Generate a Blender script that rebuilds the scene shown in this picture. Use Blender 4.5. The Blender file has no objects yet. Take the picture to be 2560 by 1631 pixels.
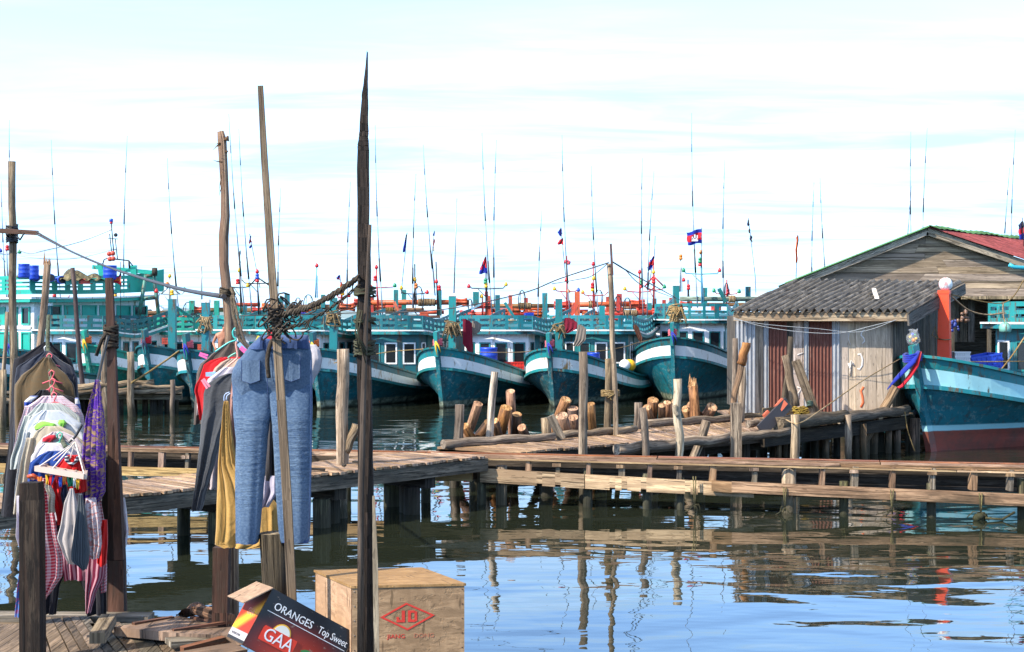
import bpy, math, random
from mathutils import Vector, Matrix
R = math.radians
rnd = random.Random(7)
scene = bpy.context.scene
col = scene.collection

# ---------------------------------------------------------------- camera
FPX, CX, HZ, EYE = 3517.0, 1280.0, 790.0, 3.0       # focal length and horizon of the photograph (2560 px wide)
cam = bpy.data.cameras.new('camera'); camo = bpy.data.objects.new('camera', cam); col.objects.link(camo)
cam.sensor_width = 36.0; cam.lens = 36.0 * FPX / 2560.0
cam.shift_y = -(815.5 - HZ) / 2560.0
cam.clip_start = 0.1; cam.clip_end = 6000
camo.location = (0, 0, EYE); camo.rotation_euler = (R(90), 0, 0)
cam.dof.use_dof = False
scene.camera = camo
scene.view_settings.view_transform = 'Standard'; scene.view_settings.look = 'None'
scene.view_settings.exposure = 0.82; scene.view_settings.gamma = 1.0
scene.cycles.use_denoising = True
scene.cycles.max_bounces = 6; scene.cycles.glossy_bounces = 3; scene.cycles.diffuse_bounces = 3
scene.cycles.caustics_reflective = False; scene.cycles.caustics_refractive = False

# ---------------------------------------------------------------- sky and sun
SUN_EL, SUN_AZ = 42.0, 236.0                          # azimuth clockwise from +Y: sun stands behind and to the left
sd = Vector((math.sin(R(SUN_AZ)) * math.cos(R(SUN_EL)), math.cos(R(SUN_AZ)) * math.cos(R(SUN_EL)), math.sin(R(SUN_EL))))
sl = bpy.data.lights.new('sun', 'SUN'); so = bpy.data.objects.new('sun', sl); col.objects.link(so)
sl.energy = 5.0; sl.angle = R(0.6); sl.color = (1.0, 0.91, 0.78)
so.rotation_euler = sd.to_track_quat('Z', 'Y').to_euler()
w = bpy.data.worlds.new('World'); scene.world = w; w.use_nodes = True
nt = w.node_tree; N = nt.nodes; Lk = nt.links
for n in list(N): N.remove(n)
def nd(nt, t, **k):
    n = nt.nodes.new(t)
    for a, b in k.items():
        if a in ('loc',): continue
        setattr(n, a, b)
    return n
out = nd(nt, 'ShaderNodeOutputWorld'); bg = nd(nt, 'ShaderNodeBackground'); bg.inputs['Strength'].default_value = 0.12
sky = nd(nt, 'ShaderNodeTexSky', sky_type='NISHITA', sun_disc=False)
sky.sun_elevation = R(SUN_EL); sky.sun_rotation = R(SUN_AZ); sky.air_density = 1.0; sky.dust_density = 0.6; sky.ozone_density = 1.6
tc = nd(nt, 'ShaderNodeTexCoord'); sep = nd(nt, 'ShaderNodeSeparateXYZ')
Lk.new(tc.outputs['Generated'], sep.inputs[0])
def mth(nt, op, a, b=None, c=None):
    m = nd(nt, 'ShaderNodeMath', operation=op)
    for i, v in enumerate((a, b, c)):
        if v is None: continue
        if isinstance(v, (int, float)): m.inputs[i].default_value = v
        else: nt.links.new(v, m.inputs[i])
    return m.outputs[0]
zz = mth(nt, 'ADD', mth(nt, 'MAXIMUM', sep.outputs[2], 0.0), 0.05)
cmb = nd(nt, 'ShaderNodeCombineXYZ')
Lk.new(mth(nt, 'DIVIDE', sep.outputs[0], zz), cmb.inputs[0]); Lk.new(mth(nt, 'DIVIDE', sep.outputs[1], zz), cmb.inputs[1])
no = nd(nt, 'ShaderNodeTexNoise'); no.inputs['Scale'].default_value = 0.8; no.inputs['Detail'].default_value = 7; no.inputs['Roughness'].default_value = 0.6; no.inputs['Distortion'].default_value = 0.4
mp = nd(nt, 'ShaderNodeMapping'); mp.inputs['Scale'].default_value = (0.62, 1.5, 1); mp.inputs['Location'].default_value = (3.1, 1.7, 0)
Lk.new(cmb.outputs[0], mp.inputs[0]); Lk.new(mp.outputs[0], no.inputs['Vector'])
# thin bright cloud: nearly closed low down, torn open higher up
mr = nd(nt, 'ShaderNodeMapRange'); Lk.new(sep.outputs[2], mr.inputs[0])
mr.inputs[1].default_value = 0.13; mr.inputs[2].default_value = 0.26; mr.inputs[3].default_value = 0.30; mr.inputs[4].default_value = -0.16
cov = mth(nt, 'ADD', mth(nt, 'ADD', no.outputs['Fac'], mr.outputs[0]), mth(nt, 'MULTIPLY', mth(nt, 'MAXIMUM', mth(nt, 'SUBTRACT', sep.outputs[2], .38), 0.0), 2.2))  # closes again overhead: unseen cloud added to whiten the ambient light
mr2 = nd(nt, 'ShaderNodeMapRange', interpolation_type='SMOOTHSTEP'); Lk.new(cov, mr2.inputs[0])
mr2.inputs[1].default_value = 0.42; mr2.inputs[2].default_value = 0.86
mix = nd(nt, 'ShaderNodeMixRGB'); gain = nd(nt, 'ShaderNodeMixRGB', blend_type='MULTIPLY'); gain.inputs[0].default_value = 1; Lk.new(sky.outputs[0], gain.inputs[1]); gain.inputs[2].default_value = (1.7, 2.1, 2.6, 1)
Lk.new(mr2.outputs[0], mix.inputs[0]); Lk.new(gain.outputs[0], mix.inputs[1])
ch = nd(nt, 'ShaderNodeMapRange'); Lk.new(sep.outputs[2], ch.inputs[0]); ch.inputs[1].default_value = .36; ch.inputs[2].default_value = .60  # unseen overhead cloud gets a warmer colour, against blue ambient light
cm = nd(nt, 'ShaderNodeMixRGB'); Lk.new(ch.outputs[0], cm.inputs[0]); no2 = nd(nt, 'ShaderNodeTexNoise'); no2.inputs['Scale'].default_value = 1.3; no2.inputs['Detail'].default_value = 8; no2.inputs['Roughness'].default_value = .6; no2.inputs['Distortion'].default_value = .5; Lk.new(mp.outputs[0], no2.inputs['Vector'])
mr3 = nd(nt, 'ShaderNodeMapRange', interpolation_type='SMOOTHSTEP'); Lk.new(no2.outputs['Fac'], mr3.inputs[0]); mr3.inputs[1].default_value = .34; mr3.inputs[2].default_value = .60
cw = nd(nt, 'ShaderNodeMixRGB'); Lk.new(mr3.outputs[0], cw.inputs[0]); cw.inputs[1].default_value = (3.75, 7.0, 10.6, 1); cw.inputs[2].default_value = (5.2, 7.2, 9.8, 1); Lk.new(cw.outputs[0], cm.inputs[1]); cm.inputs[2].default_value = (3.7, 3.5, 3.1, 1); Lk.new(cm.outputs[0], mix.inputs[2])
Lk.new(mix.outputs[0], bg.inputs[0]); Lk.new(bg.outputs[0], out.inputs[0])

# ---------------------------------------------------------------- pixel of the photograph -> point in the world
def W(px, py, Y): return Vector(((px - CX) / FPX * Y, Y, EYE - (py - HZ) / FPX * Y))
def G(px, py, z=0.0):
    Y = (EYE - z) * FPX / (py - HZ)
    return Vector(((px - CX) / FPX * Y, Y, z))

# ---------------------------------------------------------------- materials
MATS = {}
def newmat(name):
    m = bpy.data.materials.new(name); m.use_nodes = True
    t = m.node_tree; b = t.nodes['Principled BSDF']
    return m, t, b
def mixc(t, fac, a, b, mode='MIX'):
    n = t.nodes.new('ShaderNodeMixRGB'); n.blend_type = mode
    for i, v in enumerate((fac, a, b)):
        if isinstance(v, (int, float)): n.inputs[i].default_value = v
        elif isinstance(v, (tuple, list)): n.inputs[i].default_value = (v[0], v[1], v[2], 1)
        else: t.links.new(v, n.inputs[i])
    return n.outputs[0]
def noise(t, vec, scale, detail=4, rough=.55, dist=0.0):
    n = t.nodes.new('ShaderNodeTexNoise'); n.inputs['Scale'].default_value = scale; n.inputs['Detail'].default_value = detail
    n.inputs['Roughness'].default_value = rough; n.inputs['Distortion'].default_value = dist
    if vec is not None: t.links.new(vec, n.inputs['Vector'])
    return mth(t, 'ADD', mth(t, 'MULTIPLY', mth(t, 'SUBTRACT', n.outputs['Fac'], .5), 1.35), .5)
def ramp(t, fac, stops):
    n = t.nodes.new('ShaderNodeMapRange'); n.interpolation_type = 'SMOOTHSTEP'; t.links.new(fac, n.inputs[0])
    n.inputs[1].default_value = stops[0]; n.inputs[2].default_value = stops[1]
    return n.outputs[0]
def coords(t, kind='Object', scale=(1, 1, 1), rand=True):
    tc = t.nodes.new('ShaderNodeTexCoord'); mp = t.nodes.new('ShaderNodeMapping'); mp.inputs['Scale'].default_value = scale
    t.links.new(tc.outputs[kind], mp.inputs[0])
    if not rand: return mp.outputs[0], tc
    oi = t.nodes.new('ShaderNodeObjectInfo'); ad = t.nodes.new('ShaderNodeVectorMath'); ad.operation = 'ADD'
    m = mth(t, 'MULTIPLY', oi.outputs['Random'], 37.0)
    t.links.new(mp.outputs[0], ad.inputs[0]); t.links.new(m, ad.inputs[1])
    return ad.outputs[0], tc
def bump(t, b, h, s=.3, d=.01):
    n = t.nodes.new('ShaderNodeBump'); n.inputs['Strength'].default_value = s; n.inputs['Distance'].default_value = d
    t.links.new(h, n.inputs['Height']); t.links.new(n.outputs[0], b.inputs['Normal'])
def cl(c, f): return tuple(min(.9, x * f) for x in c)
def paint(name, c, rough=.5, grime=.35, gc=(.09, .06, .035), gs=2.0, streak=True, var=.22, tint=False):
    if name in MATS: return MATS[name]
    m, t, b = newmat(name); MATS[name] = m
    v, tc = coords(t, 'Object')
    base = mixc(t, noise(t, v, 1.3, 5, .6), cl(c, 1 - var), cl(c, 1 + var))
    if grime > 0:
        v2, _ = coords(t, 'Object', (3, 3, .7) if streak else (1, 1, 1))
        g = ramp(t, noise(t, v2, gs, 7, .72), (.66 - .30 * grime, .80 - .30 * grime))
        base = mixc(t, g, base, gc)
        v3, _ = coords(t, 'Object', (1, 1, 1))
        chips = ramp(t, noise(t, v3, 9, 5, .7), (.66, .72))
        base = mixc(t, mth(t, 'MULTIPLY', chips, min(1, grime * 1.3)), base, (.22, .16, .11))
    if tint:
        oi = t.nodes.new('ShaderNodeObjectInfo'); hs_ = t.nodes.new('ShaderNodeHueSaturation'); t.links.new(base, hs_.inputs['Color'])
        t.links.new(mth(t, 'ADD', mth(t, 'MULTIPLY', oi.outputs['Random'], .55), .55), hs_.inputs['Value'])
        r2 = mth(t, 'FRACT', mth(t, 'MULTIPLY', oi.outputs['Random'], 53.3)); t.links.new(mth(t, 'ADD', mth(t, 'MULTIPLY', r2, .03), .485), hs_.inputs['Hue']); base = hs_.outputs[0]
    t.links.new(base, b.inputs['Base Color']); b.inputs['Roughness'].default_value = rough
    bump(t, b, noise(t, v, 14, 4), .25, .006)
    return m
def wood(name, c, c2=None, rough=.8, grain=26, along=1.1, patch=.5, pc=(.045, .032, .022), coord='UV', bs=.5, ck=.75):
    if name in MATS: return MATS[name]
    m, t, b = newmat(name); MATS[name] = m
    c2 = c2 or cl(c, .42); c2 = (c2[0] * .8, c2[1] * .78, c2[2] * .66); c = (min(.85, c[0] * 1.10), c[1] * 1.06, c[2] * .90)
    v, tc = coords(t, coord, (grain, along, grain) if coord == 'UV' else (grain, grain, along))
    g = noise(t, v, 1.0, 6, .7, .8)
    v2, _ = coords(t, coord, (5.0, .8, 1) if coord == 'UV' else (2, 2, .8))
    tone = noise(t, v2, 1.3, 5, .65)
    base = mixc(t, ramp(t, g, (.36, .64)), c2, c)
    base = mixc(t, ramp(t, tone, (.30, .66)), cl(c2, 1.15), base)
    base = mixc(t, mth(t, 'MULTIPLY', ramp(t, noise(t, v2, 3.1, 7, .75), (.54, .66)), min(1, patch * 1.3)), base, pc)
    v4, _ = coords(t, coord, (grain * 1.7, along * .6, grain) if coord == 'UV' else (grain, grain, along))
    crack = ramp(t, noise(t, v4, 1.0, 4, .6), (.60, .66))
    base = mixc(t, mth(t, 'MULTIPLY', crack, ck), base, cl(c2, .22))
    kn = ramp(t, noise(t, v2, 7.5, 2, .4), (.72, .76)); base = mixc(t, mth(t, 'MULTIPLY', kn, .6), base, cl(c2, .35))
    ge = t.nodes.new('ShaderNodeNewGeometry'); sz = t.nodes.new('ShaderNodeSeparateXYZ'); t.links.new(ge.outputs['Position'], sz.inputs[0])
    wl = ramp(t, mth(t, 'ADD', sz.outputs[2], mth(t, 'MULTIPLY', mth(t, 'SUBTRACT', tone, .5), .35)), (.42, .12)); base = mixc(t, mth(t, 'MULTIPLY', wl, .8), base, (.028, .028, .016))
    oi = t.nodes.new('ShaderNodeObjectInfo'); hs_ = t.nodes.new('ShaderNodeHueSaturation')
    t.links.new(base, hs_.inputs['Color']); t.links.new(mth(t, 'ADD', mth(t, 'MULTIPLY', oi.outputs['Random'], .55), .72), hs_.inputs['Value'])
    r2 = mth(t, 'FRACT', mth(t, 'MULTIPLY', oi.outputs['Random'], 91.7)); t.links.new(mth(t, 'ADD', mth(t, 'MULTIPLY', r2, .3), .78), hs_.inputs['Saturation'])
    t.links.new(mth(t, 'ADD', mth(t, 'MULTIPLY', r2, .012), .492), hs_.inputs['Hue'])
    t.links.new(hs_.outputs[0], b.inputs['Base Color']); b.inputs['Roughness'].default_value = rough; b.inputs['Specular IOR Level'].default_value = .25
    bump(t, b, mth(t, 'SUBTRACT', g, mth(t, 'MULTIPLY', crack, .8)), bs * 1.3, .012)
    return m
def plain(name, c, rough=.5, metal=0.0, var=.12, sc=6):
    if name in MATS: return MATS[name]
    m, t, b = newmat(name); MATS[name] = m
    v, _ = coords(t)
    t.links.new(mixc(t, noise(t, v, sc, 4), cl(c, 1 - var), cl(c, 1 + var)), b.inputs['Base Color'])
    b.inputs['Roughness'].default_value = rough; b.inputs['Metallic'].default_value = metal
    return m
def cloth(name, c, c2=None, kind='weave', freq=60, rough=.9, amt=.5, fold=.5, thin=.15):
    """c2 with kind: check, stripe (down the cloth), hstripe, floral, weave, worn"""
    if name in MATS: return MATS[name]
    m, t, b = newmat(name); MATS[name] = m
    c2 = c2 or cl(c, .7)
    v, tc = coords(t, 'UV', (1, 1, 1))
    sp = t.nodes.new('ShaderNodeSeparateXYZ'); t.links.new(v, sp.inputs[0])
    u_, v_ = sp.outputs[0], sp.outputs[1]
    if kind in ('check', 'stripe', 'hstripe'):
        su = ramp(t, mth(t, 'SINE', mth(t, 'MULTIPLY', u_, freq * 6.283)), (-.15, .25))
        sv = ramp(t, mth(t, 'SINE', mth(t, 'MULTIPLY', v_, freq * 6.283)), (-.15, .25))
        f = su if kind == 'stripe' else sv if kind == 'hstripe' else mth(t, 'MULTIPLY', mth(t, 'ADD', su, sv), .5)
    elif kind == 'floral':
        f = ramp(t, noise(t, v, freq, 6, .7, 1.6), (.50, .56))
    elif kind == 'worn':
        f = mth(t, 'ADD', mth(t, 'MULTIPLY', noise(t, v, 2.2, 4, .5), .6), mth(t, 'MULTIPLY', noise(t, v, 90, 2, .5), .4))
        f = ramp(t, f, (.33, .66))
    else:
        f = noise(t, v, freq, 3, .5)
    base = mixc(t, f, c, c2)
    base = mixc(t, mth(t, 'MULTIPLY', noise(t, v, 3, 4), .35), base, cl(c, .6))
    t.links.new(base, b.inputs['Base Color']); b.inputs['Roughness'].default_value = rough
    b.inputs['Specular IOR Level'].default_value = .15
    try: b.inputs['Sheen Weight'].default_value = .2
    except Exception: pass
    vv, _ = coords(t, 'UV', (7, 2.4, 1))
    big = noise(t, vv, 1.2, 3, .5, .8)
    fine = noise(t, v, 260, 1)
    bump(t, b, mth(t, 'ADD', mth(t, 'MULTIPLY', big, 1.0), mth(t, 'MULTIPLY', fine, .04)), fold, .035)
    return m
def rusty(name, c=(.14, .05, .03), c2=(.38, .36, .34), amt=(.45, .6), rough=.7, metal=.0):
    if name in MATS: return MATS[name]
    m, t, b = newmat(name); MATS[name] = m
    v, _ = coords(t, 'Object', (2.2, 2.2, .9))
    base = mixc(t, ramp(t, noise(t, v, 2.0, 7, .7), amt), c, c2)
    base = mixc(t, noise(t, v, 9, 5, .7), base, cl(c, .5), 'MIX') if amt[0] > .4 else base
    t.links.new(base, b.inputs['Base Color']); b.inputs['Roughness'].default_value = rough; b.inputs['Metallic'].default_value = metal
    bump(t, b, noise(t, v, 20, 4), .2, .005)
    return m
def hullmat(name, c, red=False, grime=.4):
    if name in MATS: return MATS[name]
    m, t, b = newmat(name); MATS[name] = m
    v, tc = coords(t, 'Object')
    sp = t.nodes.new('ShaderNodeSeparateXYZ'); t.links.new(tc.outputs['Object'], sp.inputs[0])
    z = mth(t, 'ADD', sp.outputs[2], mth(t, 'MULTIPLY', mth(t, 'SUBTRACT', noise(t, v, 1.1, 6, .7), .5), .16 if not red else .03))
    base = mixc(t, noise(t, v, .9, 5, .6), cl(c, .72), cl(c, 1.25))
    v2, _ = coords(t, 'Object', (2.5, 2.5, .6))
    g = ramp(t, noise(t, v2, 1.7, 8, .74), (.54 - .10 * grime, .68 - .10 * grime))
    base = mixc(t, mth(t, 'MULTIPLY', g, .6), base, (.018, .03, .028))
    scuff = ramp(t, noise(t, v, 7, 7, .8), (.56, .62))
    base = mixc(t, mth(t, 'MULTIPLY', scuff, min(.8, .2 + .55 * grime)), base, (.30, .35, .30))
    v5, _ = coords(t, 'Object', (5, 5, .35)); rs = ramp(t, noise(t, v5, 1.6, 5, .7), (.59, .66)); base = mixc(t, mth(t, 'MULTIPLY', rs, .2 + .6 * grime), base, (.13, .05, .018))
    v3, _ = coords(t, 'Object', (.5, .5, 7))
    pl = ramp(t, noise(t, v3, 1.0, 1, .3), (.60, .63))
    base = mixc(t, mth(t, 'MULTIPLY', pl, .3), base, cl(c, .55))
    if red:
        base = mixc(t, ramp(t, z, (.56, .60)), (.33, .62, .66), base)
        rd = mixc(t, ramp(t, noise(t, v, 2.2, 7, .7), (.3, .75)), (.27, .06, .04), (.14, .055, .04))
        base = mixc(t, ramp(t, z, (.44, .47)), rd, base)
    else:
        st = mixc(t, ramp(t, noise(t, v, 3.2, 7, .75), (.35, .65)), (.05, .07, .045), (.34, .38, .28))
        z2 = mth(t, 'ADD', z, mth(t, 'MULTIPLY', mth(t, 'SUBTRACT', noise(t, v5, 1.3, 5, .7), .5), .5)); base = mixc(t, ramp(t, z2, (.10, .42)), mixc(t, .55, base, (.035, .045, .03)), base)
        base = mixc(t, ramp(t, z, (.19, .27)), st, base)
        base = mixc(t, ramp(t, z, (.0, .13)), (.015, .018, .010), base)
    t.links.new(base, b.inputs['Base Color']); b.inputs['Roughness'].default_value = .55
    bump(t, b, mth(t, 'ADD', pl, noise(t, v, 8, 4)), .3, .01)
    return m

# ---------------------------------------------------------------- mesh builder
class MB:
    def __init__(s): s.v = []; s.f = []; s.uv = []; s.m = []; s.sm = []; s.mi = 0
    def add(s, pts): i = len(s.v); s.v += [tuple(p) for p in pts]; return i
    def face(s, idx, uv=None, smooth=False): s.f.append(tuple(idx)); s.uv.append(uv); s.m.append(s.mi); s.sm.append(smooth)
    def poly(s, pts, uv=None): i = s.add(pts); s.face(range(i, i + len(pts)), uv)
    def hexa(s, p, uvs=None):
        """p: 8 points, 0-3 one end ring, 4-7 other end ring"""
        i = s.add(p); L = (Vector(p[4]) - Vector(p[0])).length; ou = rnd.random() * 20; ov = rnd.random() * 20
        s.face((i + 3, i + 2, i + 1, i), [(ou, ov), (ou + .1, ov), (ou + .1, ov + .02), (ou, ov + .02)]); s.face((i + 4, i + 5, i + 6, i + 7), [(ou, ov), (ou + .1, ov), (ou + .1, ov + .02), (ou, ov + .02)])
        u = 0.0
        for k in range(4):
            a, b = k, (k + 1) % 4; wd = (Vector(p[b]) - Vector(p[a])).length
            s.face((i + a, i + b, i + 4 + b, i + 4 + a), [(ou + u, ov), (ou + u + wd, ov), (ou + u + wd, ov + L), (ou + u, ov + L)]); u += wd
    def beam(s, a, b, w, h, up=(0, 0, 1), w2=None, h2=None, roll=0.0):
        a = Vector(a); b = Vector(b); d = (b - a).normalized(); up = Vector(up)
        if abs(d.dot(up)) > .98: up = Vector((0, 1, 0))
        x = d.cross(up).normalized(); y = x.cross(d).normalized()
        if roll: q = Matrix.Rotation(roll, 3, d); x = q @ x; y = q @ y
        w2 = w if w2 is None else w2; h2 = h if h2 is None else h2
        P = [a + x * sx * w / 2 + y * sy * h / 2 for sx, sy in ((-1, -1), (1, -1), (1, 1), (-1, 1))]
        Q = [b + x * sx * w2 / 2 + y * sy * h2 / 2 for sx, sy in ((-1, -1), (1, -1), (1, 1), (-1, 1))]
        s.hexa(P + Q)
    def box(s, x0, x1, y0, y1, z0, z1):
        s.hexa([(x0, y0, z0), (x1, y0, z0), (x1, y1, z0), (x0, y1, z0), (x0, y0, z1), (x1, y0, z1), (x1, y1, z1), (x0, y1, z1)])
    def tube(s, pts, r, n=8, cap=True, smooth=True, wob=0.0, ratio=1.0, closed=False):
        pts = [Vector(p) for p in pts]; k = len(pts); r = [r] * k if isinstance(r, (int, float)) else list(r)
        T = []
        for i in range(k):
            if closed: d = pts[(i + 1) % k] - pts[(i - 1) % k]
            else: d = pts[min(i + 1, k - 1)] - pts[max(i - 1, 0)]
            T.append(d.normalized() if d.length > 1e-9 else Vector((0, 0, 1)))
        up = Vector((0, 0, 1)) if abs(T[0].z) < .9 else Vector((0, 1, 0))
        x = T[0].cross(up).normalized(); rings = []; L = 0; ph = rnd.random() * 6.28; ou = rnd.random() * 20; ov = rnd.random() * 20; Ls = []
        for i in range(k):
            if i: L += (pts[i] - pts[i - 1]).length
            x = (x - T[i] * x.dot(T[i])).normalized(); y = T[i].cross(x)
            ring = []
            for j in range(n):
                a = 6.28318 * j / n
                rr = r[i] * (1 + wob * (math.sin(3 * a + ph + L * 3) * .5 + math.sin(L * 7 + ph + a) * .5))
                ring.append(pts[i] + x * math.cos(a) * rr + y * math.sin(a) * rr * ratio)
            rings.append(s.add(ring)); Ls.append(L)
        per = 6.283 * max(r)
        rng = range(k) if closed else range(k - 1)
        for i in rng:
            i2 = (i + 1) % k
            for j in range(n):
                j2 = (j + 1) % n; u0 = ou + per * j / n; u1 = ou + per * (j + 1) / n
                s.face((rings[i] + j, rings[i] + j2, rings[i2] + j2, rings[i2] + j), [(u0, ov + Ls[i]), (u1, ov + Ls[i]), (u1, ov + Ls[i2] if i2 else ov + L), (u0, ov + Ls[i2] if i2 else ov + L)], smooth)
        if cap and not closed:
            m0 = s.mi
            if hasattr(s, 'capmi'): s.mi = s.capmi
            for rg, sg in ((0, -1), (k - 1, 1)):
                idx = [rings[rg] + j for j in range(n)]
                if sg < 0: idx.reverse()
                s.face(idx)
            s.mi = m0
    def lathe(s, c, prof, n=16, axis=(0, 0, 1), smooth=True):
        c = Vector(c); ax = Vector(axis).normalized(); x = ax.orthogonal().normalized(); y = ax.cross(x)
        rg = []
        for (r, h) in prof:
            rg.append(s.add([c + ax * h + (x * math.cos(6.28318 * j / n) + y * math.sin(6.28318 * j / n)) * max(r, 1e-4) for j in range(n)]))
        for i in range(len(prof) - 1):
            for j in range(n):
                j2 = (j + 1) % n; s.face((rg[i] + j, rg[i] + j2, rg[i + 1] + j2, rg[i + 1] + j), None, smooth)
        s.face([rg[0] + j for j in range(n)][::-1]); s.face([rg[-1] + j for j in range(n)])
    def ball(s, c, r, n=10, sz=1.0):
        s.lathe(Vector(c) - Vector((0, 0, r * sz)), [(r * math.sin(math.pi * i / n), r * sz * (1 - math.cos(math.pi * i / n))) for i in range(1, n)], max(8, n))
    def strip(s, pts, h, t, hs=None):
        """upright band: pts run along its foot, h tall, t thick"""
        pts = [Vector(p) for p in pts]; k = len(pts); rings = []; L = 0; ou = rnd.random() * 9
        for i in range(k):
            if i: L += (pts[i] - pts[i - 1]).length
            d = pts[min(i + 1, k - 1)] - pts[max(i - 1, 0)]; d.z = 0; d.normalize(); nrm = Vector((-d.y, d.x, 0)) * t / 2
            hh = Vector((0, 0, hs[i] if hs else h))
            rings.append((s.add([pts[i] - nrm, pts[i] + nrm, pts[i] + nrm + hh, pts[i] - nrm + hh]), L))
        for i in range(k - 1):
            a, la = rings[i]; b, lb = rings[i + 1]
            for q in range(4):
                q2 = (q + 1) % 4; w0 = ou + q * .3
                s.face((a + q, a + q2, b + q2, b + q), [(w0, la), (w0 + h, la), (w0 + h, lb), (w0, lb)])
        a = rings[0][0]; b = rings[-1][0]; s.face((a + 3, a + 2, a + 1, a)); s.face((b, b + 1, b + 2, b + 3))
    def grid(s, fn, nu, nv, smooth=True, uvs=(1, 1)):
        i = s.add([fn(a / nu, b / nv) for b in range(nv + 1) for a in range(nu + 1)])
        for b in range(nv):
            for a in range(nu):
                q = i + b * (nu + 1) + a
                uv = [((a + x) / nu * uvs[0], (b + y) / nv * uvs[1]) for x, y in ((0, 0), (1, 0), (1, 1), (0, 1))]
                s.face((q, q + 1, q + nu + 2, q + nu + 1), uv, smooth)
    def build(s, name, mats, parent=None, Mi=None, off=None):
        """Mi: world-to-parent matrix when the points are in world space"""
        vs = s.v
        if Mi is not None: vs = [tuple(Mi @ Vector(p)) for p in vs]
        elif off is not None: vs = [(p[0] - off[0], p[1] - off[1], p[2] - off[2]) for p in vs]
        me = bpy.data.meshes.new(name); me.from_pydata(vs, [], s.f)
        mats = mats if isinstance(mats, (list, tuple)) else [mats]
        for m in mats: me.materials.append(m)
        ul = me.uv_layers.new(name='UVMap').data
        for p in me.polygons:
            p.material_index = min(s.m[p.index], len(mats) - 1); p.use_smooth = s.sm[p.index]
            uv = s.uv[p.index]
            if uv:
                for li, q in zip(p.loop_indices, uv): ul[li].uv = q
            else:
                n = p.normal; ax = max(range(3), key=lambda a: abs(n[a]))
                for li in p.loop_indices:
                    c = me.vertices[me.loops[li].vertex_index].co
                    ul[li].uv = (c[1], c[2]) if ax == 0 else (c[0], c[2]) if ax == 1 else (c[0], c[1])
        me.update()
        o = bpy.data.objects.new(name, me); col.objects.link(o)
        if parent is not None: o.parent = parent
        return o

def tag(o, label=None, cat=None, group=None, kind=None):
    if label: o['label'] = label
    if cat: o['category'] = cat
    if group: o['group'] = group
    if kind: o['kind'] = kind
    return o
def thing(name, label, cat, loc=(0, 0, 0), group=None, rotz=0.0):
    o = bpy.data.objects.new(name, None); col.objects.link(o); o.location = loc; o.rotation_euler = (0, 0, rotz)
    o.empty_display_size = .2
    o['MI'] = 0; del o['MI']
    return tag(o, label, cat, group)
def single(mb, name, mats, label, cat, group=None):
    """one mesh that is a whole thing, with its origin at its own foot"""
    xs = [p[0] for p in mb.v]; ys = [p[1] for p in mb.v]; zs = [p[2] for p in mb.v]
    off = ((min(xs) + max(xs)) / 2, (min(ys) + max(ys)) / 2, min(zs))
    o = mb.build(name, mats, None, off=off); o.location = off
    return tag(o, label, cat, group)
def part(mb, name, mats, parent, label=None):
    """points in world space; parent is an unrotated thing"""
    o = mb.build(name, mats, parent, off=tuple(parent.location))
    if label: o['label'] = label
    return o
def text_mesh(txt, size, extr=.002, shear=0.0, sx=1.0):
    c = bpy.data.curves.new('txt', 'FONT'); c.body = txt; c.size = size; c.extrude = extr; c.shear = shear; c.resolution_u = 3
    o = bpy.data.objects.new('txt', c); me = bpy.data.meshes.new_from_object(o)
    bpy.data.objects.remove(o); bpy.data.curves.remove(c)
    for v in me.vertices: v.co.x *= sx
    return me
def put_text(txt, size, origin, ex, ey, mat, parent, name='lettering', off=(0, 0, 0), sx=1.0, extr=.0015, thick=0.0):
    me = text_mesh(txt, size, extr, 0, sx); ex = Vector(ex).normalized(); ey = Vector(ey).normalized(); ez = ex.cross(ey)
    O = Vector(origin) - Vector(off)
    for v in me.vertices:
        c = v.co; v.co = O + ex * c.x + ey * c.y + ez * c.z
    me.materials.append(mat); me.name = name
    o = bpy.data.objects.new(name, me); col.objects.link(o); o.parent = parent
    return o

# ---------------------------------------------------------------- colours
TEAL = (.008, .185, .205); TEALD = (.004, .135, .165); GREEN = (.010, .27, .20); WHITE = (.78, .80, .80); ORG = (.60, .085, .035)
teal = paint('teal paint', TEAL, .45, .45, tint=True); teal_l = paint('pale teal paint', (.06, .25, .29), .45, .4)
green = paint('sea green paint', GREEN, .45, .35); white = paint('white paint', WHITE, .5, .30, gc=(.3, .24, .16))
white_r = paint('rust streaked white paint', (.72, .74, .72), .5, .42, gc=(.42, .22, .07), gs=1.2)
orange = paint('orange paint', ORG, .5, .5, gc=(.2, .06, .04), tint=True); orange_b = paint('fresh orange paint', (.85, .055, .007), .45, .12, gc=(.35, .04, .02))
glass = plain('dark window glass', (.012, .015, .018), .15); black_m = plain('black metal', (.015, .017, .02), .5); deckw = wood('deck boards', (.20, .13, .085))
rope_m = wood('tan rope', (.46, .34, .19), (.2, .13, .06), grain=60, along=40, patch=.1); rope_d = wood('weathered rope', (.13, .105, .085), (.04, .03, .025), grain=60, along=30, patch=.1)
brownpole = wood('brown boom wood', (.42, .24, .14)); steel = plain('grey steel tube', (.30, .33, .35), .4, .3)
lampm = {k: plain(k + ' lamp plastic', c, .35) for k, c in dict(red=(.62, .015, .02), yellow=(.75, .42, .02), green=(.01, .22, .10), blue=(.02, .08, .5), white=(.8, .8, .8), orange=(.75, .2, .02)).items()}
fabm = {k: cloth(k + ' bunting cloth', c, fold=.3) for k, c in dict(red=(.55, .02, .035), blue=(.015, .03, .33), white=(.75, .75, .75), pink=(.75, .12, .16), yellow=(.7, .45, .03), orange=(.85, .17, .03), navy=(.02, .025, .08), maroon=(.22, .012, .035), grey=(.25, .21, .18)).items()}
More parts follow.
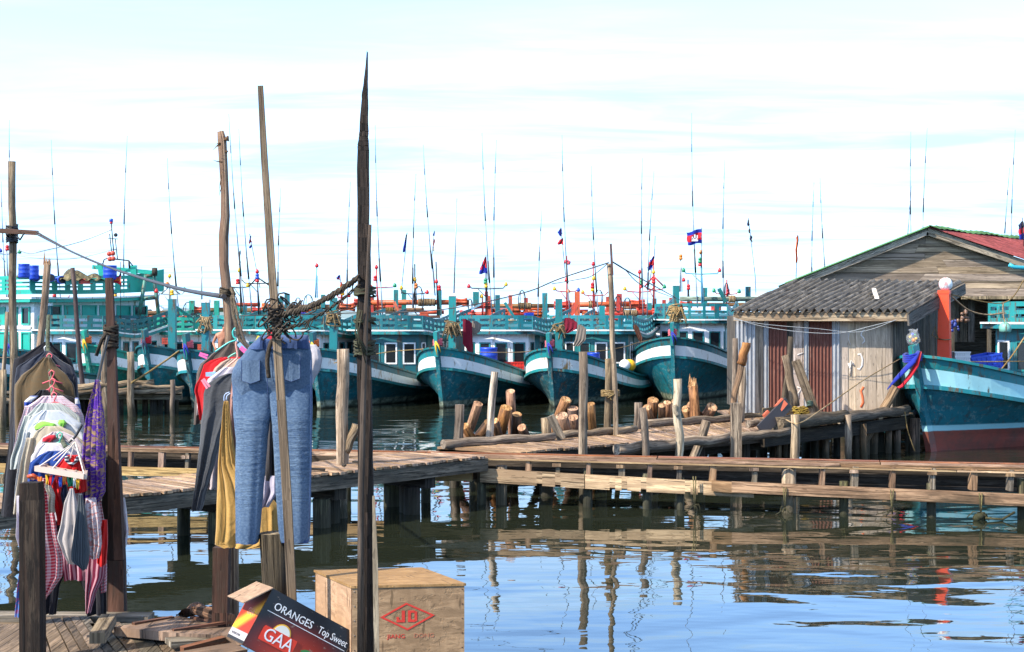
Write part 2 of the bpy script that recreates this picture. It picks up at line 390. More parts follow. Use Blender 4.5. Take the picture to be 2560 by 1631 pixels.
blue_pl = plain('blue plastic', (.015, .06, .48), .4); red_pl = plain('red plastic', (.65, .03, .015), .4)

# ---------------------------------------------------------------- water and far shore
m, t, b = newmat('harbour water')
tcn = t.nodes.new('ShaderNodeTexCoord')
def wn(scale, sx, sy, det, dist=0.0):
    mp = t.nodes.new('ShaderNodeMapping'); mp.inputs['Scale'].default_value = (sx, sy, 1); t.links.new(tcn.outputs['Object'], mp.inputs[0])
    return noise(t, mp.outputs[0], scale, det, .5, dist)
h = mth(t, 'ADD', mth(t, 'MULTIPLY', wn(.55, .5, 1.0, 2, .4), 1.0), mth(t, 'ADD', mth(t, 'MULTIPLY', wn(2.2, .55, 1.1, 2), .10), mth(t, 'MULTIPLY', wn(7.0, .6, 1.0, 2), .008)))
b.inputs['Base Color'].default_value = (.016, .020, .013, 1); b.inputs['Roughness'].default_value = .015; b.inputs['IOR'].default_value = 1.52
bump(t, b, h, 1.0, .037)
mb = MB(); mb.poly([(-1500, -60, 0), (1500, -60, 0), (1500, 4000, 0), (-1500, 4000, 0)]); tag(mb.build('water', m), kind='structure')
hm = plain('haze tinted wooded shore', (.16, .23, .25), .9, 0, .3, .02)  # blue-grey foliage colour with the haze of distance put in
mb = MB()
def hill(x0, x1, Y, hgt, seed, thick=160):
    q = random.Random(seed); k = 60
    def prof(u): return hgt * (math.sin(u * 3.14) ** .5) * (.55 + .25 * math.sin(u * 9 + seed) + .12 * math.sin(u * 31 + seed * 2) + .06 * math.sin(u * 83))
    mb.grid(lambda a, c: (x0 + (x1 - x0) * a, Y + thick * c, max(-1, prof(a)) * math.sin(3.14159 * (.02 + .96 * c)) + .3 * q.random() - .5), k, 10)
hill(-1300, -120, 2300, 24, 2); hill(-500, 60, 2600, 15, 5); hill(200, 1300, 2400, 14, 8)
tag(mb.build('hills', hm), kind='structure')

# ---------------------------------------------------------------- fishing boats
def sheer(x, P):       # x along boat: 0 at the stem, negative aft
    t_ = -x; f = max(0, 1 - t_ / 6.2); zm = P.get('zmid', .78); zb = P.get('zbow', 1.95)
    return zm + (zb - zm) * f ** 1.9 + max(0, (t_ - 8) / 7) ** 2 * .5
def halfw(x, P, lvl):
    t_ = max(0.0, -x); B = P.get('beam', 3.6) / 2
    if lvl == 'w': q = 1 - max(0, 1 - t_ / 6.5) ** 1.8; q *= .86
    else: q = (1 - max(0, 1 - t_ / 4.4) ** 2.3) ** P.get('bluff', .56); q *= 1.0 if lvl == 'd' else 1.02
    if t_ > 10: q *= 1 - .12 * ((t_ - 10) / 5) ** 2
    return B * q
def knuckle(x, P): 
    f = max(0, 1 + x / 6.2); return sheer(x, P) - .30 - .34 * f
XS0 = XS = [0, -.12, -.3, -.55, -.9, -1.3, -1.8, -2.4, -3.1, -4, -5, -6, -7.5, -9, -10.5, -12, -13.5, -15]
RAKE = .55
def hull_pt(x, lvl, side, P):
    """lvl: -1 keel, 0 water, .33,.66, 1 knuckle, 1.x up to 2 the rail"""
    zk, zd = knuckle(x, P), sheer(x, P)
    if lvl <= 0: z = lvl * .45; wd = halfw(x, P, 'w') * (1 + .5 * lvl)
    elif lvl <= 1: z = zk * lvl; a = halfw(x, P, 'w'); k_ = halfw(x, P, 'k'); wd = a + (k_ - a) * (lvl ** 1.7)
    else: z = zk + (zd - zk) * (lvl - 1); a = halfw(x, P, 'k'); k_ = halfw(x, P, 'd'); wd = a + (k_ - a) * (lvl - 1)
    zb = P.get('zbow', 1.95)
    RAKE = P.get('rake', .5); xr = x + RAKE * max(-.2, z / zb) ** 1.0 * max(0, 1 + x / 4) if z > 0 else x + RAKE * z / zb * .6 * max(0, 1 + x / 4)
    return Vector((xr, side * wd, z))
BOATS = {}
def window(parent, c, right, up, wd, ht, nrm, fm, pm, depth=.03, rail=.045):
    c = Vector(c); r = Vector(right).normalized(); u = Vector((0, 0, 1)); n = Vector(nrm).normalized()
    f = MB()
    for a, bb in (((-wd / 2, -ht / 2), (wd / 2, -ht / 2)), ((-wd / 2, ht / 2), (wd / 2, ht / 2)), ((-wd / 2, -ht / 2), (-wd / 2, ht / 2)), ((wd / 2, -ht / 2), (wd / 2, ht / 2))):
        A = c + r * a[0] + u * a[1] + n * depth / 2; B_ = c + r * bb[0] + u * bb[1] + n * depth / 2
        d = (B_ - A).normalized() * rail / 2; f.beam(A - d, B_ + d, rail, depth + .004 * (abs(d.z) > .01), up=n)
    o = f.build('window', fm, parent)
    p = MB(); p.poly([c + r * sx * wd / 2 + u * sy * ht / 2 + n * .008 for sx, sy in ((-1, -1), (1, -1), (1, 1), (-1, 1))])
    p.build('pane', pm, o); return o
def boat(px, py, label, theta=18, scheme='white', P=None, post=None, roof='teal', gear=True, num=None, detail=2, cloth_label=None, hullm=None, stern_from=None, ribbon=('pink', 'blue'), Y=None, group='fishing boats moored side by side', flagcols=None):
    P = P or {}
    S = P.get('scale', 1.0)
    loc = G(px, py) if Y is None else Vector(((px - CX) / FPX * Y, Y, 0))
    a = math.atan2(-math.cos(R(theta)), -math.sin(R(theta)))
    B = thing('fishing_boat', label, 'boat', loc, group); B.rotation_euler = (0, 0, a)
    Mi = (Matrix.Translation(loc) @ Matrix.Rotation(a, 4, 'Z')).inverted()
    LN = P.get('len', 15.0); XS = [x if x >= -5 else -5 + (x + 5) * (LN - 5) / 10 for x in XS0]
    main = P.get('main', teal); band = P.get('band', white)
    hm_ = hullm or hullmat('teal hull', TEALD)
    levels = [-1, 0, .18, .36, .55, .72, .88, 1]
    h = MB()
    for sd_ in (1, -1):
        g = [[hull_pt(x, l, sd_, P) for x in XS] for l in levels]
        for i in range(len(levels) - 1):
            for j in range(len(XS) - 1):
                q = [g[i][j], g[i][j + 1], g[i + 1][j + 1], g[i + 1][j]]
                if sd_ > 0: q = q[::-1]
                k = h.add(q); h.face(range(k, k + 4), None, True)
    tr = [hull_pt(-LN, l, 1, P) for l in levels] + [hull_pt(-LN, l, -1, P) for l in levels[::-1]]; h.poly(tr)
    ho = h.build('hull', hm_, B)
    # merge hull seams so it shades smoothly
    import bmesh
    bm = bmesh.new(); bm.from_mesh(ho.data); bmesh.ops.remove_doubles(bm, verts=bm.verts, dist=.002); bm.to_mesh(ho.data); bm.free()
    # upper strakes: white band between two painted strips, then inner bulwark
    for nm, l0, l1, mm in (('side_band', 1.0, 1.62, band), ('top_strake', 1.62, 2.0, main)):
        s_ = MB()
        for sd_ in (1, -1):
            for j in range(len(XS) - 1):
                q = [hull_pt(XS[j], l0, sd_, P), hull_pt(XS[j + 1], l0, sd_, P), hull_pt(XS[j + 1], l1, sd_, P), hull_pt(XS[j], l1, sd_, P)]
                ins = [Vector((p.x - .06, p.y * .97, p.z)) for p in q]
                if sd_ > 0: q = q[::-1]; ins = ins[::-1]
                k = s_.add(q); s_.face(range(k, k + 4), None, False)
                k = s_.add(ins[::-1]); s_.face(range(k, k + 4), None, False)
        s_.build(nm, mm, B)
    r_ = MB(); c_ = MB()
    for sd_ in (1, -1):
        for mbx, lv, hh, tt, dz in ((r_, 1.0, .09, .12, -.05), (c_, 2.0, .06, .12, 0)):
            pts = []
            for x in XS:
                p = hull_pt(x, lv, sd_, P); p.z += dz; p.y += sd_ * .01; pts.append(p)
            mbx.strip(pts, hh, tt)
    r_.build('rub_rail', main, B); c_.build('gunwale', main, B)
    d = MB()
    for j in range(len(XS) - 1):
        z0, z1 = sheer(XS[j], P) - .42, sheer(XS[j + 1], P) - .42
        p = [hull_pt(XS[j], 1.3, 1, P), hull_pt(XS[j], 1.3, -1, P), hull_pt(XS[j + 1], 1.3, -1, P), hull_pt(XS[j + 1], 1.3, 1, P)]
        for k, z in zip(range(4), (z0, z0, z1, z1)): p[k].z = z; p[k].y *= .97
        d.poly(p[::-1])
    d.build('deck', deckw, B)
    zb = P.get('zbow', 1.95); RAKE = P.get('rake', .5)
    s_ = MB(); tip = Vector((RAKE * 1.0 + .02, 0, zb + .05)); s_.beam((-.08, 0, -.35), tip, .13, .26, up=(1, 0, 0)); s_.build('stem', hm_, B)
    s_ = MB(); s_.beam(tip + Vector((-.03, 0, -.3)), tip + Vector((.10, 0, P.get('head', .50))), .13, .30, up=(1, 0, 0), w2=.12, h2=.26); s_.build('stem_head', main, B)
    if ribbon:
        s_ = MB()
        for k in range(5):
            z = zb + .10 + k * .045
            s_.tube([(RAKE + .0 + .17 * math.cos(q / 8 * 6.283), .13 * math.sin(q / 8 * 6.283), z + .03 * math.sin(q + k)) for q in range(8)], .035, 5, closed=True)
        s_.mi = 1
        s_.tube([(RAKE + .2, .0, zb + .22), (RAKE + .26, .12, zb + .1), (RAKE + .25, .2, zb - .12)], [.035, .03, .01], 5)
        s_.tube([(RAKE + .2, .0, zb + .18), (RAKE + .27, .04, zb + .02), (RAKE + .22, .07, zb - .25)], [.035, .03, .01], 5)
        s_.build('ribbon', [fabm[ribbon[0]], fabm[ribbon[1]]], B)
    # wheelhouse
    cx0 = P.get('cab', -5.0); cl_ = 5.2; hw = 1.22; cz0 = sheer(cx0, P) - .45; cz1 = P.get('roofz', 2.38)
    wallm = white if scheme == 'white' else main; framem = teal if scheme == 'white' else white
    front = [(cx0 - .42 * (abs(y) / hw) ** 2, y) for y in (-hw, -hw * .5, 0, hw * .5, hw)]
    ring = front + [(cx0 - cl_, hw), (cx0 - cl_, -hw)]
    wl = MB(); k = len(ring)
    for i in range(k):
        p, q = ring[i], ring[(i + 1) % k]; wl.poly([(q[0], q[1], cz0), (p[0], p[1], cz0), (p[0], p[1], cz1), (q[0], q[1], cz1)][::-1])
    wl.build('cabin', wallm, B)
    wz = cz0 + (cz1 - cz0) * .64; whh = (cz1 - cz0) * .36
    for i in range(4):
        p, q = Vector((*front[i], 0)), Vector((*front[i + 1], 0)); mid = (p + q) / 2; r = (q - p).normalized(); n = Vector((-r.y, r.x, 0)); n = n if n.x > 0 else -n
        mid.z = wz; window(B, mid, r, None, .40, whh, n, framem if scheme == 'white' else (white if i != 1 else main), glass, rail=.05)
        pn = MB(); c = mid.copy(); c.z = cz0 + (cz1 - cz0) * .22
        pn.beam(c - r * .2 + n * .008, c + r * .2 + n * .008, .02, (cz1 - cz0) * .26, up=n); 
        if scheme != 'white' or i % 2: pn.build('panel', white if scheme != 'white' else teal_l, B)
    yy = hw
    for i in range(6):
        x = cx0 - .85 - i * .62
        if i == 1:
            dr = MB(); dr.box(x - .27, x + .27, yy - .0, yy + .03, cz0 + .1, cz1 - .1); do = dr.build('door', teal_l if scheme == 'white' else main, B)
            kn = MB(); kn.ball((x + .2, yy + .05, (cz0 + cz1) / 2), .03, 6); kn.build('handle', steel, do)
        elif detail > 1 or i < 3: window(B, (x, yy, wz), (-1, 0, 0), None, .34, whh, (0, 1, 0), framem, glass, rail=.045)
    # roof with curved edge
    def rz(x): u = (cx0 - x) / cl_; return cz1 + .06 - .20 * math.sin(min(1, max(0, u)) * 3.1) ** 2 * 1.0 + .42 * max(0, u - .35) ** 1.3
    O = [(cx0 + .35 - .55 * (abs(y) / 1.5) ** 2.2, y) for y in (-1.5, -1.1, -.6, 0, .6, 1.1, 1.5)]
    xs_ = [cx0 - .6, cx0 - 1.4, cx0 - 2.2, cx0 - 3.0, cx0 - 3.8, cx0 - 4.6, cx0 - 5.5]
    outl = [(x, -1.5) for x in xs_[::-1]] + O + [(x, 1.5) for x in xs_]
    rf = MB(); top = [Vector((x, y, rz(x))) for x, y in outl]
    rf.strip([p - Vector((0, 0, .1)) for p in top], .115, .05); rf.mi = 1
    rf.strip([p + Vector((0, 0, .013)) for p in top], .05, .075); rf.mi = 0
    for x0, x1 in zip([cx0 + .2] + xs_, xs_):
        rf.poly([(x0, -1.46, rz(x0) + .02), (x0, 1.46, rz(x0) + .02), (x1, 1.46, rz(x1) + .02), (x1, -1.46, rz(x1) + .02)][::-1])
    rf.build('roof', [main, white], B)
    # slatted guard on the roof
    gi = [(x - (.22 if i in range(7, 14) else 0), y * .92) for i, (x, y) in enumerate(outl)]
    gd = MB(); gh = P.get('rail', .46)
    for zz0, hh in ((.07, .10), (.07 + gh * .42, .10), (gh, .12)):
        gd.strip([Vector((x, y, rz(x) + zz0)) for x, y in gi], hh, .03)
    for i in range(len(gi) - 1):
        p = Vector((*gi[i], 0)); q = Vector((*gi[i + 1], 0)); nseg = max(1, round((q - p).length / .42))
        for j in range(nseg):
            c = p + (q - p) * (j / nseg); z = rz(c.x); dirv = (q - p).normalized()
            gd.beam((c.x, c.y, z + .04), (c.x, c.y, z + gh + .1), .11 if (i + j) % 3 else .2, .036, up=(-dirv.y, dirv.x, 0))
    gd.build('roof_rail', main, B)
    if post:
        px_, yt, yb, hwp, Yp, capm, pm = post
        p = MB(); A = W(px_, yb, Yp); T = W(px_, yt, Yp); wdt = 2 * hwp / FPX * Yp
        A.z = .5; p.beam(A, T, wdt, wdt, up=(0, 1, 0), w2=wdt * .88, h2=wdt * .88)
        if capm: p.mi = 1; p.beam(T, T + Vector((0, 0, .10)), wdt * .98, wdt * .98, up=(0, 1, 0))
        po = p.build('mooring_post', [pm or teal, white], B, Mi=Mi)
    if num:
        x0 = num[2]; p0 = hull_pt(x0, 1.18, 1, P); p1 = hull_pt(x0 - 1, 1.18, 1, P); pu = hull_pt(x0, 1.5, 1, P)
        put_text(num[0], num[1], p0 + Vector((0, .07, .02)), p1 - p0, pu - p0, plain('blue lettering paint', (.02, .12, .5), .5), B)
    BOATS[label] = (B, Mi)
    return B, Mi
def wpart(mb, name, mats, BM, label=None):
    o = mb.build(name, mats, BM[0], Mi=BM[1])
    if label: o['label'] = label
    return o
def antenna(BM, xb, yb, xt, yt, Y, r=.019):
    m_ = MB(); a, b_ = W(xb, yb, Y), W(xt, yt, Y); 
    for i, (u0, u1) in enumerate(((0, .18), (.18, .3), (.3, .52), (.52, .60), (.60, .8), (.8, .84), (.84, 1))):
        m_.mi = i % 2; k = (1.5 - u0) * (1.6 if i % 2 else 1)
        p0 = a.lerp(b_, u0); p1 = a.lerp(b_, u1); bend = .06 * (b_.z - a.z) / 7
        p0.x -= bend * math.sin(3.14 * u0); p1.x -= bend * math.sin(3.14 * u1)
        m_.tube([p0, p1], [r * k, r * k * .85], 5)
    wpart(m_, 'antenna', [white_aerial, black_m], BM)
white_aerial = plain('pale aerial fibreglass', (.16, .19, .23), .4)
def mast(BM, px, yt, yb, Y, bar=None, lamps=(), colr='dark', tri=None, lean=0):
    mm = dict(dark=black_m, red=plain('red pole paint', (.38, .03, .025), .5), grey=steel, blue=plain('light blue pole paint', (.12, .35, .5), .5))[colr]
    p = MB(); k = Y / FPX
    p.tube([W(px - lean, yb, Y), W(px, yt, Y)], [2.2 * k, 1.6 * k], 6)
    p.tube([W(px - lean + 5, yb, Y), W(px + 2, (yt * 2 + yb) / 3, Y)], [1.2 * k, 1.0 * k], 5)
    if bar:
        x0, x1, by = bar
        p.tube([W(x0, by - 8, Y), W(x0 + 7, by, Y), W(px, by + 2, Y), W(x1 - 7, by, Y), W(x1, by - 8, Y)], 1.5 * k, 5)
        p.tube([W(px, by + 22, Y), W(x0 + (px - x0) * .5, by + 1, Y)], 1.0 * k, 5)
    if tri:
        for x in tri[:2]: p.tube([W(px, tri[2], Y), W(x, tri[3], Y)], 2.0 * k, 5)
    mo = wpart(p, 'mast', mm, BM)
    for (lx, ly, c, kind) in lamps:
        l = MB()
        if kind == 'b':   # bulb shaped
            l.lathe(W(lx, ly + 5, Y), [(2.2 * k, 0), (4.6 * k, 1.5 * k), (4.8 * k, 5 * k), (3.0 * k, 9 * k), (.6 * k, 11 * k)], 10)
        else:             # drum lamp
            l.lathe(W(lx, ly + 7, Y), [(5 * k, 0), (5 * k, 6 * k), (3 * k, 6.5 * k), (4.6 * k, 7 * k), (4.6 * k, 12 * k), (2 * k, 14 * k)], 10)
        l.build('lamp', lampm[c], mo, Mi=BM[1])
def flagpole(BM, pts, flags, Y, lean_r=.9):
    k = Y / FPX
    p = MB(); p.tube([W(x, y, Y) for x, y in pts], lean_r * k, 5); po = wpart(p, 'flag_pole', black_m, BM)
    for poly_, cols in flags:
        f = MB(); n = len(cols)
        # poly_: top-left, top-right, bottom-right, bottom-left; colour strips run across
        A, Bq, C, D = [Vector((x, y, 0)) for x, y in poly_]
        def fn(a, c, s=0): 
            q = A.lerp(Bq, a).lerp(D.lerp(C, a), c); return W(q.x + 1.2 * math.sin(c * 9), q.y + 1.5 * math.sin(a * 7), Y + .06 * math.sin(a * 9 + c * 4))
        for i in range(n):
            f.mi = i; f.grid(lambda a, c: fn(a, (i + c) / n), 6, 3)
        fo = f.build('flag', [fabm[c] for c in cols], po, Mi=BM[1])
def boom(BM, x0, x1, y, r, mat_, Y, drums=(), coils=(), y1=None):
    k = Y / FPX; p = MB(); y1 = y if y1 is None else y1; r = r * 1.25
    yy = lambda x: y + (y1 - y) * (x - x0) / (x1 - x0)
    p.tube([W(x, yy(x), Y + .1) for x in (x0, (x0 + x1) / 2, x1)], r * k, 10, wob=.04)
    bo = wpart(p, 'winch_shaft', mat_, BM)
    for a, c, dm in drums:
        d = MB(); n = 6
        for j in range(n):
            an = j / n * 6.283; oy, oz = math.cos(an) * r * 1.15 * k, math.sin(an) * r * 1.15 * k
            d.tube([W(x, yy(x), Y + .1) + Vector((0, oy * f_, oz * f_)) for x, f_ in ((a, 1.15), (a + (c - a) * .2, .9), (a + (c - a) * .5, .75), (a + (c - a) * .8, .95), (c, 1.15))], [r * .62 * k, r * .55 * k, r * .5 * k, r * .55 * k, r * .62 * k], 6)
        d.build('drum', dm, bo, Mi=BM[1])
    for a, c in coils:
        d = MB(); nn = int((c - a) / 4) + 1
        for j in range(nn):
            x = a + (c - a) * j / nn; cc = W(x, yy(x), Y + .1)
            d.tube([cc + Vector((rnd.uniform(-.01, .01) , math.cos(q / 10 * 6.283) * r * 1.3 * k, math.sin(q / 10 * 6.283) * r * 1.3 * k)) for q in range(10)], 1.8 * k, 5, closed=True)
        d.build('rope_winding', rope_m, bo, Mi=BM[1])
def gpost(BM, px, yt, yb, hw_, Y, mat_=None, lean=0, cap=False):
    p = MB(); k = Y / FPX; p.beam(W(px + lean, yb, Y), W(px, yt, Y), hw_ * 2 * k, hw_ * 2 * k, up=(0, 1, 0))
    if cap: p.mi = 1; p.beam(W(px, yt, Y), W(px, yt - 6, Y), hw_ * 1.7 * k, hw_ * 1.7 * k, up=(0, 1, 0))
    wpart(p, 'winch_post', [mat_ or teal, white], BM)
def hoop(BM, cx, y0, w_, Y, y1=None):
    p = MB(); k = Y / FPX; h_ = (y1 - y0) if y1 else w_ * 1.6
    p.tube([W(cx + w_ / 2 * math.cos(a / 18 * 6.283), y0 + h_ / 2 - h_ / 2 * math.sin(a / 18 * 6.283), Y) for a in range(18)], 1.3 * k, 5, closed=True)
    for dx in (-.2, .25): p.tube([W(cx + dx * w_, y0 + 4, Y), W(cx + dx * w_ * 1.5, y0 + h_ - 4, Y)], .8 * k, 4)
    wpart(p, 'hauling_hoop', black_m, BM)
def coil(px, y0, y1, hw_, Y, label, n=9, loose=0, mat_=None):
    c = MB(); k = Y / FPX; q = random.Random(int(px))
    for i in range(n):
        yy = y0 + (y1 - y0) * i / n; ex = q.uniform(.92, 1.25)
        C0 = W(px, yy, Y); ph = q.random() * 6.28
        c.tube([C0 + Vector((math.cos(a / 14 * 6.283) * hw_ * ex * k, math.sin(a / 14 * 6.283) * hw_ * 1.05 * k, math.sin(a / 14 * 6.283 + ph) * 4 * k)) for a in range(14)], 1.5 * k, 5, closed=True)
    for i in range(loose):
        a0 = px + q.uniform(-hw_, hw_); dr = q.uniform(12, 40); dx = q.uniform(6, 14)
        c.tube([W(a0 + dx * math.sin(u / 8 * 3.14) * (1 if i % 2 else -1), y0 + dr * math.sin(u / 8 * 3.14159) + (4 if u < 4 else 6), Y - .25 - .02 * i) for u in range(9)], 1.4 * k, 5)
    return single(c, 'rope_coil', mat_ or rope_m, label, 'rope', 'ropes coiled on mooring posts')

# ================================================================ the fleet, front row
U = 'fishing boats moored in the front row'
hull_a = hullmat('teal hull fresh', (.003, .145, .18), grime=.25); hull_b = hullmat('teal hull worn', (.008, .10, .125), grime=.75); hull_g = hullmat('green hull', (.012, .22, .165), grime=.4)
hull_r = hullmat('teal hull over red bottom', (.004, .125, .16), red=True, grime=.2)
bF = boat(-75, 1000, 'teal boat at the far left edge with faded blue writing on its white band', Y=46, P=dict(zbow=1.9), num=('.25748', .20, -5.2), group=U)
bA = boat(52, 1000, 'teal boat behind the black coat with white wheelhouse and a dark number on its band', Y=50, post=(122, 765, 880, 8, 52, True, None), P=dict(zbow=1.8), num=('567', .2, -5.0), group=U)
bG = boat(238, 990, 'small green boat with 2.00 lettered in blue on its white band', Y=50, scheme='white', hullm=hull_g, P=dict(main=green, zbow=1.95, beam=3.2, roofz=2.30), num=('2.00 18', .30, -2.2), ribbon=('orange', 'yellow'), group=U)
bC = boat(387, 985, 'teal boat with red cloth on its stem, right of the small green boat', Y=47, post=(431, 748, 870, 10, 48.8, False, None), hullm=hull_a, P=dict(zbow=2.0, beam=3.3), ribbon=('red', 'navy'), group=U)
b2 = boat(492, 1026, 'weathered teal boat with leaning bow just left of the red shirt', post=(515, 757, 890, 10, 46.5, True, None), theta=20, P=dict(zbow=1.9, cab=-5.6), ribbon=('pink', 'blue'), group=U, hullm=hull_b)
b3 = boat(803, 1022, 'teal boat behind the tall pointed pole, with white framed windows', scheme='teal', post=(834, 745, 880, 10, 47.4, False, None), P=dict(zbow=1.93, band=white_r), ribbon=('orange', 'yellow'), group=U)
b4 = boat(1108, 1020, 'teal boat in the middle with maroon cloth hung beside its rope wrapped post', post=(1131, 741, 885, 10, 47.7, True, None), P=dict(zbow=1.95), ribbon=('pink', 'yellow'), group=U)
b5 = boat(1385, 1018, 'rust streaked teal boat with scraped orange patch, second boat left of the shack', scheme='teal', hullm=hull_b, post=(1397, 748, 890, 9.5, 48, True, None), P=dict(zbow=1.9, band=white_r), ribbon=('pink', 'blue'), group=U)
b6 = boat(1686, 1003, 'clean bright teal boat with broad white band moored next to the shack', theta=14, hullm=hull_a, post=(1690, 715, 850, 8.5, 51.5, True, None), P=dict(zbow=2.22, beam=4.1, zmid=1.05, roofz=2.75, rail=.55, cab=-4.6), ribbon=('pink', 'blue'), group=U)
bR = boat(2330, 1128, 'right hand teal boat with red bottom and orange post topped by a ball', theta=44, hullm=hull_r, P=dict(len=11.6, rake=.72, head=.22, zbow=2.1, zmid=1.12, beam=3.7, roofz=2.72, cab=-5.35, band=paint('pale turquoise paint', (.33, .62, .66), .4, .12)), scheme='teal', ribbon=None, group=U)
# second row, mostly hidden by the first
U2 = 'fishing boats moored in the back row'
c1 = boat(585, 0, 'hidden boat of the back row whose mast shows over the brown jacket', Y=60, detail=1, P=dict(roofz=2.3), group=U2, ribbon=None)
c2 = boat(860, 0, 'back row boat whose red mast rises right of the pointed pole', Y=60, detail=1, scheme='teal', group=U2, ribbon=None)
c3 = boat(1120, 0, 'back row boat whose winches show above the boat with the maroon cloth', Y=60, detail=1, group=U2, ribbon=None)
c4 = boat(1330, 0, 'back row boat with orange winch shafts above the rust streaked boat', Y=61, detail=1, scheme='teal', group=U2, ribbon=None)
c5 = boat(1570, 0, 'back row boat showing slatted rail left of the big national flag', Y=62, detail=1, group=U2, ribbon=None)
c6 = boat(1790, 0, 'back row boat with teal post just left of the shack roof', Y=62, detail=1, group=U2, ribbon=None)
c7 = boat(250, 0, 'back row boat with sea green rail behind the teal square post at the left', Y=57, detail=1, P=dict(main=green, roofz=2.55), group=U2, ribbon=None)

# samson post of the right boat
p = MB(); Yp = 32.6; k = Yp / FPX
p.beam(W(2361, 930, Yp), W(2361, 728, Yp), 31 * k, 31 * k, up=(0.5, 1, 0), w2=25 * k, h2=25 * k); p.beam(W(2361, 735, Yp), W(2361, 726, Yp), 28 * k, 28 * k, up=(0.5, 1, 0))
po = wpart(p, 'mooring_post', orange_b, bR)
p = MB(); p.ball(W(2364, 711, Yp), 17 * k, 14); p.build('post_ball', paint('chalky white paint', (.68, .74, .74), .6, .5, gc=(.5, .2, .2)), po, Mi=bR[1])
p = MB(); p.tube([W(2347, 848, Yp - .2), W(2362, 850, Yp - .35), W(2376, 849, Yp - .2)], 1.6 * k, 5); p.tube([W(2347, 848, Yp - .2), W(2330, 838, Yp - .2), W(2338, 815, Yp - .2), W(2345, 845, Yp - .2)], 1.6 * k, 5); p.build('post_lashing', rope_m, po, Mi=bR[1])
# offering in a plastic bag on the right bow
p = MB(); bg0 = W(2283, 856, 30.6); kk = 30.6 / FPX
p.lathe(bg0 - Vector((0, 0, 6 * kk)), [(10 * kk, 0), (15 * kk, 6 * kk), (17 * kk, 15 * kk), (15 * kk, 24 * kk), (8 * kk, 31 * kk), (13 * kk, 38 * kk), (9 * kk, 37 * kk)], 14)
p.v = [(x + .025 * math.sin(z * 60 + y * 30), y + .02 * math.sin(x * 50), z + .02 * math.sin(x * 40)) for x, y, z in p.v]
m, t, b = newmat('clear plastic bag'); b.inputs['Base Color'].default_value = (.9, .93, .95, 1); b.inputs['Alpha'].default_value = .13; b.inputs['Roughness'].default_value = .15
o = p.build('plastic_bag', m, None, off=tuple(bg0)); o.location = bg0; tag(o, 'clear plastic bag of offerings on top of the right boat stem', 'bag')
for cc, dx, dz, rr in (('yellow', -7, 13, 3.5), ('blue', -1, 20, 4), ('green', 5, 18, 3.5), ('orange', 2, 5, 5), ('yellow', 8, 9, 3.5), ('green', -7, 3, 3)):
    q = MB(); q.ball(Vector((dx * kk, -.0 + (dx % 3) * .01, dz * kk)), rr * kk, 8); q.build('offering', lampm[cc], o)
# winch gear and masts -------------------------------------------------
boom(c3, 1150, 1362, 786, 5.5, orange, 63, drums=[(1150, 1186, orange), (1318, 1354, orange)])
boom(c3, 1185, 1385, 765, 4.5, brownpole, 61, drums=[(1185, 1226, orange)], coils=[(1298, 1330)])
boom(c2, 905, 1172, 757, 5.5, orange, 60, drums=[(1138, 1168, orange), (885, 925, orange)], coils=[(1047, 1090)], y1=756)
boom(c2, 900, 1060, 776, 5, brownpole, 62, coils=[(965, 985)])
boom(c2, 975, 1100, 792, 3, wood('pinkish plank', (.5, .25, .18)), 59)
boom(c4, 1405, 1575, 763, 5.5, orange, 62, drums=[(1385, 1426, orange), (1575, 1612, orange)], coils=[(1473, 1487)], y1=760)
boom(c4, 1455, 1668, 788, 5, orange, 60, drums=[(1455, 1492, orange), (1630, 1668, orange)], coils=[(1560, 1595)], y1=780)
boom(c4, 1430, 1560, 797, 3, brownpole, 59)
boom(c5, 1560, 1680, 768, 4.5, brownpole, 63, coils=[(1644, 1656)], drums=[(1590, 1625, orange)])
boom(b6, 1700, 1905, 748, 5, wood('grey teal boom', (.30, .40, .38)), 57, coils=[(1823, 1840)])
boom(c1, 655, 880, 768, 5.5, brownpole, 60, drums=[(655, 693, orange), (850, 888, orange)], coils=[(780, 800)])
boom(c1, 600, 760, 776, 4, brownpole, 62, drums=[(630, 660, orange)])
boom(c7, 236, 440, 787, 5, brownpole, 58, drums=[(236, 272, orange)], coils=[(320, 335)], y1=782)
boom(c7, 490, 560, 775, 4.5, brownpole, 58, drums=[(486, 508, orange)])
boom(c6, 1790, 1900, 762, 4, brownpole, 64)
for x0, x1, y, BM, Y, dr, cc in ((930, 1010, 768, c2, 62, [(930, 962, orange)], orange), (1215, 1300, 776, c3, 62, [(1268, 1300, orange)], orange), (1300, 1372, 772, c3, 63, [], orange), (1395, 1470, 779, c4, 63, [(1395, 1425, orange)], orange), (1500, 1560, 776, c4, 64, [(1530, 1560, orange)], orange), (1590, 1690, 779, c5, 62, [(1590, 1618, orange)], orange), (560, 650, 762, c1, 62, [(560, 590, orange)], orange), (700, 780, 776, c1, 61, [(740, 780, orange)], orange), (330, 420, 792, c7, 60, [(395, 420, orange)], orange), (1060, 1110, 781, c3, 61, [], orange), (1700, 1790, 762, c6, 63, [(1700, 1730, orange)], orange)):
    boom(BM, x0, x1, y, 4.2, cc, Y, drums=dr)
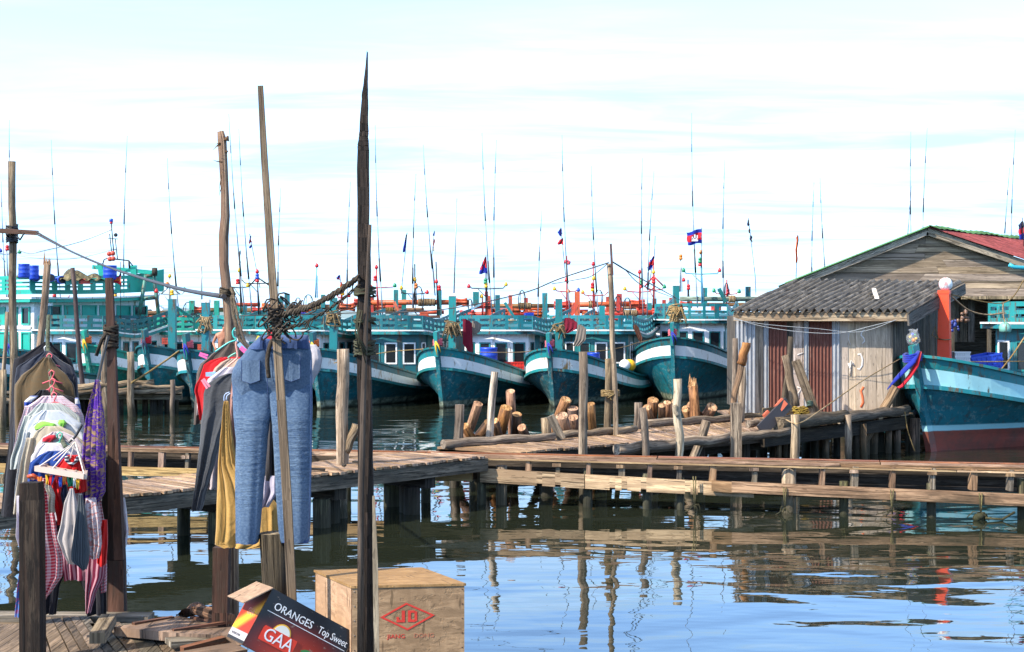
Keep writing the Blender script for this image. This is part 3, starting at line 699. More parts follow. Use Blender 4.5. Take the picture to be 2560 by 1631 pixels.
for BM, px, yt, yb, hw_, Y, mm, ln in ((c3, 1222, 740, 790, 5.5, 62, orange, 0), (c4, 1400, 745, 795, 5, 63, orange, 0), (c4, 1520, 742, 785, 5, 63, orange, 0), (c3, 1315, 745, 790, 5, 62, orange, 0), (c2, 930, 742, 790, 5, 62, orange, 0), (c5, 1660, 750, 790, 4.5, 63, orange, 0), (c1, 680, 752, 790, 5, 62, orange, 0), (c2, 1010, 725, 790, 5.5, 60.5, None, 0), (b3, 990, 725, 770, 5.5, 58, None, 0), (c3, 1098, 725, 790, 6, 60, None, 0), (c3, 1190, 730, 765, 7.5, 60, None, 0), (c3, 1244, 738, 795, 6, 60, None, 0),
        (c4, 1362, 733, 795, 6.5, 61, None, 0), (c4, 1443, 730, 800, 6.5, 60, orange, 0), (c4, 1548, 735, 785, 6.5, 61, orange, 0), (c5, 1623, 758, 800, 6, 61, None, 0), (c5, 1636, 747, 765, 5, 62, None, 0), (c5, 1678, 745, 800, 5, 60, orange, 0),
        (c6, 1762, 720, 760, 5.5, 60, None, 0), (b6, 1870, 717, 760, 6, 58, None, 0), (c1, 718, 735, 790, 6, 60, None, 0), (c1, 700, 745, 790, 8, 61, None, 0), (c1, 808, 737, 770, 5, 60, None, 0), (c1, 612, 765, 800, 5, 60, None, 0), (c1, 542, 752, 800, 6, 58, green, 0), (c7, 360, 768, 800, 8, 57, orange, 0), (c7, 290, 775, 850, 6, 55, green, 0), (b4, 1276, 738, 790, 5, 58, orange, 0), (b5, 1505, 765, 810, 7, 56, None, 0), (c7, 480, 752, 775, 6, 58, green, 0)):
    gpost(BM, px, yt, yb, hw_, Y, mm, ln, cap=(mm is None and px in (1190, 480)))
# slanting beams on the roofs
for BM, a, c, w_, Y, mm in ((b3, (985, 755), (1004, 795), 7, 57, orange), (b4, (1262, 757), (1290, 800), 7, 57, teal), (b6, (1797, 722), (1815, 756), 9, 56, teal), (bG, (290, 778), (370, 812), 9, 56, teal), (bA, (160, 785), (228, 820), 7, 55, teal), (b4, (1175, 775), (1205, 760), 5, 57, paint('blue grey paint', (.16, .3, .4))), (c1, (560, 745), (600, 775), 8, 60, green), (c1, (678, 740), (692, 765), 6, 60, orange), (c7, (440, 768), (485, 798), 7, 56, green), (c4, (1420, 800), (1440, 760), 14, 60, orange)):
    p = MB(); p.beam(W(*a, Y), W(*c, Y), w_ / FPX * Y, w_ / FPX * Y, up=(0, 1, 0)); wpart(p, 'derrick_arm', mm, BM)
for BM, x, y0, w_, Y, y1 in ((b3, 1046, 716, 26, 57, 788), (c3, 1175, 748, 12, 60, 775), (b4, 1305, 726, 18, 57, 782), (c5, 1545, 740, 18, 60, 780), (b5, 1568, 745, 20, 56, 795), (c4, 1497, 725, 20, 60, 765), (bG, 325, 757, 26, 57, 800), (c7, 470, 756, 24, 58, 800), (b2, 771, 737, 24, 56, 785), (c1, 585, 740, 20, 60, 790), (b2, 745, 745, 18, 55, 790), (b6, 1816, 708, 10, 58, 745)):
    hoop(BM, x, y0, w_, Y, y1)
mast(c2, 941, 672, 790, 58, (925, 989, 718), [(941, 668, 'red', 'b'), (938, 696, 'red', 'd'), (987, 714, 'green', 'b')], 'red', lean=-4)
mast(b3, 1037, 660, 760, 58, (1002, 1068, 734), [(1037, 699, 'yellow', 'b'), (1040, 715, 'orange', 'd'), (1068, 731, 'red', 'b'), (1003, 720, 'yellow', 'b')], 'dark')
mast(b3, 1090, 655, 790, 57, None, [(1091, 704, 'red', 'b'), (1098, 720, 'red', 'd')], 'dark', lean=-5)
mast(b4, 1215, 650, 790, 56, (1172, 1265, 721), [(1214, 703, 'green', 'd'), (1215, 713, 'yellow', 'd'), (1172, 716, 'red', 'b'), (1265, 711, 'yellow', 'b')], 'dark')
mast(c3, 1206, 738, 790, 60, None, [(1204, 741, 'yellow', 'b'), (1216, 735, 'red', 'd')], 'red')
mast(c4, 1417, 640, 795, 60, (1386, 1446, 728), [(1386, 722, 'yellow', 'b'), (1446, 725, 'blue', 'b'), (1416, 700, 'red', 'b'), (1421, 728, 'orange', 'b'), (1457, 731, 'yellow', 'b')], 'red')
mast(b5, 1483, 663, 800, 57, (1455, 1520, 738), [(1483, 660, 'red', 'b'), (1484, 696, 'yellow', 'b'), (1481, 714, 'red', 'd'), (1481, 722, 'yellow', 'd')], 'red')
mast(c5, 1599, 678, 775, 60, (1562, 1632, 729), [(1599, 680, 'red', 'b'), (1603, 706, 'green', 'd'), (1603, 714, 'red', 'd'), (1562, 722, 'yellow', 'b')], 'red')
mast(c5, 1634, 640, 780, 61, (1612, 1662, 724), [(1634, 702, 'red', 'd'), (1661, 717, 'green', 'b'), (1634, 680, 'yellow', 'b')], 'red', tri=(1612, 1659, 691, 716))
mast(b6, 1752, 625, 765, 57, (1708, 1800, 684), [(1752, 631, 'orange', 'b'), (1750, 651, 'green', 'd'), (1750, 659, 'red', 'd'), (1709, 676, 'green', 'b'), (1799, 676, 'red', 'b')], 'blue', lean=-3)
mast(b6, 1702, 640, 730, 56, None, [(1702, 643, 'orange', 'd')], 'grey', lean=2)
mast(c6, 1720, 700, 770, 62, None, [(1721, 718, 'red', 'd'), (1709, 700, 'red', 'b')], 'dark')
mast(c6, 1817, 700, 760, 62, (1785, 1848, 735), [(1785, 727, 'green', 'b'), (1848, 729, 'green', 'b'), (1820, 729, 'red', 'd')], 'red')
mast(b2, 643, 688, 790, 56, (605, 682, 708), [(643, 679, 'red', 'b'), (643, 691, 'blue', 'd'), (643, 699, 'red', 'd'), (619, 714, 'yellow', 'b')], 'dark', lean=-4, tri=(621, 680, 694, 718))
mast(c1, 599, 676, 785, 59, (570, 625, 718), [(598, 676, 'yellow', 'b'), (594, 704, 'red', 'd')], 'dark', lean=-4)
mast(c1, 792, 663, 745, 60, None, [(792, 664, 'red', 'b')], 'blue', lean=3)
mast(c1, 853, 706, 770, 60, (840, 872, 744), [(857, 734, 'yellow', 'b'), (872, 739, 'red', 'b')], 'red')
mast(bA, 138, 725, 800, 55, (108, 175, 747), [(136, 727, 'yellow', 'd'), (136, 736, 'red', 'd'), (141, 704, 'red', 'b')], 'red', lean=-6)
mast(bG, 287, 728, 800, 56, (270, 330, 760), [(288, 728, 'blue', 'd'), (288, 736, 'yellow', 'd'), (328, 745, 'yellow', 'b')], 'dark')
mast(bC, 424, 690, 770, 54, (392, 463, 735), [(424, 690, 'yellow', 'b'), (418, 712, 'orange', 'd'), (391, 728, 'red', 'b'), (461, 724, 'green', 'b'), (430, 732, 'yellow', 'd')], 'grey', tri=(402, 450, 715, 736))
mast(bF, 14, 555, 780, 56, (-20, 49, 634), [(18, 620, 'red', 'd'), (49, 630, 'green', 'b'), (1, 627, 'blue', 'b')], 'grey', lean=-8)
for BM, a in ((bA, (155, 790, 128, 350)), (bG, (310, 800, 318, 340)), (bC, (448, 790, 418, 395)), (c1, (612, 780, 572, 285)), (c1, (630, 780, 597, 322)), (c1, (695, 770, 702, 470)), (c2, (868, 770, 876, 455)), (c2, (957, 790, 938, 312)), (b3, (1032, 770, 1040, 435)),
        (b3, (1088, 740, 1058, 362)), (b4, (1231, 790, 1205, 333)), (c3, (1236, 770, 1241, 350)), (c3, (1345, 790, 1355, 525)), (c4, (1425, 790, 1405, 338)), (b5, (1497, 800, 1478, 415)), (c5, (1608, 790, 1606, 395)), (c5, (1618, 790, 1635, 428)), (b6, (1744, 770, 1729, 283)), (c6, (1809, 760, 1812, 400)), (bF, (18, 770, 3, 455)), (bF, (36, 770, 23, 300))):
    antenna(BM, *a, 57)
gp = MB(); gp.tube([W(1135, 740, 60), W(1142, 497, 60)], [.035, .025], 5); wpart(gp, 'bamboo_pole', steel, c3)
gp = MB(); gp.tube([W(505, 775, 60), W(503, 666, 60)], .04, 5); wpart(gp, 'bamboo_pole', steel, c7)
# flags (the full one is the national flag)
flagpole(c2, [(1003, 735), (1018, 582)], [([(1014, 588), (1018, 584), (1016, 600), (1012, 602)], ['navy']), ([(1012, 600), (1016, 600), (1012, 632), (1006, 630)], ['blue'])], 58)
flagpole(b3, [(1088, 720), (1080, 640), (1086, 577)], [([(1080, 590), (1087, 577), (1087, 592), (1082, 588)], ['blue']), ([(1083, 600), (1087, 598), (1084, 630), (1082, 626)], ['red', 'orange', 'yellow'])], 57)
flagpole(b4, [(1220, 700), (1215, 638)], [([(1206, 655), (1215, 640), (1218, 684), (1197, 685)], ['red', 'red', 'blue']), ([(1201, 670), (1208, 655), (1216, 682), (1197, 685)], ['blue'])], 55)
flagpole(c4, [(1414, 690), (1402, 569)], [([(1393, 580), (1404, 570), (1406, 585), (1400, 592)], ['blue']), ([(1400, 598), (1408, 596), (1409, 613), (1392, 611)], ['red'])], 59)
flagpole(c5, [(1621, 720), (1636, 640), (1638, 590)], [([(1625, 650), (1636, 640), (1634, 662), (1618, 668)], ['blue', 'red', 'red']), ([(1618, 668), (1634, 660), (1626, 676), (1620, 678)], ['blue'])], 59)
fl = MB()
flagpole(b6, [(1755, 690), (1754, 570)], [([(1716, 582), (1754, 572), (1754, 608), (1719, 614)], ['blue', 'red', 'red', 'blue'])], 56.5)
fp = MB()   # white temple emblem standing on the red field
Yf = 56.38
for x, w_, y0, y1 in ((1737, 16, 604, 600), (1737, 12, 600, 596), (1731, 3, 598, 591), (1737, 4, 598, 587), (1743, 3, 598, 590)):
    y0 -= (x - 1735) * .2; y1 -= (x - 1735) * .2
    fp.beam(W(x, y0, Yf), W(x, y1, Yf), w_ / FPX * Yf, .012, up=(0, 1, 0))
wpart(fp, 'flag_emblem', fabm['white'], b6)
flagpole(c1, [(650, 720), (624, 585)], [([(622, 602), (627, 588), (629, 606), (622, 610)], ['blue', 'red']), ([(622, 616), (630, 612), (631, 620), (623, 621)], ['blue'])], 59)
flagpole(c1, [(603, 690), (599, 628)], [([(598, 630), (601, 625), (601, 660), (596, 662)], ['navy', 'maroon', 'navy'])], 60)
flagpole(c1, [(853, 730), (850, 688)], [([(840, 693), (850, 688), (850, 702), (842, 698)], ['blue', 'red']), ([(850, 706), (855, 706), (858, 726), (850, 724)], ['orange', 'yellow'])], 60)
flagpole(c6, [(1890, 740), (1888, 690), (1871, 546)], [([(1867, 560), (1871, 548), (1875, 562), (1869, 566)], ['navy']), ([(1870, 573), (1876, 572), (1877, 584), (1871, 582)], ['grey']), ([(1873, 590), (1880, 590), (1881, 606), (1876, 606)], ['navy', 'grey'])], 60)
flagpole(c6, [(1990, 700), (1994, 590)], [([(1990, 592), (1996, 588), (1993, 658), (1988, 656)], ['orange', 'orange'])], 50)
flagpole(bG, [(302, 800), (301, 655)], [([(296, 690), (302, 680), (303, 715), (276, 702)], ['blue', 'pink', 'orange', 'red'])], 52)
for x, y, cc, nm in ((1418, 656, 'pink', 'pink paper flower'), ):
    f = MB(); [f.ball(W(x + dx, y + dy, 59.5), .07, 5) for dx, dy in ((-5, 0), (0, 3), (5, 0), (0, -3), (-3, -3), (4, 3))]; wpart(f, 'paper_flower', fabm['pink'], c4)
# aerials standing beyond the house roof belong to boats hidden behind it: two of those boats
c8 = boat(1995, 0, 'boat hidden behind the shack showing only thin aerials over its roof', Y=55, detail=1, group=U2, ribbon=None)
c9 = boat(2230, 0, 'boat hidden behind the red roofed house showing only aerials above the ridge', Y=55, detail=1, group=U2, ribbon=None)
for BM, a in ((c8, (2030, 760, 2035, 457)), (c8, (2070, 760, 2050, 445)), (c9, (2305, 760, 2318, 320)), (c9, (2283, 760, 2277, 330)), (c9, (2527, 760, 2538, 325)), (c9, (2505, 760, 2524, 420)), (c9, (2262, 760, 2279, 465))): antenna(BM, *a, 60)
# rope coils, drapes, drums and people aboard ---------------------------
coil(515, 790, 835, 14, 46.5, 'tan rope hung in long loops on the post by the bare backed person', 6, 12)
coil(834, 778, 815, 15, 47.4, 'neat tan rope coil round the post left of the pointed pole', 12, 4)
coil(1131, 805, 838, 16, 47.7, 'thick tangle of tan rope round the post beside the maroon cloth', 14, 12)
coil(1397, 808, 830, 13, 48, 'thin tan rope drooping from the post of the rust streaked boat', 5, 9)
coil(1690, 765, 808, 16, 51.5, 'heavy golden rope coil on the post of the clean teal boat', 14, 12)
coil(293, 800, 815, 10, 54, 'hank of pale rope over the rail behind the green boat', 4, 10)
def drape(name, label, cat, Y, rows, mat_, amp=.05, n=14, group=None, folds=3, th=.02):
    """hanging cloth: rows of (y, x-left, x-right) in the photograph at depth Y"""
    d = MB(); q = random.Random(int(rows[0][1])); ph = q.random() * 6
    ys = [r[0] for r in rows]
    def at(y):
        for a, c in zip(rows, rows[1:]):
            if y <= c[0]: u = (y - a[0]) / (c[0] - a[0]); return a[1] + (c[1] - a[1]) * u, a[2] + (c[2] - a[2]) * u
        return rows[-1][1:]
    def fn(s):
        def g(a, c):
            y = ys[0] + (ys[-1] - ys[0]) * c; xl, xr = at(y)
            return W(xl + (xr - xl) * a, y, Y + s * th + amp * math.sin(a * folds * 6.28 + ph + c * 2) * (.3 + .7 * c))
        return g
    H_ = (ys[-1] - ys[0]) / FPX * Y; Wd = max(r[2] - r[1] for r in rows) / FPX * Y
    d.grid(fn(-.5), n, 16, uvs=(Wd, H_)); d.grid(fn(.5), n, 16, uvs=(Wd, H_))
    return single(d, name, mat_, label, cat, group)
drape('draped_cloth', 'maroon cloth hanging beside the post of the middle boat', 'cloth', 48.2, [(798, 1157, 1165), (806, 1157, 1180), (860, 1157, 1182), (880, 1172, 1181)], fabm['maroon'], .02, folds=1.5)
drape('draped_cloth', 'grey brown cloth hanging right of the maroon one', 'cloth', 48.4, [(803, 1180, 1192), (812, 1180, 1205), (830, 1180, 1200), (836, 1182, 1190)], fabm['grey'], .02)
drape('draped_cloth', 'crumpled dark red cloth hung by the post of the rust streaked boat', 'cloth', 49, [(795, 1412, 1425), (806, 1409, 1443), (822, 1408, 1443), (834, 1410, 1420)], fabm['maroon'], .025)
drape('draped_cloth', 'khaki trousers hung to dry aboard the rust streaked boat', 'cloth', 49, [(812, 1445, 1452), (822, 1443, 1466), (850, 1438, 1464), (866, 1432, 1448)], fabm['grey'], .02)
def drum(px, yt, yb, hw_, Y, label, mat_=None, lidless=False, cat='barrel'):
    d = MB(); k = Y / FPX; h_ = (yb - yt) * k; r = hw_ * k
    d.lathe(W(px, yb, Y), [(r * .93, 0), (r, h_ * .12), (r * .98, h_ * .32), (r * 1.02, h_ * .35), (r * .98, h_ * .38), (r, h_ * .62), (r * 1.03, h_ * .65), (r, h_ * .68), (r * .96, h_ * .9), (r * 1.0, h_ * .93), (r * .98, h_), (r * .88, h_ * .99), (r * .86, h_ * .8 if lidless else h_ * .97)], 20)
    return single(d, 'barrel', mat_ or blue_pl, label, cat, 'blue barrels aboard')
drum(1222, 869, 925, 22, 50, 'blue barrel on deck in front of the middle white wheelhouse')
drum(1484, 882, 925, 16, 50, 'blue barrel behind the tall grey post on the rust streaked boat')
drum(60, 660, 695, 14, 50, 'tilted open blue barrel nearest the grey pole on the big green trawler', lidless=True)
drum(85, 664, 700, 12, 51, 'smaller blue barrel behind the tilted one on the big green trawler', lidless=True)
drum(275, 664, 700, 17, 52, 'blue tub beside the orange flag on the big green trawler', lidless=True)
for i, (x, y, r_, lb) in enumerate(((92, 695, 9, 'leftmost'), (128, 695, 10, 'middle'), (155, 700, 10, 'rightmost'))):
    d = MB(); c0 = W(x, y, 51); k = 51 / FPX; d.lathe(c0, [(r_ * k, 0), (r_ * 1.03 * k, .1), (r_ * k, .5), (r_ * .95 * k, .9)], 16, axis=(-.5, 1, 0)); d.mi = 1; d.lathe(c0 + Vector((.01, -.02, 0)), [(r_ * .85 * k, 0), (r_ * .85 * k, .02)], 14, axis=(-.5, 1, 0))
    single(d, 'barrel', [blue_pl, black_m], lb + ' of the three blue barrels lying on their sides on the green trawler', 'barrel', 'blue barrels aboard')
def crate(px0, px1, yt, yb, Y, dep, label, mat_, tilt=0.0, name='crate', slots=True):
    k = Y / FPX; c0 = W((px0 + px1) / 2, yb, Y); wd = (px1 - px0) * k; h_ = (yb - yt) * k; d = MB()
    for s in (-1, 1):
        d.box(-wd / 2, wd / 2, -.012 + s * dep / 2, .012 + s * dep / 2, 0, h_); d.box(-.012 + s * (wd / 2 + .013), .012 + s * (wd / 2 + .013), -dep / 2, dep / 2, 0, h_)
    d.box(-wd / 2, wd / 2, -dep / 2 + .013, dep / 2 - .013, .01, .03)
    for z in (h_ * .97, h_ * .55, h_ * .06): d.box(-wd / 2 - .03, wd / 2 + .03, -dep / 2 - .03, -dep / 2 - .014, z - .02, z + .02)
    for i in range(7): x = -wd / 2 + wd * i / 6; d.box(x - .012, x + .012, -dep / 2 - .028, -dep / 2 - .015, .03, h_ * .93)
    o = d.build(name, mat_); o.location = c0; o.rotation_euler = (0, -tilt, R(8)); return tag(o, label, 'crate')
crate(1262, 1306, 905, 928, 50.5, .5, 'red plastic tub by the wheelhouse door of the middle boat', red_pl)
crate(1338 - 25, 1395, 842, 852, 54, .4, 'orange crate under the khaki trousers', plain('orange plastic', (.8, .12, .02)))
crate(2416, 2492, 888, 922, 34.2, .7, 'tilted blue plastic crate in front of the dark house opening', blue_pl, R(9))
crate(2376, 2412, 880, 905, 34.0, .5, 'white plastic basket between the orange post and the blue crate', plain('white plastic', (.62, .65, .68)))
crate(2430, 2488, 915, 932, 33.9, .6, 'lower blue plastic crate under the tilted one', blue_pl, R(9))
for x0, x1, y0, y1, Y, lb, cm in ((170, 200, 700, 712, 51, 'green fish crate on the trawler rail, left one', green), (202, 228, 699, 710, 51, 'orange fish crate between the green ones on the trawler', orange), (230, 262, 697, 708, 51, 'green fish crate on the trawler right of the orange one', green)):
    crate(x0, x1, y0, y1, Y, .4, lb, cm)
crate(408, 423, 846, 860, 49.5, .25, 'small orange box beside the square teal post', orange); crate(497, 514, 862, 876, 47, .25, 'small orange box at the foot of the rope wrapped post by the person', orange)
for x, y, lb, cm in ((1562, 905, 'round white and amber float on the rust streaked boat', 'white'),):
    d = MB(); d.ball(W(x, y + 8, 49), .2, 12); d.mi = 1; d.ball(W(x + 12, y + 9, 49.2), .22, 12); single(d, 'float', [lampm['white'], lampm['yellow']], lb, 'float')
d = MB(); kk = 33 / FPX; d.lathe(W(2513, 832, 33.0), [(8 * kk, 0), (14.5 * kk, 3 * kk), (15 * kk, 12 * kk), (13 * kk, 20 * kk), (8 * kk, 25 * kk), (1.5 * kk, 27 * kk), (1.5 * kk, 31 * kk)], 16)
single(d, 'hanging_float', paint('pale green float', (.16, .42, .36), .5, .3), 'pale green float hanging on a rope before the right wheelhouse', 'float')
def rope(name, pts, label, r=.012, mat_=None, cat='rope', sag=0.0, n=14, group=None, wob=0.0):
    d = MB(); P = [Vector(p) for p in pts]
    if len(P) == 2:
        P = [P[0].lerp(P[1], u / n) - Vector((0, 0, sag * math.sin(3.14159 * u / n))) for u in range(n + 1)]
    elif len(P) < 12:
        Q = []
        for i in range(len(P) - 1):
            a = P[max(0, i - 1)]; b_ = P[i]; c = P[i + 1]; e = P[min(len(P) - 1, i + 2)]
            for u in range(6):
                s = u / 6; Q.append(.5 * ((2 * b_) + (c - a) * s + (2 * a - 5 * b_ + 4 * c - e) * s * s + (3 * b_ - a - 3 * c + e) * s ** 3))
        P = Q + [P[-1]]
    d.tube(P, r, 6, wob=wob); return single(d, name, mat_ or rope_m, label, cat, group)
rope('rope', [W(2378, 737, 32.6), W(2508, 758, 33), W(2560, 700, 33)], 'thin rope running from the orange post top up to the right edge', .014)
rope('rope', [W(2378, 740, 32.6), W(2420, 775, 32.8), W(2465, 787, 33), W(2507, 783, 33)], 'slack rope sagging from the orange post to the hanging float', .02)
rope('rope', [W(2508, 757, 33), W(2508, 785, 33), W(2513, 808, 33)], 'short rope holding the pale green float', .018)
rope('rope', [W(2360, 902, 31.5), W(2410, 905, 31.8), W(2560, 904, 33)], 'taut mooring rope crossing over the gunwale of the right boat', .014)
rope('rope', [W(2490, 940, 32.5), W(2530, 890, 32.5), W(2570, 830, 32.5)], 'pale rope rising diagonally past the right wheelhouse', .018)
# person aboard, bare back, head bowed --------------------------------
def person():
    root = thing('person', 'bare backed person with short dark hair bending aboard the boat left of the peeled pole', 'person', W(556, 930, 47.5))
    J = dict(pel=(0, 0, .62), sp=(-.05, 0, .9), ch=(-.02, 0, 1.18), nk=(.06, 0, 1.36), hd=(.09, -.02, 1.47), tp=(.10, -.02, 1.57),
             ls=(-.19, .0, 1.24), le=(-.30, -.06, .98), lw=(-.2, -.2, .8), lh=(-.16, -.26, .76), rs=(.17, .0, 1.24), re=(.30, -.08, 1.0), rw=(.26, -.22, .82), rh=(.24, -.28, .78),
             lk=(-.2, -.34, .5), la=(-.2, -.3, .06), lt=(-.2, -.46, .03), rk=(.2, -.34, .5), ra=(.2, -.3, .06), rt=(.2, -.46, .03), lhp=(-.12, 0, .6), rhp=(.12, 0, .6))
    E = [('pel', 'sp'), ('sp', 'ch'), ('ch', 'nk'), ('nk', 'hd'), ('hd', 'tp'), ('ch', 'ls'), ('ls', 'le'), ('le', 'lw'), ('lw', 'lh'), ('ch', 'rs'), ('rs', 're'), ('re', 'rw'), ('rw', 'rh'), ('pel', 'lhp'), ('lhp', 'lk'), ('lk', 'la'), ('la', 'lt'), ('pel', 'rhp'), ('rhp', 'rk'), ('rk', 'ra'), ('ra', 'rt')]
    rad = dict(pel=.15, sp=.13, ch=.15, nk=.062, hd=.095, tp=.07, ls=.07, le=.045, lw=.032, lh=.035, rs=.07, re=.045, rw=.032, rh=.035, lk=.07, la=.045, lt=.035, rk=.07, ra=.045, rt=.035, lhp=.1, rhp=.1)
    ks = list(J); me = bpy.data.meshes.new('body'); me.from_pydata([J[k_] for k_ in ks], [(ks.index(a), ks.index(c)) for a, c in E], [])
    o = bpy.data.objects.new('body', me); col.objects.link(o); o.parent = root
    s = o.modifiers.new('skin', 'SKIN'); sub = o.modifiers.new('sub', 'SUBSURF'); sub.levels = 2; sub.render_levels = 2
    for i, k_ in enumerate(ks): me.skin_vertices[0].data[i].radius = (rad[k_], rad[k_] * (.8 if k_ in ('ch', 'sp') else 1))
    me.skin_vertices[0].data[0].use_root = True
    me.materials.append(plain('tanned skin', (.36, .15, .085), .55))
    hr = MB(); hr.ball((.10, .02, 1.53), .112, 12, 1.02); hr.build('hair', plain('dark hair', (.012, .010, .010), .6), root)
    sh = MB(); sh.tube([(-.1, .0, .72), (-.14, -.06, .62), (-.18, -.25, .53)], [.15, .15, .12], 10); sh.tube([(.1, .0, .72), (.14, -.06, .62), (.18, -.25, .53)], [.15, .15, .12], 10); sh.build('shorts', fabm['navy'], root)
    for sx in (-1, 1):
        for i in range(5):
            f = MB(); bx = (-.16 if sx < 0 else .24) + (i - 2) * .016; bz = .76 if sx < 0 else .78
            f.tube([(bx, -.26, bz), (bx + .004 * (i - 2), -.30, bz - .02), (bx, -.315, bz - .05)], [.01, .009, .007], 5); f.build('finger', MATS['tanned skin'], root)
person()

# heaps of gear behind the roof rails
for x0, x1, y, Y, cA, cB, lab in ((640, 700, 797, 56, (.16, .15, .10), (.06, .06, .04), 'drab net heaped behind the roof rail above the jeans'), (930, 1000, 793, 57, (.50, .16, .09), (.22, .07, .05), 'reddish net heaped behind the rail right of the pointed pole'), (1215, 1290, 796, 57, (.34, .26, .17), (.13, .10, .06), 'tan net heaped on the roof of the middle boat'), (1470, 1560, 796, 57, (.22, .16, .12), (.08, .05, .04), 'brown net heaped on the roof of the rust streaked boat'), (1380, 1440, 790, 59, (.5, .12, .06), (.25, .06, .03), 'orange net bundle between the two posts left of the lashed poles'), (330, 400, 806, 57, (.12, .18, .14), (.05, .08, .06), 'dark green net heaped above the green boat')):
    mb = MB(); mb.grid(lambda a, c: W(x0 + (x1 - x0) * a, y + 6 - (9 + 4 * math.sin(a * 11 + x0) + 2 * math.sin(a * 31 + c * 9)) * math.sin(c * 3.14) * math.sin(min(1, a * 1.02 + .02) * 3.14) ** .5, Y + 1.6 * c), 36, 10)
    single(mb, 'fishing_net', wood('net ' + lab[:12], cA, cB, grain=8, along=8), lab, 'net')
drape('draped_cloth', 'dark brown cloth slung over the rail right of the lashed poles', 'cloth', 50.5, [(812, 1584, 1590), (818, 1582, 1596), (845, 1594, 1606), (856, 1600, 1604)], wood('brown sacking', (.14, .05, .03)), .02)

p = MB(); Yr = 30.5
for k in range(4): p.tube([W(2283 + 24 * math.cos(a) , 888 + k * 5 + 3 * math.sin(a * 2), Yr + .25 + .42 * math.sin(a)) for a in [j * .6283 for j in range(10)]], .028, 6, closed=True)
p.tube([W(2296, 878, Yr - .1), W(2282, 905, Yr - .2), W(2262, 925, Yr - .15), W(2240, 948, Yr - .1), W(2218, 974, Yr)], [.05, .09, .08, .06, .02], 6, ratio=.35); p.mi = 1
p.tube([W(2300, 880, Yr - .1), W(2290, 915, Yr - .2), W(2275, 940, Yr - .15), W(2255, 965, Yr - .1), W(2222, 982, Yr)], [.05, .07, .06, .05, .015], 6, ratio=.35)
wpart(p, 'ribbon', [fabm['blue'], fabm['red']], bR)

for px, y, w_, Y, cm, lb in ((905, 792, 16, 56, red_pl, 'small red tub on the roof just left of the pointed pole'), (1060, 790, 18, 57, orange, 'orange box on a roof above the boat with the maroon cloth'), (1322, 792, 18, 58, blue_pl, 'blue box on the roof left of the rust streaked boat'), (1535, 793, 20, 57, red_pl, 'red box on the roof right of the lashed poles'), (755, 791, 18, 57, blue_pl, 'blue box on the roof above the white sleeve'),
        (458, 800, 16, 58, orange, 'orange box on the roof between the two square posts at the left'), (1790, 770, 16, 58, orange, 'orange box on the roof of the clean teal boat'), (20, 905, 60, 46.5, orange, 'orange crate on deck of the far left boat'), (1668, 792, 14, 60, orange, 'small orange box seen left of the golden rope coil')):
    crate(px - w_ / 2, px + w_ / 2, y - 9, y + 6, Y, .4, lb, cm)

# ================================================================ big green trawler at the left
TY = 52
tr = thing('trawler', 'big sea green trawler with nets piled on its upper deck at the far left', 'boat', (W(90, 0, TY).x, TY, 0))
def tp(mb, name, mat_, label=None, parent=None): 
    o = mb.build(name, mat_, parent or tr, off=tuple(tr.location)); 
    if label: o['label'] = label
    return o
C0 = W(87, 760, TY); fa = Vector((-.80, .60, 0)).normalized(); fb = Vector((.62, .78, 0)).normalized()
gr2 = paint('bright sea green paint', (.010, .33, .25), .4, .2)
def tz(u): return .16 * (u / 5.0) ** 2           # sheer to the stern
def path(e, z, ext=.0, n=9):
    L_ = 5.2; A = C0 + fa * (L_ if True else 0); pts = []
    nf = (fa.cross(Vector((0, 0, 1)))).normalized(); ns = Vector((0, 0, 1)).cross(fb).normalized()
    if nf.y > 0: nf = -nf
    if ns.y > 0: ns = -ns
    for i in range(4): p = C0 + fa * L_ * (1 - i / 4) + nf * e; p.z = z; pts.append(p)
    c = C0 + (nf + ns).normalized() * e; c.z = z; pts.append(c)
    for i in range(1, n + 1): u = (4.9 + ext) * i / n; p = C0 + fb * u + ns * e; p.z = z + tz(u); pts.append(p)
    return pts
mb = MB(); mb.strip(path(0, .6), 3.0, .1); tp(mb, 'cabin', white)
mb = MB(); mb.strip(path(.28, 3.50, .3), .16, .5); mb.mi = 1; mb.strip(path(.56, 3.62, .3), .06, .05); tp(mb, 'eaves', [gr2, white])
mb = MB()
pth = path(.42, 3.80, .1)
mb.strip(pth, .16, .06); mb.strip([p + Vector((0, 0, .24)) for p in pth], .07, .06); mb.strip([p + Vector((0, 0, .39)) for p in pth], .07, .06); mb.strip([p + Vector((0, 0, .54)) for p in pth], .14, .06)
for i in range(len(pth) - 1):
    p = pth[i]; d = (pth[i + 1] - pth[i]).normalized(); mb.beam(p + Vector((0, 0, .1)), p + Vector((0, 0, .6)), .2, .07, up=(-d.y, d.x, 0))
tp(mb, 'deck_rail', gr2)
mb = MB(); e = pth[-3]; f_ = pth[-1]; mb.strip([e, f_, f_ + fb * .5], .2, .08, hs=[.68, .8, .9]); tp(mb, 'stern_board', gr2)
mb = MB(); q = [C0 + fa * 5, C0, C0 + fb * 5.0, C0 + fa * 5 + fb * 5.0]; mb.poly([(p.x, p.y, 3.7) for p in q]); tp(mb, 'upper_deck', deckw)
ns = Vector((0, 0, 1)).cross(fb).normalized(); nf = fa.cross(Vector((0, 0, 1))).normalized()
if ns.y > 0: ns = -ns
if nf.y > 0: nf = -nf
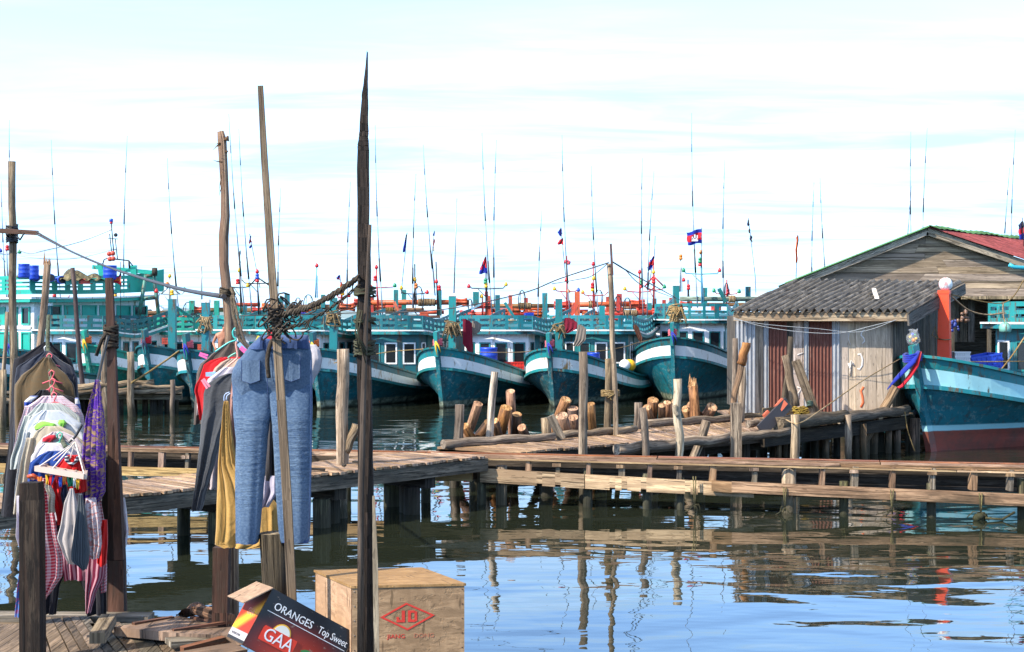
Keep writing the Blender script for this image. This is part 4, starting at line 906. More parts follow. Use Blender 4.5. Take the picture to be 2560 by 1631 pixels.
def trwin(c, r, n, wd, ht, solid):
    f = MB(); c = Vector(c)
    for sx in (-1, 1): f.beam(c + r * sx * wd / 2 - Vector((0, 0, ht / 2 + .03)) + n * .08, c + r * sx * wd / 2 + Vector((0, 0, ht / 2 + .03)) + n * .08, .06, .05, up=n)
    for sz in (-1, 1): f.beam(c - r * (wd / 2 - .03) + Vector((0, 0, sz * ht / 2)) + n * .08, c + r * (wd / 2 - .03) + Vector((0, 0, sz * ht / 2)) + n * .08, .055, .045, up=n)
    o = f.build('window', gr2, tr, off=tuple(tr.location)); p = MB()
    p.poly([c + r * sx * wd / 2 + Vector((0, 0, sz * ht / 2)) + n * .058 for sx, sz in ((-1, -1), (1, -1), (1, 1), (-1, 1))])
    p.build('shutter' if solid else 'pane', gr2 if solid else glass, o, off=tuple(tr.location))
for i in range(6): trwin(C0 + fa * (.45 + i * .78) + Vector((0, 0, 3.00 - C0.z)), fa, nf, .46, .62, i % 3 == 2)
for i in range(6): trwin(C0 + fa * (.45 + i * .78) + Vector((0, 0, 1.95 - C0.z)), fa, nf, .5, .85, True)
for i in range(6):
    trwin(C0 + fb * (.75 + i * .78) + Vector((0, 0, 3.10 + .1 - C0.z)), fb, ns, .60, .36, i not in (0, 5))
mb = MB(); mb.strip([C0 + fb * .2 + ns * .09 + Vector((0, 0, 2.70 - C0.z)), C0 + fb * 4.9 + ns * .09 + Vector((0, 0, 2.78 - C0.z))], .12, .06); mb.strip([C0 + fa * 5 + nf * .09 + Vector((0, 0, 2.50 - C0.z)), C0 + fa * .1 + nf * .09 + Vector((0, 0, 2.50 - C0.z))], .10, .06); tp(mb, 'belt_rail', white)
put_text('55', .26, C0 + fb * .18 + ns * .075 + Vector((0, 0, 3.05 - C0.z)), fb, (0, 0, 1), plain('pale blue lettering', (.08, .3, .4), .5), tr, off=tuple(tr.location))
P_ = dict(zbow=2.2, beam=5.2, zmid=1.2, main=gr2)
hh = MB()
for sd_ in (1, -1):
    lv = [-1, 0, .3, .6, 1, 1.5, 2]; T0 = C0 + (fa * .5) * 2 - fb * 3.0
    for i in range(len(lv) - 1):
        for j in range(len(XS) - 1):
            q = []
            for (x, l) in ((XS[j], lv[i]), (XS[j + 1], lv[i]), (XS[j + 1], lv[i + 1]), (XS[j], lv[i + 1])):
                p = hull_pt(x, l, sd_, P_); v_ = T0 - fb * p.x * 1.1 + ns * (-p.y); q.append((v_.x, v_.y, p.z))
            k = hh.add(q); hh.face(range(k, k + 4), None, True)
tp(hh, 'hull', hullmat('green trawler hull', (.012, .25, .19)))
# stern gantry
mb = MB(); k = 55 / FPX
for a, c in (((365, 688), (345, 800)), ((385, 690), (398, 800)), ((352, 748), (392, 744)), ((362, 690), (386, 688))): mb.tube([W(*a, 55), W(*c, 55)], 5 * k, 8)
tp(mb, 'stern_gantry', paint('green grey tube paint', (.06, .22, .18), .5, .6))
mb = MB(); mb.beam(W(232, 668, 55), W(385, 682, 55), 10 * k, 10 * k, up=(0, 1, 0)); mb.beam(W(250, 660, 55), W(255, 690, 55), 12 * k, 12 * k, up=(0, 1, 0)); mb.beam(W(334, 664, 55), W(336, 695, 55), 14 * k, 14 * k, up=(0, 1, 0)); tp(mb, 'cross_beam', gr2)
mb = MB(); mb.lathe(W(380, 680, 54.8), [(10 * k, 0), (11 * k, .1), (10 * k, .2)], 12, axis=(1, .3, 0)); tp(mb, 'beam_end_roller', rope_d)
mb = MB(); mb.tube([W(256, 664, 54), W(260, 650, 54), W(268, 646, 54), W(322, 652, 54), W(332, 665, 54)], 1.6 * k, 6); mb.tube([W(322, 652, 54), W(324, 672, 54)], 2.5 * k, 6); tp(mb, 'deck_hoop', black_m)
mb = MB()
for a, c, r in (((278, 556), (284, 630), 1.5), ((274, 585), (279, 630), 1.3), ((288, 598), (294, 650), 1.3), ((270, 596), (295, 598), 1), ((281, 625), (290, 624), 1)): mb.tube([W(*a, 54), W(*c, 54)], r * k, 5)
mo = tp(mb, 'mast', black_m)
mb = MB(); mb.lathe(W(278, 560, 54), [(4 * k, 0), (4 * k, 5 * k)], 10); mb.mi = 1; mb.lathe(W(278, 555, 54), [(4.6 * k, 0), (4.6 * k, 7 * k), (2 * k, 8 * k)], 10); tp(mb, 'lamp', [lampm['red'], lampm['blue']], parent=mo)
mb = MB(); mb.lathe(W(289, 588, 54), [(3 * k, -.05), (5 * k, 0), (5 * k, .03), (2 * k, .08)], 10, axis=(0, 1, .2)); tp(mb, 'horn', black_m, parent=mo)
for dx, dy in ((0, 0), (9, -1), (2, 13), (10, 12)):
    mb = MB(); mb.ball(W(273 + dx, 635 + dy, 53.8), 6.2 * k, 10); tp(mb, 'float_ball', plain('red net float', (.55, .07, .04), .5), parent=mo)
for i, (x0, x1, y0, y1) in enumerate(((160, 262, 668, 696), )):
    mb = MB(); q = random.Random(3)
    def netf(a, c):
        x = x0 - 10 + (x1 - x0 + 18) * a; hgt = (math.sin(min(1, a * 1.15) * 3.14) ** .6) * (20 + 9 * math.sin(a * 9) + 5 * math.sin(a * 23 + c * 9))
        return W(x, 700 - hgt * math.sin(c * 3.14) - 3 * math.sin(a * 31 + c * 17), 50.6 + 2 * c)
    mb.grid(netf, 44, 14); single(mb, 'fishing_net', wood('drab net', (.16, .14, .09), (.05, .05, .035), grain=9, along=9), 'heap of drab green fishing nets on the upper deck of the trawler', 'net')
mb = MB(); mb.grid(lambda a, c: W(40 + 50 * a, 693 - 9 * math.sin(c * 3.14) * math.sin(a * 3.14) ** .4 - 2 * math.sin(a * 14), 51 + c), 16, 8); single(mb, 'tarpaulin', wood('grey tarp', (.25, .27, .2), (.12, .12, .09), grain=5, along=5), 'grey tarpaulin under the blue barrels on the trawler', 'tarpaulin')
rope('rope', [W(278, 575, 54), W(200, 605, 54), W(110, 627, 52), W(75, 634, 52), W(50, 627, 52)], 'thin slack wire from the trawler mast to the left edge mast', .02, plain('thin grey wire', (.35, .37, .38), .5), 'wire')
rope('rope', [W(278, 625, 54), W(200, 645, 54), W(120, 648, 52), W(50, 640, 52)], 'lower thin wire from the trawler floats to the left edge mast', .015, MATS['thin grey wire'], 'wire')
# white ship far out
mb = MB(); k = 900 / FPX
mb.hexa([W(368, 778, 900), W(404, 778, 900), W(404, 778, 912), W(368, 778, 912), W(366, 772, 900), W(408, 772, 900), W(408, 772, 912), W(366, 772, 912)])
for x0, x1, y0, y1 in ((370, 400, 772, 768), (372, 396, 767.6, 764), (376, 390, 763.6, 760)): mb.box(W(x0, 0, 900).x, W(x1, 0, 900).x, 902, 910, W(0, y0, 900).z, W(0, y1, 900).z)
mb.tube([W(383, 760, 905), W(383, 752, 905)], .5 * k, 5); single(mb, 'distant_ship', plain('far white ship paint', (.75, .78, .8)), 'white passenger ship far away on the horizon at the left', 'ship')

# ================================================================ jetties
plk = wood('sun bleached planks', (.52, .36, .25), (.24, .15, .10), patch=.35); plk2 = wood('grey beam', (.24, .20, .165), (.10, .085, .07)); pale = wood('pale new plank', (.60, .43, .24), (.40, .26, .14), patch=.12, grain=14)
plk3 = wood('brown plank', (.42, .27, .18), (.22, .13, .085), patch=.25, grain=16); dark = wood('very dark timber', (.07, .055, .045), (.025, .02, .016)); redp = wood('reddish plank', (.33, .14, .085), (.18, .07, .045))
pw = wood('grey driftwood', (.37, .29, .22), (.15, .11, .085), grain=16, along=.8); pw2 = wood('pale driftwood', (.50, .43, .36), (.28, .23, .19), grain=14, patch=.25); logb = wood('peeled orange brown log', (.36, .175, .085), (.16, .07, .035), grain=9, along=1.5, patch=.7, pc=(.07, .03, .015), rough=.6)
loge = wood('cut log end', (.60, .38, .23), (.32, .16, .08), grain=14, along=14, patch=.5); pwe = wood('grey log end', (.34, .28, .22), (.17, .13, .10), grain=18, along=18)
def ln(a, c, u): return a.lerp(c, u)
def planked(root, n0, n1, f0, f1, n, mat_, name='plank', th=.035, gap=.08, jag=.07, z=0.0, whole=True):
    """planks laid across from the near edge n0-n1 to the far edge f0-f1, one mesh per plank"""
    for i in range(n):
        a0, a1 = (i + gap * rnd.random()) / n, (i + 1 - gap) / n
        P = [ln(n0, n1, a0), ln(n0, n1, a1), ln(f0, f1, a1), ln(f0, f1, a0)]
        d = (P[0] - P[3]).normalized(); j0 = rnd.uniform(-.2, 1) * jag; j1 = rnd.uniform(-.3, 1) * jag
        P[0] = P[0] + d * j0; P[1] = P[1] + d * j0; P[2] = P[2] - d * j1; P[3] = P[3] - d * j1
        dz = rnd.uniform(-.006, .008); b_ = MB()
        lo = [p + Vector((0, 0, dz - th)) for p in P]; hi = [p + Vector((0, 0, dz)) for p in P]
        b_.hexa([lo[0], lo[1], hi[1], hi[0], lo[3], lo[2], hi[2], hi[3]])
        o = part(b_, name, mat_, root)
# --- boardwalk A: runs from the crossing to the left and nearer
zA = .80
A0, A1 = G(1222, 1139, zA), G(306, 1239, zA); dA = (A1 - A0).normalized(); pA = Vector((-dA.y * -1, dA.x * -1, 0)); pA = Vector((-.75, .662, 0))
A1 = A0 + dA * 13.5
bwA = thing('boardwalk', 'plank boardwalk running from the crossing toward the hanging clothes at the left', 'boardwalk', (A0.x, A0.y, 0))
planked(bwA, A0 + dA * .1, A1, A0 + pA * 1.3, A1 + pA * 1.35, 92, plk)
b_ = MB(); b_.beam(A0 + pA * .05 - Vector((0, 0, .145)), A1 + pA * .05 - Vector((0, 0, .145)), .07, .20); part(b_, 'edge_beam', plk2, bwA)
b_ = MB(); b_.beam(A0 + pA * 1.25 - Vector((0, 0, .13)), A1 + pA * 1.3 - Vector((0, 0, .13)), .07, .18); part(b_, 'edge_beam', plk2, bwA)
for u in (1.2, 3.0, 4.9, 6.6, 8.6, 10.8):
    c = A0 + dA * u; b_ = MB(); b_.beam(c - Vector((0, 0, .33)) + pA * .1, c + pA * 1.4 - Vector((0, 0, .33)), .22, .17); part(b_, 'cross_beam', dark, bwA)
    for s_ in (.28, .5, 1.15):
        b_ = MB(); q = c + pA * s_ + dA * rnd.uniform(-.25, .25); q.z = -.6; t_ = q.copy(); t_.z = .41; b_.tube([q, t_], rnd.choice([.09, .12, .13]), 9, wob=.05); part(b_, 'pile', dark if rnd.random() < .7 else wood('algae stained pile', (.16, .15, .09), (.05, .05, .03)), bwA)
for i in range(7): b_ = MB(); c = A1 + (A0 - A1) * (.62 + .035 * i) + pA * rnd.uniform(.15, .35) + Vector((0, 0, .03)); b_.beam(c, c + Vector((rnd.uniform(-.5, .5), rnd.uniform(-.15, .1), .02)), .1, .03); single(b_, 'loose_board', dark, 'dark broken board end lying at the near edge of the boardwalk', 'board', 'broken boards on the boardwalk edge')
# --- long low jetty across the picture
La, Lb = Vector((9.6, 20.25, .78)), Vector((-8.5, 23.9, .78)); dL = (Lb - La).normalized(); pL = Vector((-dL.y, dL.x, 0)); pL = pL if pL.y > 0 else -pL
def LP(px, z, off=0.0):
    """point on the jetty's front face seen at column px"""
    r = Vector(((px - CX) / FPX, 1, 0)); # solve La + dL*s = r*Y
    den = dL.x * r.y - dL.y * r.x; s = (La.y * r.x - La.x * r.y) / den
    p = La + dL * s; p.z = z; return p + pL * off
jt = thing('jetty', 'long low unfinished jetty of thin planks crossing the whole picture', 'jetty', (0, 22, 0))
def lpart(name, mat_, fn): b_ = MB(); fn(b_); return part(b_, name, mat_, jt)
for x0, x1, zt, zl, off, mm in ((1180, 2100, .775, .735, .0, plk3), (2100, 2760, .765, .72, .02, plk3), (2760, 3300, .765, .72, .02, plk3), (-900, -250, .79, .735, 0, plk), (-250, 520, .79, .735, 0, plk), (560, 1180, .79, .73, 0, plk)):
    lpart('stringer', mm, lambda b_: b_.beam(LP(x0, (zt + zl) / 2, off), LP(x1 - 1, (zt + zl) / 2, off), .05, zt - zl))
lpart('stringer', pale, lambda b_: b_.beam(LP(1215, .735, -.04), LP(2390, .70, -.04), .03, .022)); lpart('stringer', pale, lambda b_: b_.beam(LP(2392, .70, -.04), LP(2760, .695, -.04), .03, .022))
for off, mm, z in ((.075, plk3, .782), (.19, redp, .798)):
    for x0, x1 in ((-250, 400), (402, 1060), (1062, 1640), (1643, 2200), (2203, 2700), (2703, 3300), (-900, -252)): lpart('deck_plank', mm, lambda b_: b_.beam(LP(x0, z, off), LP(x1, z, off), .10, .03))
lpart('back_board', dark, lambda b_: b_.beam(LP(-900, .54, .45), LP(3300, .52, .45), .05, .34))  # back plank; its dark colour also stands for shade under the deck
def lowplank(x0, x1, t0, l0, t1, l1, off, mm, notches=()):
    def f(b_):
        xs = [x0] + sorted(sum([[n - 7, n + 7] for n in notches], [])) + [x1]
        for i in range(len(xs) - 1):
            a, c = xs[i], xs[i + 1]; ua, uc = (a - x0) / (x1 - x0), (c - x0) / (x1 - x0); cut = .035 if i % 2 else 0
            ta, tb = t0 + (t1 - t0) * ua, t0 + (t1 - t0) * uc; la, lb = l0 + (l1 - l0) * ua + cut, l0 + (l1 - l0) * uc + cut
            P = [LP(a, la, off), LP(a, la, off + .045), LP(a, ta, off + .045), LP(a, ta, off), LP(c, lb, off), LP(c, lb, off + .045), LP(c, tb, off + .045), LP(c, tb, off)]
            b_.hexa(P)
    lpart('lower_plank', mm, f)
lowplank(1202, 1462, .59, .375, .53, .31, -.06, pale, (1350, 1396)); lowplank(1464, 1885, .53, .31, .44, .235, -.06, pale, (1532, 1562, 1610, 1720, 1752))
lowplank(1780, 1830, .49, .33, .475, .30, -.13, plk3); lowplank(1830, 2760, .48, .315, .37, .19, -.13, plk3, ())
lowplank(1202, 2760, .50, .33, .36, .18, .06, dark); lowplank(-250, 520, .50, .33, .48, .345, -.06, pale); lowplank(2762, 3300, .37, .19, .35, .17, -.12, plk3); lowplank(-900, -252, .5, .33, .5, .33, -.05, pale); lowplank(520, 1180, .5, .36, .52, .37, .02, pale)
for i, x in enumerate((400, 465, 322, 250, 60, -40, 1318, 1392, 1468, 1552, 1622, 1696, 1780, 1885, 2054, 2135, 2230, 2330, 2432, 2525, 2620, 2720, 2820, 2930, 3060, 3200, -150, -260, -380, -520)):
    w_ = .06 if i % 3 else .09
    lpart('joist', plk2 if i % 2 else plk3, lambda b_: b_.beam(LP(x, .42, .06), LP(x + 2, .735, .06), w_, .16, up=(0, 1, 0)))
    if i % 2: lpart('joist_block', plk, lambda b_: b_.beam(LP(x, .64, -.03), LP(x, .69, -.03), .13, .06, up=(0, 1, 0)))
for x, w_, z0 in ((1250, .09, .62), (1467, .075, .6), (1615, .065, .55), (1972, .11, .70), (1700, .06, .5), (2110, .07, .5), (2330, .07, .5), (1200, .07, .5), (1060, .08, .6), (860, .08, .6), (2560, .08, .6), (2800, .08, .6), (3050, .08, .6), (3280, .08, .6), (-300, .08, .6), (-600, .08, .6), (-880, .08, .6)):
    lpart('pile', pw if w_ > .08 else wood('algae stained pile', (.16, .15, .09), (.05, .05, .03)), lambda b_: b_.tube([LP(x, -.6, .12), LP(x, z0, .12)], w_, 9, wob=.05))
# fenders of twisted straw and net bags tied under the jetty
def tangle(px, lab, zt, n, spread, matx, blob=False):
    b_ = MB(); q = random.Random(px); c = LP(px, 0, -.16)
    for s_ in (-.02, .02): b_.tube([c + Vector((s_, 0, zt)), c + Vector((s_ * .5, -.01, .22)), c + Vector((0, -.02, .06))], .010, 5)
    for i in range(n):
        a = q.uniform(-1, 1) * spread; b_.tube([c + Vector((0, -.02, .12)), c + Vector((a * .6, -.03, q.uniform(.02, .14))), c + Vector((a, -.02, q.uniform(-.03, .06)))], .008, 5)
    if blob: b_.mi = 1; [b_.ball(c + Vector((q.uniform(-.1, .1), q.uniform(-.03, .05), q.uniform(.0, .07))), .07, 7, .8) for _ in range(6)]; b_.mi = 0; b_.tube([c + Vector((.05, -.05, .04)), c + Vector((.3, -.05, .02)), c + Vector((.5, 0, .12))], .018, 6)
    return single(b_, 'rope_tangle', [matx, wood('moss', (.085, .085, .025), (.035, .035, .012), grain=30)], lab, 'rope', 'rope tangles tied to the jetty')
yrope = wood('yellow green rope', (.26, .22, .11), (.10, .09, .05), grain=40, along=30)
tangle(1738, 'frayed straw coloured rope knot hanging in front of the pale lower plank', .55, 9, .16, yrope); tangle(1962, 'dark cord with yellow loop beside the round jetty pile', .42, 4, .22, yrope); tangle(2228, 'cord with a diamond shaped rope loop at the water', .42, 5, .32, yrope); tangle(2448, 'mossy green clump with yellow rope under the right end of the jetty', .40, 4, .24, yrope, True)
# --- boardwalk B: from the crossing back to the shack
zB = .80
bwB = thing('boardwalk', 'plank boardwalk leading back from the crossing to the wooden shack', 'boardwalk', (0, 24, 0))
n0, n1, f0, f1 = Vector((.10, 22.75, zB)), Vector((4.9, 26.9, zB)), Vector((-1.25, 23.7, zB)), Vector((4.9, 31.0, zB))
planked(bwB, n0, n1, f0, f1, 52, plk)
b_ = MB(); b_.beam(n0 + Vector((0, .05, -.13)), n1 + Vector((0, .05, -.13)), .07, .17); part(b_, 'edge_beam', dark, bwB)
b_ = MB(); b_.beam(n0 + Vector((0, .6, -.3)), n1 + Vector((0, .6, -.3)), .1, .2); part(b_, 'edge_beam', dark, bwB)
b_ = MB(); b_.beam(f0 + Vector((0, -.05, -.13)), f1 + Vector((0, -.05, -.13)), .07, .17); part(b_, 'edge_beam', dark, bwB)
for u in (.1, .3, .5, .7, .9):
    for e0, e1, du in ((n0, n1, .25), (f0, f1, -.3)):
        q = e0.lerp(e1, u) + Vector((0, du, 0)); b_ = MB(); b_.tube([(q.x, q.y, -.6), (q.x, q.y, .66)], .1, 8, wob=.05); part(b_, 'pile', dark, bwB)
# --- platform carrying shack and house
zP = .84
pf = thing('platform', 'dark pile platform under the shack and the red roofed house', 'platform', (8, 31, 0))
planked(pf, Vector((4.75, 26.6, zP)), Vector((8.9, 31.2, zP)), Vector((4.7, 32.2, zP)), Vector((8.2, 34.5, zP)), 26, plk)
planked(pf, Vector((8.6, 34.6, zP - .03)), Vector((12.2, 40.9, zP - .03)), Vector((6.0, 38, zP - .03)), Vector((8.0, 44, zP - .03)), 24, plk2)
planked(pf, Vector((11.0, 41.2, zP - .03)), Vector((24, 41.2, zP - .03)), Vector((11.0, 49, zP - .03)), Vector((24, 49, zP - .03)), 60, plk2)
for a, c in (((4.75, 26.7), (8.9, 31.3)), ((8.9, 31.3), (12.2, 40.9)), ((12.2, 41.1), (24, 41.1)), ((4.8, 28.3), (9, 32.5))):
    b_ = MB(); b_.beam((*a, zP - .2), (*c, zP - .2), .1, .26); part(b_, 'edge_beam', dark, pf)
q = random.Random(5)
for i in range(34):
    u = q.random() * .54; x = 4.9 + u * 8; y = 27.0 + min(u * 8, 4.6) + q.random() ** 1.5 * 7 * (1 if i % 3 else .15)
    b_ = MB(); b_.tube([(x, y, -.6), (x + q.uniform(-.05, .05), y, zP - .1)], q.uniform(.07, .12), 8, wob=.05); part(b_, 'pile', dark if q.random() < .6 else wood('brown pile', (.22, .14, .09), (.09, .06, .04)), pf)
# --- rear log walkway at the left
rw = thing('log_walkway', 'low walkway of rough logs on piles behind the clothes at the left', 'walkway', (-11, 43, 0))
def logp(root, name, x0, y0, x1, y1, Y0, Y1, rpx, mat_=None, n=8, bow=2.0):
    b_ = MB(); k = (Y0 + Y1) / 2 / FPX; q = random.Random(int(x0 * 3 + y0)); b_.capmi = 1
    pts = [W(x0 + (x1 - x0) * u / n, y0 + (y1 - y0) * u / n + bow * math.sin(u * 1.9 + q.random()), Y0 + (Y1 - Y0) * u / n) for u in range(n + 1)]
    b_.tube(pts, [rpx * k * (1.08 - .16 * u / n + q.uniform(-.06, .06)) for u in range(n + 1)], 10, wob=.08)
    mats = [mat_ or pw, pwe if mat_ is not logb else loge]
    return part(b_, name, mats, root) if root else b_, mats
for x0, y0, x1, y1, r_ in ((195, 968, 385, 955, 8), (285, 980, 455, 974, 8), (-60, 1008, 40, 1002, 8), (100, 985, 300, 976, 7), (330, 965, 460, 970, 5)): logp(rw, 'log', x0, y0, x1, y1, 42, 42.5, r_)
b_ = MB(); b_.beam(W(-80, 992, 42.8), W(455, 992, 42.8), .12, .18); part(b_, 'edge_beam', plk2, rw)
for i in range(26):
    x = -60 + i * 20 + rnd.uniform(-5, 5); b_ = MB(); Yq = 42.9 + rnd.uniform(0, 1.6); c = W(x, 988, Yq); b_.tube([(c.x, Yq, -.5), (c.x, Yq, c.z)], rnd.uniform(.06, .12), 8, wob=.05); part(b_, 'pile', dark if i % 3 else wood('brown pile', (.22, .14, .09), (.09, .06, .04)), rw)
b_ = MB(); b_.poly([W(-80, 984, 42.5), W(455, 984, 42.5), W(455, 978, 44.5), W(-80, 978, 44.5)]); part(b_, 'deck', plk2, rw)

# ================================================================ posts and logs, one by one
PG = 'mooring posts standing along the boardwalks'
def post(xt, yt, xb, yb, wpx, Y, label, mat_=None, water=False, top='flat', Yt=None, cat='post', n=7, w2=None, sq=False, group=PG, bend=1.5):
    b_ = MB(); Yt = Yt or Y; k = Y / FPX; q = random.Random(int(xt * 7 + yt)); A, T = W(xb, yb, Y), W(xt, yt, Yt)
    if water:
        d = (T - A); s_ = (A.z + .5) / max(.1, d.z) if d.z > 0 else 0; A = A - d * s_
    w2 = w2 or wpx * .92
    if sq: b_.beam(A, T, wpx * k, wpx * k * .8, up=(0, 1, 0), w2=w2 * k, h2=w2 * k * .8)
    else:
        b_.capmi = 1; pts = []; rs = []
        for u in range(n + 1):
            p = A.lerp(T, u / n); p.x += bend * k * math.sin(u * 1.3 + q.random()) * (0 < u < n); pts.append(p); rs.append((wpx + (w2 - wpx) * u / n) / 2 * k * (1 + q.uniform(-.04, .05)))
        b_.tube(pts, rs, 12, wob=.06)
        if top == 'split':
            for i in range(9):
                a = i / 9 * 6.28; c = T + Vector((math.cos(a) * rs[-1] * .7, math.sin(a) * rs[-1] * .7, -.03)); hh_ = q.uniform(.03, .22) * (2.0 if i in (3, 4, 5) else 1)
                b_.mi = 1; b_.beam(c, c + Vector((q.uniform(-.02, .02), 0, hh_)), rs[-1] * .7, rs[-1] * .5, up=(0, 1, 0), w2=.006, h2=.006)
    mm = mat_ or pw
    return single(b_, 'wooden_post', [mm, loge if mm in (logb,) or top == 'split' else pwe], label, cat, group)
post(1150, 1012, 1144, 1100, 25, 24.6, 'short thick grey post at the near left end of the boardwalk log kerb', water=True)
post(1237, 930, 1222, 1100, 19, 25.0, 'pale smooth post leaning right among the orange brown logs', pw2, water=True, n=10)
post(1364, 1045, 1366, 1087, 26, 25.4, 'short grey stump behind a leaning plank offcut', water=True)
post(1376, 1040, 1404, 1098, 22, 24.9, 'grey plank offcut leaning against a short stump', plk2, sq=True)
post(1458, 880, 1458, 1135, 23, 23.0, 'tall grey post standing highest at the near edge of the boardwalk to the shack', water=True)
post(1521, 897, 1519, 1087, 19, 26.2, 'thick cracked grey post lashed to a taller thin pole', water=True)
post(1524, 660, 1541, 1087, 13, 26.0, 'tall thin pole lashed to a shorter cracked post', pw, water=True, w2=13, n=12)
post(1527, 610, 1531, 688, 6, 25.8, 'narrow metal angle fixed on top of the tall thin pole', rusty('rust brown steel', (.10, .04, .03), (.16, .09, .08)), sq=True)
post(1606, 1020, 1615, 1140, 20, 23.6, 'grey post left of the pale forked post', water=True)
post(1596, 1007, 1592, 1072, 21, 27.4, 'short grey post beside the far kerb log left of the log cluster', water=True)
post(1694, 948, 1697, 1142, 18, 24.0, 'pale knobbly post with a forked side stub', pw2, water=True, n=10, bend=4, w2=22)
post(1686, 1014, 1692, 1040, 12, 23.9, 'side stub of the pale knobbly post', pw2)
post(1732, 965, 1736, 1032, 26, 29, 'thick post with a bright splintered orange top', logb, water=True, top='split')
post(1766, 1052, 1736, 1142, 24, 24.8, 'grey post leaning to the right in front of the boardwalk', water=True)
post(1840, 1008, 1840, 1148, 27, 24.7, 'squared grey post with a long dark crack', pw, water=True, sq=True)
post(1855, 918, 1853, 1033, 21, 29, 'grey post behind the bark log by the galvanised sheet', water=True)
post(1866, 857, 1852, 912, 23, 28.7, 'upper bent end of the leaning bark log', logb, group=None)
post(1853, 910, 1827, 1038, 15, 28.7, 'leaning bark log below its thick bent end', wood('mottled bark', (.34, .2, .1), (.13, .08, .05)), w2=17, group=None)
post(1838, 846, 1836, 1020, 15, 29.6, 'thin brown post right of the clean teal boat', water=True)
post(1977, 842, 1960, 1014, 15, 30.0, 'dark bark post with a cut top against the rusty sheet', wood('dark bark', (.13, .10, .07), (.05, .04, .03)), water=True)
post(1963, 889, 1990, 1016, 21, 29.4, 'grey post leaning left in front of the dark bark post', pw)
post(1990, 902, 2038, 1035, 22, 29.0, 'squared grey post leaning against its neighbour in front of the rusty sheet', pw, sq=True)
post(1987, 1037, 1988, 1150, 24, 25.3, 'round grey post holding the big kerb log near the jetty', water=True)
post(2119, 1037, 2121, 1138, 19, 28.2, 'thin grey post under the middle of the big kerb log', water=True)
post(2240, 968, 2152, 1118, 26, 30.2, 'brown brace leaning under the bow of the right boat', wood('brown brace', (.36, .24, .15), (.14, .09, .06)), w2=22, water=True, group=None)
post(326, 880, 328, 1032, 19, 42, 'grey post before the green boat with lettering', water=True)
post(258, 850, 266, 1032, 20, 42.2, 'grey post just left of the brown square post', water=True, w2=16)
post(431, 950, 432, 1022, 13, 42, 'short post left of the leaning teal bow', water=True)
post(8, 925, 6, 1090, 18, 38, 'thick grey post at the left edge under the far boat', water=True)
post(18, 780, 12, 890, 11, 40, 'thin bent post at the left edge before the orange canopy', water=True)
post(30, 404, 34, 1000, 20, 30, 'tall grey pole with a wooden crossarm at the left', water=True, n=14, w2=18, group=None)
post(118, 660, 102, 860, 19, 36, 'broken forked post with splintered top left of the teal post', wood('pinkish weathered post', (.38, .27, .2), (.18, .12, .09)), water=True, top='split')
post(181, 670, 192, 800, 12, 44, 'thin dark brown metal post in front of the trawler', rusty('dark brown steel post', (.05, .028, .025), (.09, .05, .045)), water=True, group=None)
post(858, 873, 855, 1130, 33, 20.9, 'thick peeling grey post between the jeans and the pointed pole', wood('peeling grey bark', (.46, .36, .29), (.22, .16, .12), grain=30, bs=.9), water=True, n=12)
post(893, 1062, 862, 1128, 26, 20.9, 'grey log leaning at the foot of the thick peeling post', wood('peeling grey bark', (.4, .32, .26)), group=None)
# crossarm, lashings
b_ = MB(); b_.beam(W(-40, 575, 29.7), W(95, 583, 29.7), .09, .10); single(b_, 'crossarm', wood('red brown crossarm', (.2, .1, .08), (.09, .05, .04)), 'brown wooden crossarm lashed to the tall grey pole', 'crossarm')
b_ = MB(); q = random.Random(4)
for i in range(11): b_.tube([W(30, 566 + i * 4 + q.uniform(-3, 3), 29.95) + Vector((math.cos(a) * .115, math.sin(a) * .13, .02 * math.sin(a * 2 + i))) for a in [j * .6283 for j in range(10)]], .02, 5, closed=True)
b_.tube([W(32, 580, 29.82), W(50, 600, 29.6), W(56, 590, 29.6), W(60, 583, 29.6)], .02, 5); single(b_, 'lashing', black_m, 'black lashing binding the crossarm to the tall grey pole', 'lashing')
b_ = MB(); q = random.Random(4)
for i in range(5): b_.tube([W(1526, 977 + i * 3, 26.1) + Vector((math.cos(a) * .17, math.sin(a) * .14, .01 * math.sin(a * 2 + i))) for a in [j * .6283 for j in range(10)]], .012, 5, closed=True)
b_.tube([W(1516, 980, 26.0), W(1530, 1002, 25.95), W(1520, 995, 25.95), W(1536, 985, 25.95)], .010, 5); single(b_, 'lashing', rope_m, 'tan rope lashing round the two posts on the far edge', 'lashing')
# kerb logs
def klog(x0, y0, x1, y1, Y0, Y1, r_, label, mat_=None, bow=2.0, n=9):
    if 'far edge' in label or 'middle kerb' in label or 'far kerb' in label or 'short kerb' in label: Y0, Y1 = 7737 / (y0 + r_ - 791), 7737 / (y1 + r_ - 791)
    b_, mm = logp(None, '', x0, y0, x1, y1, Y0, Y1, r_, mat_, n, bow); return single(b_, 'log', mm, label, 'log', 'logs lying along the boardwalk edges')
klog(1108, 1110, 1385, 1092, 24.4, 26.4, 11, 'thick grey kerb log nearest the crossing on the far edge'); klog(1386, 1089, 1590, 1074, 26.3, 28.6, 9, 'middle kerb log behind the lashed posts'); klog(1612, 1060, 1835, 1046, 28.6, 30.3, 10, 'far kerb log in front of the right log cluster')
klog(1800, 1047, 1920, 1038, 28.5, 29.5, 8, 'short kerb log at the shack end of the boardwalk'); klog(1541, 1124, 1830, 1094, 23.4, 25.0, 13, 'long grey log on the near edge starting left of the forked post', bow=3); klog(1826, 1096, 1975, 1080, 25.0, 26.0, 11, 'grey log continuing the near edge to the round post')
